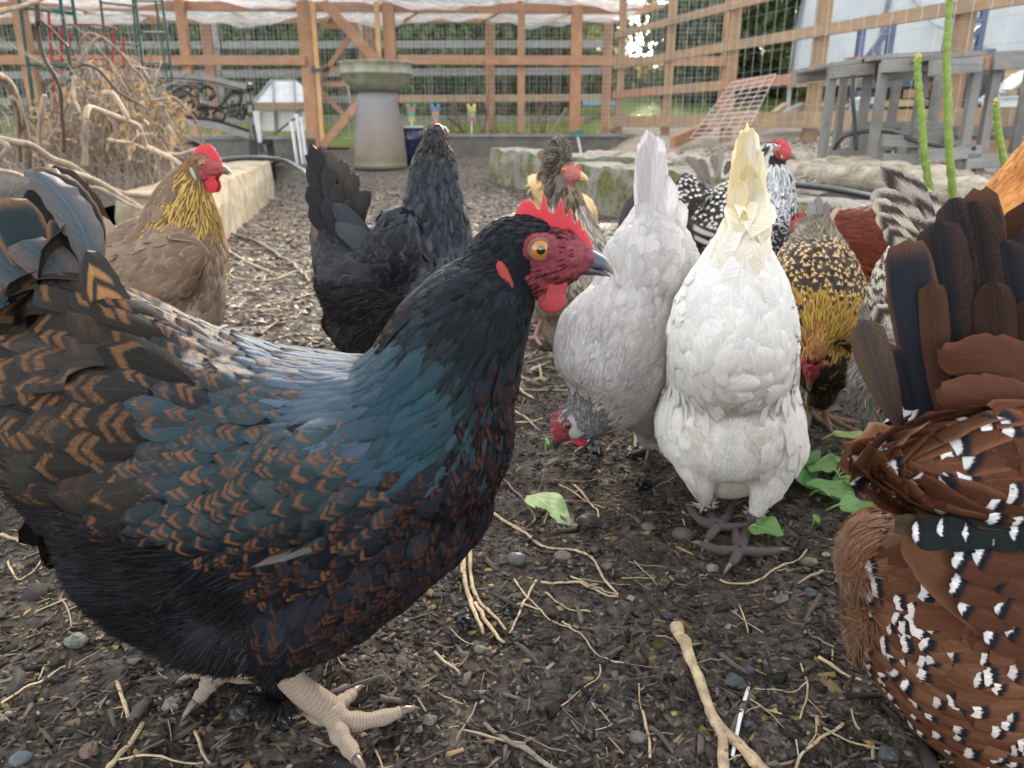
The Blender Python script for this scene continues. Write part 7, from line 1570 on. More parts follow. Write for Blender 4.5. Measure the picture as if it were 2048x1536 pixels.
V_ = [
 ([(-10, 32), (30, 20), (62, 2), (80, -10)], 2.2, 2.2, 6, 4, PVINE, 'thick pale broken branch at the top left corner'),
 ([(70, -10), (76, 40), (74, 55), (88, 110), (110, 160), (122, 195), (126, 240), (124, 300)], 2.3, 2.5, 6, 3.5, DVINE, 'long dark stem running down from the top left'),
 ([(78, 38), (100, 55), (125, 78), (140, 90), (138, 84)], 2.3, 2.4, 3, 2, DVINE, 'short dark side shoot off the long stem'),
 ([(-8, 148), (12, 165), (30, 195), (42, 240), (54, 290), (56, 330)], 2.2, 2.5, 9, 10, VINE, 'thick grey brown trunk of vine at the left edge'),
 ([(24, 200), (36, 230), (38, 275), (40, 320)], 2.25, 2.5, 6, 6, VINE, 'second vine trunk pressed against the thick one'),
 ([(-10, 272), (30, 282), (60, 290), (100, 315), (150, 335), (200, 365), (260, 390), (310, 402)], 2.0, 2.3, 8, 5, VINE, 'long horizontal branch sweeping right from the left edge'),
 ([(-10, 275), (20, 290), (10, 310), (-8, 330)], 2.0, 2.0, 6, 5, VINE, 'bent branch stub at the left edge'),
 ([(155, 125), (175, 95), (196, 72), (215, 82), (240, 105), (262, 132), (280, 150), (298, 185), (310, 210)], 2.7, 2.9, 4, 3, VINE, 'arched vine branch over the top of the tangle'),
 ([(196, 72), (180, 66), (165, 80), (158, 95)], 2.7, 2.7, 3, 2, VINE, 'short curled twig at the top of the arch'),
 ([(262, 132), (285, 136), (312, 138)], 2.9, 2.9, 2.2, 1.4, PVINE, 'thin pale tendril off the arch pointing right'),
 ([(160, 130), (190, 138), (215, 158), (240, 185), (270, 205), (290, 218)], 2.6, 2.8, 3, 2.5, DVINE, 'dark diagonal stem across the tangle'),
 ([(172, 240), (180, 218), (205, 222), (235, 235), (262, 248), (282, 260), (300, 300)], 2.4, 2.6, 6, 5, PVINE, 'stout pale branch across the middle of the tangle'),
 ([(208, 190), (225, 192), (240, 215), (255, 240)], 2.4, 2.4, 5, 4, PVINE, 'pale forked branch in the middle of the tangle'),
 ([(166, 330), (168, 280), (172, 240)], 2.4, 2.4, 7, 6, VINE, 'upright stem under the stout pale branch'),
 ([(145, 150), (150, 190), (160, 215), (166, 225)], 2.5, 2.5, 4, 3, PVINE, 'pale stem running down beside the green cage'),
 ([(90, 190), (82, 215), (76, 250), (74, 310)], 2.6, 2.6, 5, 5, VINE, 'mossy stump like stem at the left of the tangle'),
 ([(300, 200), (330, 196), (352, 200), (375, 225), (395, 250), (410, 290)], 2.9, 3.1, 3.5, 2, VINE, 'thin branch arching right under the bench'),
 ([(215, 282), (260, 290), (300, 305), (350, 308), (390, 300), (430, 300)], 2.6, 2.9, 4, 3, PVINE, 'long pale branch reaching right behind the brown hen'),
 ([(300, 296), (330, 310), (358, 335), (380, 360)], 2.4, 2.3, 5, 4, PVINE, 'pale branch sloping down behind the neck of the brown hen'),
 ([(0, 340), (40, 350), (90, 372), (130, 395)], 1.9, 2.0, 4, 3, PVINE, 'pale branch lying low at the left edge'),
 ([(95, 330), (150, 345), (220, 380), (290, 420)], 2.0, 2.1, 5, 3, PVINE, 'pale branch on the soil above the grey tail feathers'),
 ([(160, 375), (200, 380), (250, 405), (300, 425)], 2.0, 2.0, 4, 3, VINE, 'branch on the soil left of the brown hen'),
 ([(220, 165), (232, 200), (228, 250), (236, 300)], 2.8, 2.8, 3.5, 3, VINE, 'upright stem in the middle of the tangle'),
 ([(330, 250), (345, 275), (340, 310), (352, 350)], 2.8, 2.8, 4, 3, PVINE, 'pale upright stem behind the brown hen'),
 ([(256, 320), (262, 290), (280, 270), (300, 268)], 2.5, 2.5, 3, 2, PVINE, 'small arched stem low in the tangle'),
]
for v in V_: vine(*v)
# fine twigs: a mass nobody could count
mb = MB()
rr = random.Random(5)
for i in range(2000):
    cx = rr.choice([rr.uniform(120, 330), rr.uniform(150, 310), rr.uniform(-20, 360)]); top = 120 + abs(cx - 220) * .55 + rr.uniform(-20, 60); y = rr.uniform(top, 330); Y = rr.uniform(2.9, 4.4)
    p = at(cx, y, Y); d = Vector((rr.gauss(0, .35), rr.gauss(0, .3), rr.choice((-1, -1, 1)) * rr.uniform(.2, 1.3))).normalized(); L = rr.uniform(.06, .36); pts = [p]
    for k in range(4): d = (d + Vector((rr.gauss(0, .3), rr.gauss(0, .3), rr.gauss(-.12, .3)))).normalized(); pts.append(pts[-1] + d * L / 4)
    if min(q.z for q in pts) < .12: continue
    r = rr.uniform(.0010, .0030); mb.cur = rr.choice([0, 0, 1, 2, 3]); mb.tube(pts, [r, r * .9, r * .7, r * .5, r * .3], 4, False)
tag(link('vine_tangle', mb.mesh(), None, [VINE, PVINE, DVINE, simple('grey_twig', (.20, .165, .14), (.09, .075, .065), .85)], 'stuff'), 'dense tangle of fine dry vine twigs in the left bed', 'dry vines')
mb = MB()
for i in range(500):
    cx = rr.uniform(60, 380); y = rr.uniform(130 + abs(cx - 220) * .5, 300); p = at(cx, y, rr.uniform(2.6, 4.0)); s = rr.uniform(.008, .022)
    a = Vector((rr.gauss(0, 1), rr.gauss(0, 1), rr.gauss(0, 1))).normalized() * s; b = a.cross(Vector((rr.gauss(0, 1), rr.gauss(0, 1), rr.gauss(0, 1)))).normalized() * s * .5; mb.add([p - a, p + b, p + a, p - b], [(0, 1, 2, 3)])
tag(link('withered_leaves', mb.mesh(), None, [simple('withered_leaf', (.42, .28, .12), (.24, .15, .08), .8, 30, 0, transl=.2)], 'stuff'), 'withered leaves hanging in the vine tangle', 'leaves')
# ================================================================ litter on the ground
def onground(x, y): return float(terrain(np.array([x]), np.array([y]))[0])
def scatter_xy(n, y0, y1, pw=1.6):
    y = y0 + (y1 - y0) * rng.random(n) ** pw; x = (rng.random(n) * 2 - 1) * (.30 + y * .85); return x, y
def chips(name, n, y0, y1, L, Wd, T, cols, seed, pw=1.6, label=None, mat=None):
    x, y = scatter_xy(n, y0, y1, pw); z = terrain(x, y)
    l = L * np.exp(rng.normal(0, .45, n)); w = Wd * np.exp(rng.normal(0, .35, n)); h = T * np.exp(rng.normal(0, .3, n)); a = rng.random(n) * 6.283
    base = np.array([[-1, -1, -1], [1, -1, -1], [1, 1, -1], [-1, 1, -1], [-1, -1, 1], [1, -1, 1], [1, 1, 1], [-1, 1, 1]], float)
    B = base[None] * (1 + rng.normal(0, .34, (n, 8, 3))); B = B * np.stack([l, w, h], 1)[:, None, :] / 2
    tx = rng.normal(0, .22, n); ty = rng.normal(0, .22, n); B[:, :, 2] += B[:, :, 0] * tx[:, None] + B[:, :, 1] * ty[:, None]
    ca, sa = np.cos(a)[:, None], np.sin(a)[:, None]; V = np.stack([B[:, :, 0] * ca - B[:, :, 1] * sa + x[:, None], B[:, :, 0] * sa + B[:, :, 1] * ca + y[:, None], B[:, :, 2] + (z + h * .25 + np.abs(tx) * l * .3)[:, None]], -1).reshape(-1, 3)
    f = np.array([(3, 2, 1, 0), (4, 5, 6, 7), (0, 1, 5, 4), (1, 2, 6, 5), (2, 3, 7, 6), (3, 0, 4, 7)]); Fq = (f[None] + (np.arange(n) * 8)[:, None, None]).reshape(-1, 4)
    me = np_mesh(name, V, Fq); c = np.array(cols)[rng.integers(0, len(cols), n)] * (1 + rng.normal(0, .25, (n, 1))); cc = np.ones((n, 8, 4)); cc[:, :, :3] = np.clip(c, .004, 1)[:, None, :]
    me.attributes.new('ccol', 'FLOAT_COLOR', 'POINT').data.foreach_set('color', cc.astype(np.float32).ravel())
    return tag(link(name, me, None, mat, 'stuff'), label, name.replace('_', ' '))
def litter_mat(name, rough, spec=.5, k=1.0):
    t = NT(name); c = t.attr('ccol').outputs['Color']; n = t.noise(260 * k, 4, .7); m = t.m('ADD', .65, t.m('MULTIPLY', n, .7)); cb = t.t.nodes.new('ShaderNodeCombineXYZ')
    for i in range(3): t.t.links.new(m, cb.inputs[i])
    return t.bsdf(t.mix(1.0, c, cb.outputs[0], 'MULTIPLY'), rough, t.bump(n, .6, .002), 0, **{'Specular IOR Level': spec})
CH = litter_mat('wood_chip', .75, .12); ST = litter_mat('stone_chip', .55, .22); STRM = litter_mat('straw_stem', .6)
dark = [(.045, .039, .034), (.08, .068, .057), (.024, .023, .023), (.13, .11, .088), (.058, .048, .041)]
chips('wood_chips', 25000, .36, 1.6, .0062, .0026, .0012, dark, 1, 1.3, 'dark wet wood chips littering the yard', CH)
chips('wood_fragments', 6500, .36, 1.8, .0080, .0022, .0010, [(.16, .12, .085), (.24, .18, .12), (.10, .08, .06), (.14, .115, .10)], 2, 1.3, 'brown splinters of wood littering the yard', CH)
chips('gravel', 13000, .36, 2.2, 0.0030, .0025, .0014, [(.08, .075, .07), (.14, .13, .115), (.05, .048, .048), (.24, .21, .18), (.035, .034, .036)], 3, 1.4, 'small grey and dark stones scattered over the yard', ST)
chips('pale_gravel', 31000, 1.3, 6.5, .011, .008, .004, [(.15, .115, .082), (.23, .18, .13), (.09, .07, .055), (.34, .29, .22), (.06, .05, .04)], 4, 1.0, 'pale gravel and chips on the path between the beds', ST)
chips('coarse_chips', 550, .36, 1.6, .014, .0065, .0026, [(.035, .032, .030), (.07, .065, .06), (.13, .11, .09)], 5, 1.3, 'larger dark chips of wood and charcoal in the soil', CH)
chips('leaf_crumbs', 1000, .36, 1.5, .0065, .0045, .0008, [(.34, .26, .10), (.26, .18, .09), (.20, .14, .07)], 6, 1.3, 'crumbs of yellow dried leaf on the soil', CH)
# fine straw as one mass
def straws(name, n, y0, y1, L, r, cols, label, pw=1.4, spread=None):
    m = MB(); cc = []
    x, y = scatter_xy(n, y0, y1, pw)
    for i in range(n):
        a = random.uniform(0, 6.28); l = L * math.exp(random.gauss(0, .5)); k = 5; p = Vector((x[i], y[i], 0)); d = Vector((math.cos(a), math.sin(a), 0)); pts = []
        bend = random.gauss(0, .14)
        for j in range(k):
            pts.append(p.copy()); d = Matrix.Rotation(bend / k + random.gauss(0, .04), 3, 'Z') @ d; p += d * l / (k - 1)
        zs = terrain(np.array([q.x for q in pts]), np.array([q.y for q in pts])); rr_ = r * math.exp(random.gauss(0, .35))
        pts = [Vector((q.x, q.y, float(z) + rr_ + .0015 + random.random() * .002)) for q, z in zip(pts, zs)]
        nv = len(m.v); m.tube(pts, [rr_, rr_, rr_ * .9, rr_ * .8, rr_ * .5], 5); c = random.choice(cols); f = random.uniform(.75, 1.2); cc.extend([(c[0] * f, c[1] * f, c[2] * f, 1)] * (len(m.v) - nv))
    me = m.mesh(name); me.attributes.new('ccol', 'FLOAT_COLOR', 'POINT').data.foreach_set('color', np.array(cc, np.float32).ravel())
    return tag(link(name, me, None, STRM, 'stuff'), label, 'straw')
SC = [(.46, .34, .19), (.36, .26, .15), (.52, .42, .26), (.28, .20, .13)]
straws('fine_straw', 800, .36, 1.7, .022, .0006, SC, 'fine bits of straw strewn over the dark soil', 1.2)
straws('root_fibres', 700, .36, 1.4, .018, .0004, [(.22, .16, .11), (.34, .26, .17), (.12, .09, .07)], 'hair thin root fibres in the dark soil', 1.2)
straws('path_straw', 500, 1.3, 4.5, .09, .0016, SC, 'dry stems scattered on the path behind the hens', 1.0)
# ---- individual stems placed as in the photograph
def stem_mat(name, c1, c2, c3):
    t = NT(name); P = t.pos(); a = t.noise(45, 4, .65, P); b = t.noise(330, 3, .7, P); g = t.noise(150, 3, .8, P)
    c = t.mix(t.ss(a, .35, .65), c1, c2); c = t.mix(t.m('MULTIPLY', t.ss(g, .56, .66), .8), c, c3)
    return t.bsdf(c, .7, t.bump(t.m('ADD', b, t.m('MULTIPLY', g, 1.0)), .8, .0015))
STEM = stem_mat('dry_stem', (.56, .43, .26), (.34, .245, .15), (.09, .065, .045)); STEMG = stem_mat('greyish_stem', (.28, .22, .17), (.16, .125, .10), (.06, .045, .035))
def stem(pts, r0, r1, label, mat=STEM, name='straw', lift=.0, group='dry stems lying on the soil', cat='straw'):
    P = smooth_pts([gp(x, y, .004) for x, y in pts], 5); m = len(P)
    P = [Vector((p.x, p.y, onground(p.x, p.y))) for p in P]; s = [cdepth(p) / F for p in P]
    k_ = .74 if max(r0, r1) < 9.5 else .95
    rr_ = [(r0 + (r1 - r0) * i / (m - 1)) * s[i] * k_ for i in range(m)]
    if cat != 'rod': P = [p + Vector((mnoise.noise(p * 45), mnoise.noise(p * 45 + Vector((9, 9, 9))), 0)) * s[0] * 3.5 for p in P]
    P = [p + Vector((0, 0, rr_[i] * .8 + .002 + lift)) for i, p in enumerate(P)]
    return MB().tube(P, [r * (1 + .35 * mnoise.noise(P[i] * 130)) for i, r in enumerate(rr_)], 8, True, .7, (0, 0, 1)).thing(name, mat, label, cat, group, True)
stem([(1352, 1240), (1375, 1300), (1410, 1385), (1432, 1440), (1462, 1465), (1500, 1500), (1545, 1545)], 12, 13, 'thick pale split stick leaning toward the bottom edge, its right prong', name='stick', group='the split stick at the bottom', cat='stick')
stem([(1368, 1268), (1395, 1350), (1425, 1425), (1448, 1475), (1446, 1545)], 10, 11, 'left prong of the thick pale split stick at the bottom edge', name='stick', group='the split stick at the bottom', cat='stick', lift=.002)
stem([(1499, 1356), (1483, 1420), (1466, 1500)], 5.5, 5.5, 'thin white plastic rod lying beside the split stick', WHITE, 'plastic_rod', group=None, cat='rod')
stem([(968, 1432), (1010, 1465), (1060, 1490), (1100, 1520), (1150, 1548)], 6, 9, 'purplish brown stick at the bottom centre', STEMG, 'stick', group=None, cat='stick')
T_ = [([(960, 995), (1040, 1050), (1110, 1085), (1170, 1105), (1200, 1140), (1235, 1180)], 5, 3.5, 'long bent straw below the torn spinach leaf'),
 ([(932, 1040), (925, 1090), (932, 1160), (952, 1220), (965, 1258)], 8, 5, 'thick pale stem at the breast of the black hen'),
 ([(938, 1090), (945, 1160), (975, 1205), (1012, 1245)], 6, 4, 'split pale stem right of the thick one'), ([(950, 1190), (975, 1235), (1008, 1276)], 6, 5, 'short flat stem at the foot of the split stems'),
 ([(1070, 1148), (1050, 1190), (1020, 1255)], 3.5, 3, 'short straw slanting left below the bent straw'), ([(1028, 1145), (1060, 1185), (1100, 1225), (1160, 1250), (1210, 1300), (1250, 1312)], 2.5, 2, 'long thin straw running down right in the centre'),
 ([(1080, 1150), (1150, 1160), (1200, 1178), (1235, 1188)], 4.5, 3, 'pale pair of stems under the bent straw'), ([(1140, 1150), (1190, 1168), (1235, 1182)], 3, 2.5, 'thin stem on the pale pair'),
 ([(1090, 1180), (1130, 1205), (1182, 1214)], 2.8, 2, 'small twig under the pale pair'), ([(1150, 960), (1190, 1000), (1196, 1030)], 3, 2, 'brownish straw right of the torn leaf'), ([(1120, 962), (1165, 985), (1212, 1003)], 2, 1.5, 'thin straw above the torn leaf'),
 ([(232, 1350), (245, 1390), (255, 1418)], 5, 6, 'short pale stem at the lower left'), ([(285, 1425), (250, 1480), (200, 1545)], 7, 8, 'pale stick at the lower left corner'), ([(385, 1445), (402, 1485), (418, 1520)], 5, 4, 'short pale stem left of the near foot'),
 ([(235, 1508), (300, 1505), (405, 1512)], 4, 3, 'horizontal straw at the bottom left'), ([(0, 1395), (60, 1360), (125, 1315)], 4, 2.5, 'slanting straw at the left edge below the belly'), ([(0, 1058), (50, 1075)], 6, 4, 'thick straw stub at the left edge'),
 ([(50, 1055), (72, 1035), (62, 1010)], 3, 3, 'curled straw tip behind the belly fluff'), ([(14, 1110), (30, 1145), (60, 1135), (82, 1120)], 2.5, 2, 'curly root left of the belly fluff'),
 ([(1530, 1150), (1565, 1130), (1615, 1090)], 3.5, 2.5, 'brown twig right of the white hen feet'), ([(1440, 1150), (1490, 1160), (1530, 1150)], 3, 3, 'brown twig under the white hen feet'), ([(1478, 1195), (1500, 1250)], 2.5, 2, 'thin straw right of centre'),
 ([(1605, 1310), (1618, 1345), (1612, 1380), (1600, 1425)], 3.5, 2.5, 'branching rootlet at the lower right'), ([(1618, 1345), (1580, 1362), (1510, 1356)], 2.5, 1.5, 'side shoot of the rootlet at the lower right'), ([(1618, 1370), (1650, 1415)], 2, 1.5, 'thin shoot of the lower right rootlet'),
 ([(1690, 1430), (1640, 1470), (1600, 1500), (1596, 1545)], 4.5, 4, 'forked straw at the bottom right'), ([(1632, 1425), (1634, 1460), (1618, 1480)], 2.5, 2, 'thin prong of the forked straw at the bottom right'), ([(1595, 1470), (1600, 1510)], 3, 2, 'tiny twig in the bottom right soil'),
 ([(1285, 1410), (1298, 1460), (1300, 1500)], 4, 4, 'flat pale stem left of the split stick'), ([(1276, 1350), (1284, 1410)], 2, 1.5, 'thin dark twig above the flat pale stem'), ([(1200, 1315), (1190, 1345), (1100, 1410)], 2, 2, 'thin bent straw near the bottom centre'),
 ([(870, 1290), (890, 1310), (920, 1340)], 4, 3, 'curved straw under the breast of the black hen'), ([(770, 1205), (800, 1195)], 3, 2, 'short straw by the breast tuft'), ([(1000, 800), (1050, 830), (1080, 850)], 3, 2, 'straw behind the breast of the black hen'),
 ([(1030, 720), (1060, 705), (1075, 695)], 3, 2, 'straw under the pink foot'), ([(1035, 770), (1070, 790)], 4, 3, 'pale straw left of the lavender hen'), ([(1010, 845), (1060, 838), (1085, 830)], 3, 2.5, 'straw in front of the lavender hen beak'),
 ([(1040, 742), (1065, 752), (1095, 742)], 3, 2, 'short straw near the lavender hen'), ([(1270, 860), (1272, 895)], 5, 4, 'upright looking pale stem under the lavender hen'), ([(440, 462), (500, 480), (560, 510), (600, 540), (620, 560)], 5, 3.5, 'long grey twig on the path beside the brown hen'),
 ([(455, 500), (510, 530), (560, 545)], 4, 2.5, 'forked twig on the path, lower prong'), ([(450, 545), (520, 560), (600, 540)], 3, 2, 'pale twig crossing the path'), ([(520, 660), (560, 640), (600, 622)], 2.5, 2, 'pale straw on the path left of the black hen'), ([(560, 600), (600, 590), (640, 575)], 2.5, 2, 'thin straw left of the black hen'),
 ([(480, 620), (530, 612)], 2, 1.5, 'tiny straw on the path'), ([(900, 1250), (940, 1275), (985, 1290)], 2, 1.5, 'thin straw beside the charcoal lump'), ([(1640, 1300), (1680, 1320), (1730, 1345)], 6, 4, 'flat brown splinter near the speckled hen'), ([(120, 1210), (180, 1195), (240, 1190)], 2, 1.5, 'fine straw under the belly of the black hen')]
for a in T_:
    if a[0][0][1] < 500: stem(a[0], a[1], a[2], a[3], STEMG)
    else: stem(*a)
stem([(985, 935), (1010, 955), (1045, 995), (1070, 1020), (1060, 1035), (1030, 1040), (960, 1000)], 3, 2.5, 'reddish curved stem at the base of the torn leaf', simple('reddish_stem', (.16, .09, .085), (.09, .05, .05), .6))
# ---- stones
def stone(px, py, w, h, col, label, seed, rough=.6, sharp=.25, name='stone', cat='stone', group='loose stones on the soil', tall=.6):
    p = gp(px, py, 0); s = cdepth(p) / F; bm_v = []; mb = MB(); mb.ell((0, 0, 0), w / 2 * s, max(w, h) * .42 * s, w / 2 * s * tall, None, 12, 8)
    sd = Vector((seed * 3.1, seed, 0)); mb.v = [tuple(Vector(v) * (1 + sharp * mnoise.noise(Vector(v).normalized() * 1.5 + sd)) + mnoise.noise_vector(Vector(v) / (w * s) * 4 + sd) * w * s * sharp * .18) for v in mb.v]
    p.z = onground(p.x, p.y) + w * s * tall * .28; mb.v = [tuple(Vector(v) + p) for v in mb.v]
    return mb.thing(name, simple('stone_' + str(seed), tuple(c * .72 for c in col), tuple(c * .42 for c in col), rough, 140, .6, .001), label, cat, group, sharp < .3)
S_ = [(1033, 1116, 44, 30, (.10, .10, .10), 'dark rounded pebble left of the tan one', .5, .15), (1125, 1115, 36, 22, (.26, .20, .16), 'tan oval pebble below the torn leaf', .7, .12), (1193, 1104, 26, 16, (.13, .055, .05), 'small reddish pebble right of the tan one', .5, .3),
 (1296, 1058, 30, 22, (.14, .13, .10), 'small brown pebble left of the white hen', .6, .2), (1366, 1070, 46, 34, (.12, .115, .10), 'round mottled stone at the foot of the white hen', .8, .2), (1617, 1118, 38, 28, (.20, .18, .10), 'olive brown stone right of the white hen feet', .4, .2),
 (1652, 1108, 18, 12, (.40, .38, .22), 'tiny yellowish pebble beside the olive stone', .4, .1), (1180, 1040, 44, 30, (.055, .052, .05), 'flat dark stone right of the torn leaf', .6, .5), (1335, 1222, 26, 22, (.035, .042, .055), 'small bluish black stone above the split stick', .4, .4),
 (1470, 1360, 44, 34, (.07, .08, .085), 'angular grey stone right of the split stick', .6, .5), (1275, 1468, 36, 28, (.20, .19, .17), 'grey stone at the bottom centre', .8, .2), (1500, 1448, 26, 20, (.05, .06, .08), 'blue grey stone below the white rod', .6, .4),
 (150, 1280, 44, 24, (.17, .18, .16), 'pale flat stone under the belly fluff', .7, .4), (342, 1398, 36, 46, (.26, .25, .22), 'pale upright stone left of the far foot', .8, .4), (478, 1420, 36, 50, (.07, .075, .08), 'dark slate stone between the feet', .5, .3),
 (40, 1515, 44, 34, (.14, .155, .17), 'round blue grey stone at the bottom left', .7, .2), (960, 1298, 26, 22, (.20, .20, .15), 'small olive pebble below the charcoal', .7, .2), (930, 1305, 22, 22, (.12, .13, .12), 'small grey pebble below the charcoal', .7, .2),
 (1425, 1128, 24, 16, (.34, .34, .34), 'white speckled pebble in front of the white hen', .8, .5), (1175, 940, 20, 12, (.09, .09, .09), 'tiny dark stone above the torn leaf', .6, .3), (1620, 1185, 28, 24, (.085, .095, .11), 'blue grey stone near the speckled hen', .6, .3), (1780, 1500, 44, 30, (.10, .11, .11), 'grey stone beside the speckled hen at the bottom', .7, .4),
 (860, 1440, 30, 20, (.16, .16, .15), 'small grey stone beyond the near foot', .7, .3), (1500, 1330, 24, 16, (.06, .07, .09), 'small slate stone above the white rod', .6, .4)]
for i, a in enumerate(S_): stone(a[0], a[1], a[2], a[3], a[4], a[5], i + 1, a[6], a[7])
for i, (x, y, w, l) in enumerate(((930, 1248, 40, 'black charcoal lump under the breast of the black hen'), (566, 1412, 46, 'wet black charcoal lump behind the near foot'), (568, 1445, 44, 'wet black charcoal lump left of the near foot'), (1270, 905, 40, 'black charcoal lump under the lavender hen'), (1190, 905, 36, 'black charcoal lump behind the lavender hen head'), (1285, 965, 34, 'flat black charcoal piece left of the white hen'))):
    stone(x, y, w, w, (.012, .013, .016), l, 60 + i, .22, .6, 'charcoal_lump', 'charcoal', 'charcoal lumps on the soil', .8)
for i, (pts, w, l) in enumerate((([(1440, 1298), (1465, 1318), (1496, 1332)], 9, 'curved dark bark piece right of the split stick'), ([(1210, 1295), (1245, 1272)], 9, 'dark wood piece left of the split stick'), ([(655, 1372), (700, 1362), (770, 1352)], 10, 'flat brown wood piece behind the near foot'), ([(1300, 1440), (1330, 1465), (1350, 1490)], 8, 'brown bark strip left of the stick prongs'), ([(1040, 1290), (1075, 1325)], 8, 'brown bark lump in the centre soil'), ([(1640, 1180), (1610, 1230)], 7, 'dark strip of bark near the white spangled hen'), ([(760, 1395), (800, 1400)], 10, 'dark stub beyond the toes of the near foot'))):
    stem(pts, w, w * .7, l, simple('dark_bark_piece', (.10, .08, .065), (.05, .042, .038), .8, 90, .8, .002), 'bark_piece', 0, 'pieces of dark bark on the soil', 'bark')
for i, (x, y, w) in enumerate(((176, 1495, 24),)): stone(x, y, w * 1.5, w * 2, (.22, .14, .10), 'brown curled bark chip at the bottom left', 80, .8, .4, 'bark_chip', 'bark', None)
# ================================================================ spinach leaves
def leaf_mat(c1, c2, name):
    t = NT(name); f = t.sep(t.attr('fuv').outputs['Vector']); u, v = f[0], f[1]; au = t.m('ABSOLUTE', u)
    side = t.m('ABSOLUTE', t.m('SINE', t.m('MULTIPLY', t.m('SUBTRACT', v, t.m('MULTIPLY', au, .38)), 19.0)))
    vein = t.m('MAXIMUM', t.m('SUBTRACT', 1.0, t.ss(au, .015, .07)), t.m('MULTIPLY', t.m('SUBTRACT', 1.0, t.ss(side, .03, .22)), t.ss(au, 1.0, .3)))
    n = t.noise(90, 4, .6)
    c = t.mix(t.ss(n, .3, .7), c1, c2); c = t.mix(t.m('MULTIPLY', vein, .55), c, tuple(min(1, x * 1.9 + .03) for x in c1))
    return t.bsdf(c, .34, t.bump(t.m('ADD', t.m('MULTIPLY', t.m('SUBTRACT', 1.0, vein), 1.0), t.m('MULTIPLY', n, .8)), .6, .0016), .25, **{'Specular IOR Level': .5})
PALE = leaf_mat((.30, .46, .17), (.26, .42, .15), 'leaf_underside'); DEEP = leaf_mat((.085, .24, .05), (.12, .30, .07), 'leaf_top'); MIDL = leaf_mat((.16, .34, .09), (.20, .38, .12), 'leaf_mid'); YEL = leaf_mat((.45, .55, .18), (.42, .50, .16), 'leaf_yellow')
PET = simple('leaf_stalk', (.38, .55, .16), (.30, .46, .13), .4, 80, .1, transl=.2)
def spinach(px0, py0, px1, py1, wpx, mat, label, lift=.006, cup=.15, stemlen=.35, holes=(), roll=0.0, curl=.0, seed=0):
    """blade from base (px0,py0) to tip (px1,py1) lying near the ground"""
    a = gp(px0, py0, .006); b = gp(px1, py1, .006); d = b - a; L = d.length; d.normalize(); n = Vector((0, 0, 1)); s = d.cross(n).normalized()
    if roll: s = Matrix.Rotation(roll, 3, d) @ s; n = s.cross(d)
    sc_ = cdepth(a.lerp(b, .5)) / F; w = wpx * sc_ / 2 * (1.15 if abs((b - a).normalized().x) > .6 else 1.0) * (2.0 if abs((b - a).normalized().x) > .75 else 1.0) ** .5
    nv_, nu_ = 22, 15; vs = []; uv = []; keep = {}
    rs = random.Random(seed); ph = rs.uniform(0, 6)
    for i in range(nv_):
        v = i / (nv_ - 1); ww = max(.012, (math.sin(math.pi * min(1, v ** .62)) ** .72) * (1 - .12 * v)) * w
        for j in range(nu_):
            u = j / (nu_ - 1) * 2 - 1
            p = a + d * (L * v - .04 * L * (abs(u)) * (1 - v)) + s * (u * ww) + n * (lift + cup * abs(u) ** 2 * ww + curl * L * (v - .4) ** 2 + .10 * ww * math.sin(v * 9 + ph + u * 2.5) * abs(u) + .04 * L * math.sin(v * 5 + ph))
            g = onground(p.x, p.y) + .0018
            if p.z < g: p.z = g + .15 * abs(p.z - g)
            vs.append(p); uv.append((u, v, 0))
    fs = []
    for i in range(nv_ - 1):
        for j in range(nu_ - 1):
            u = (j + .5) / (nu_ - 1) * 2 - 1; v = (i + .5) / (nv_ - 1)
            if any(((u - hu) / ru) ** 2 + ((v - hv) / rv) ** 2 < 1 for hu, hv, ru, rv in holes): continue
            fs.append((i * nu_ + j, i * nu_ + j + 1, (i + 1) * nu_ + j + 1, (i + 1) * nu_ + j))
    root = empty('spinach_leaf', label, 'leaf', 'spinach leaves on the soil', a)
    me = MB().add(vs, fs).mesh('leaf'); me.attributes.new('fuv', 'FLOAT_VECTOR', 'POINT').data.foreach_set('vector', np.array(uv, np.float32).ravel())
    part('blade', me, root, mat, None, True)
    e = a - d * L * stemlen; e.z = onground(e.x, e.y) + .003; r = .0013 if L > .02 else .0008
    MB().tube([a + d * L * .12 + Vector((0, 0, lift)), a + Vector((0, 0, lift + .001)), a.lerp(e, .5) + Vector((0, 0, .004)), e], [r * .7, r, r * 1.05, r * 1.2], 7).part('stalk', root, PET, None, True)
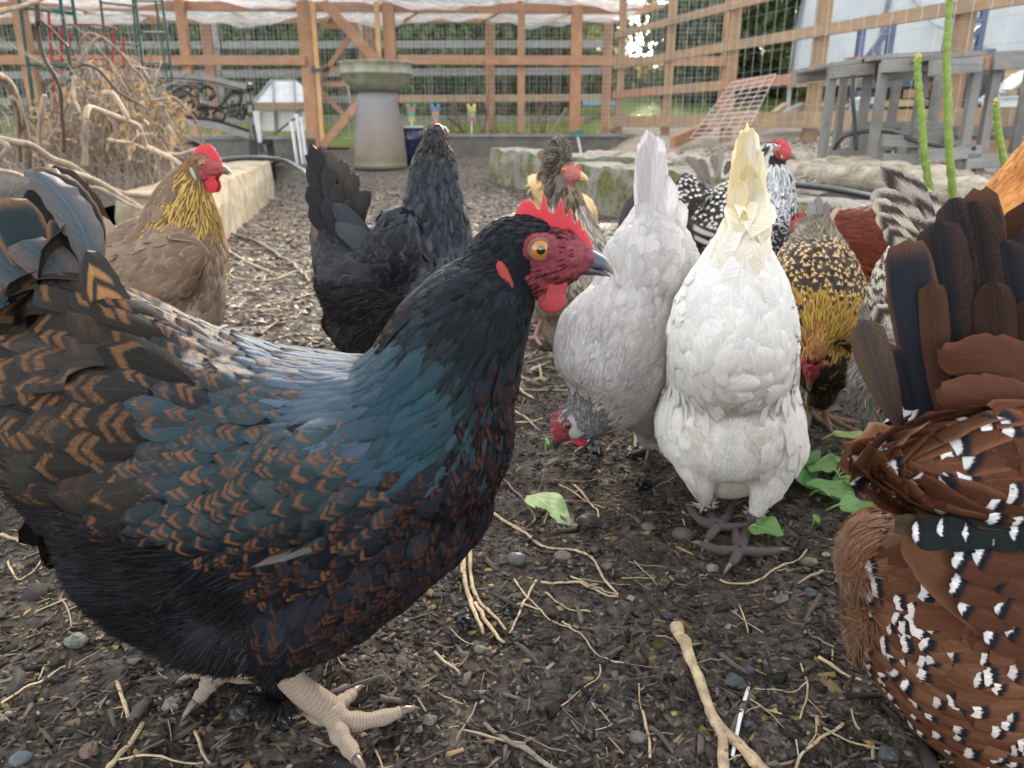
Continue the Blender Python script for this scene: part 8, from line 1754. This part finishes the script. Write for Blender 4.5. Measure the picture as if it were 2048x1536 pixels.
spinach(1070, 1002, 1140, 1056, 78, PALE, 'torn pale spinach leaf with two holes lying in the centre', cup=.12, stemlen=.25, holes=((.62, .50, .34, .15), (-.22, .78, .20, .12), (.85, .62, .3, .2)), seed=1)
spinach(1506, 1060, 1566, 1078, 55, MIDL, 'spinach leaf lying just behind the white hen right foot', seed=2, stemlen=.2)
spinach(1575, 968, 1614, 930, 65, DEEP, 'folded bright green spinach leaf standing beside the white hen', roll=.9, lift=.012, cup=.5, seed=3, stemlen=.25)
spinach(1668, 950, 1608, 935, 65, MIDL, 'broad spinach leaf with its stalk pointing right, centre of the pile', seed=4, stemlen=.3, lift=.008)
spinach(1704, 992, 1608, 975, 55, MIDL, 'long oval spinach leaf at the front of the pile', seed=5, stemlen=.05, lift=.004)
spinach(1690, 962, 1780, 985, 57, MIDL, 'spinach leaf under the speckled hen fluff', seed=6)
spinach(1700, 945, 1790, 932, 62, PALE, 'pale spinach leaf behind the speckled hen', seed=7, lift=.01)
spinach(1680, 945, 1712, 925, 34, MIDL, 'small spinach leaf between two larger ones', seed=8, lift=.012)
spinach(1680, 1018, 1760, 1034, 57, MIDL, 'veined spinach leaf nearest the speckled hen belly', seed=9, stemlen=.35)
spinach(1668, 875, 1745, 880, 26, YEL, 'narrow pale leaf lying behind the pile of spinach', seed=10, stemlen=.3)
spinach(1580, 945, 1640, 905, 46, DEEP, 'dark green spinach leaf at the back of the pile', seed=21, lift=.006)
spinach(1640, 985, 1700, 1005, 40, MIDL, 'spinach leaf lying flat in front of the pile', seed=22, lift=.003)
spinach(1612, 806, 1658, 808, 34, YEL, 'yellow green leaf beside the gold specked hen leg', seed=11, stemlen=.02)
spinach(1560, 958, 1600, 925, 50, MIDL, 'spinach leaf half under the white hen', seed=12, lift=.003)
spinach(1628, 1040, 1638, 1056, 14, MIDL, 'tiny scrap of spinach on bare soil', seed=13, stemlen=.1)
spinach(1092, 893, 1098, 905, 8, DEEP, 'green scrap of leaf at the beak of the lavender hen', lift=.012, seed=14, stemlen=.1)
spinach(1268, 868, 1276, 884, 8, DEEP, 'thin green shred of leaf beneath the lavender hen', lift=.004, seed=15, stemlen=.1)
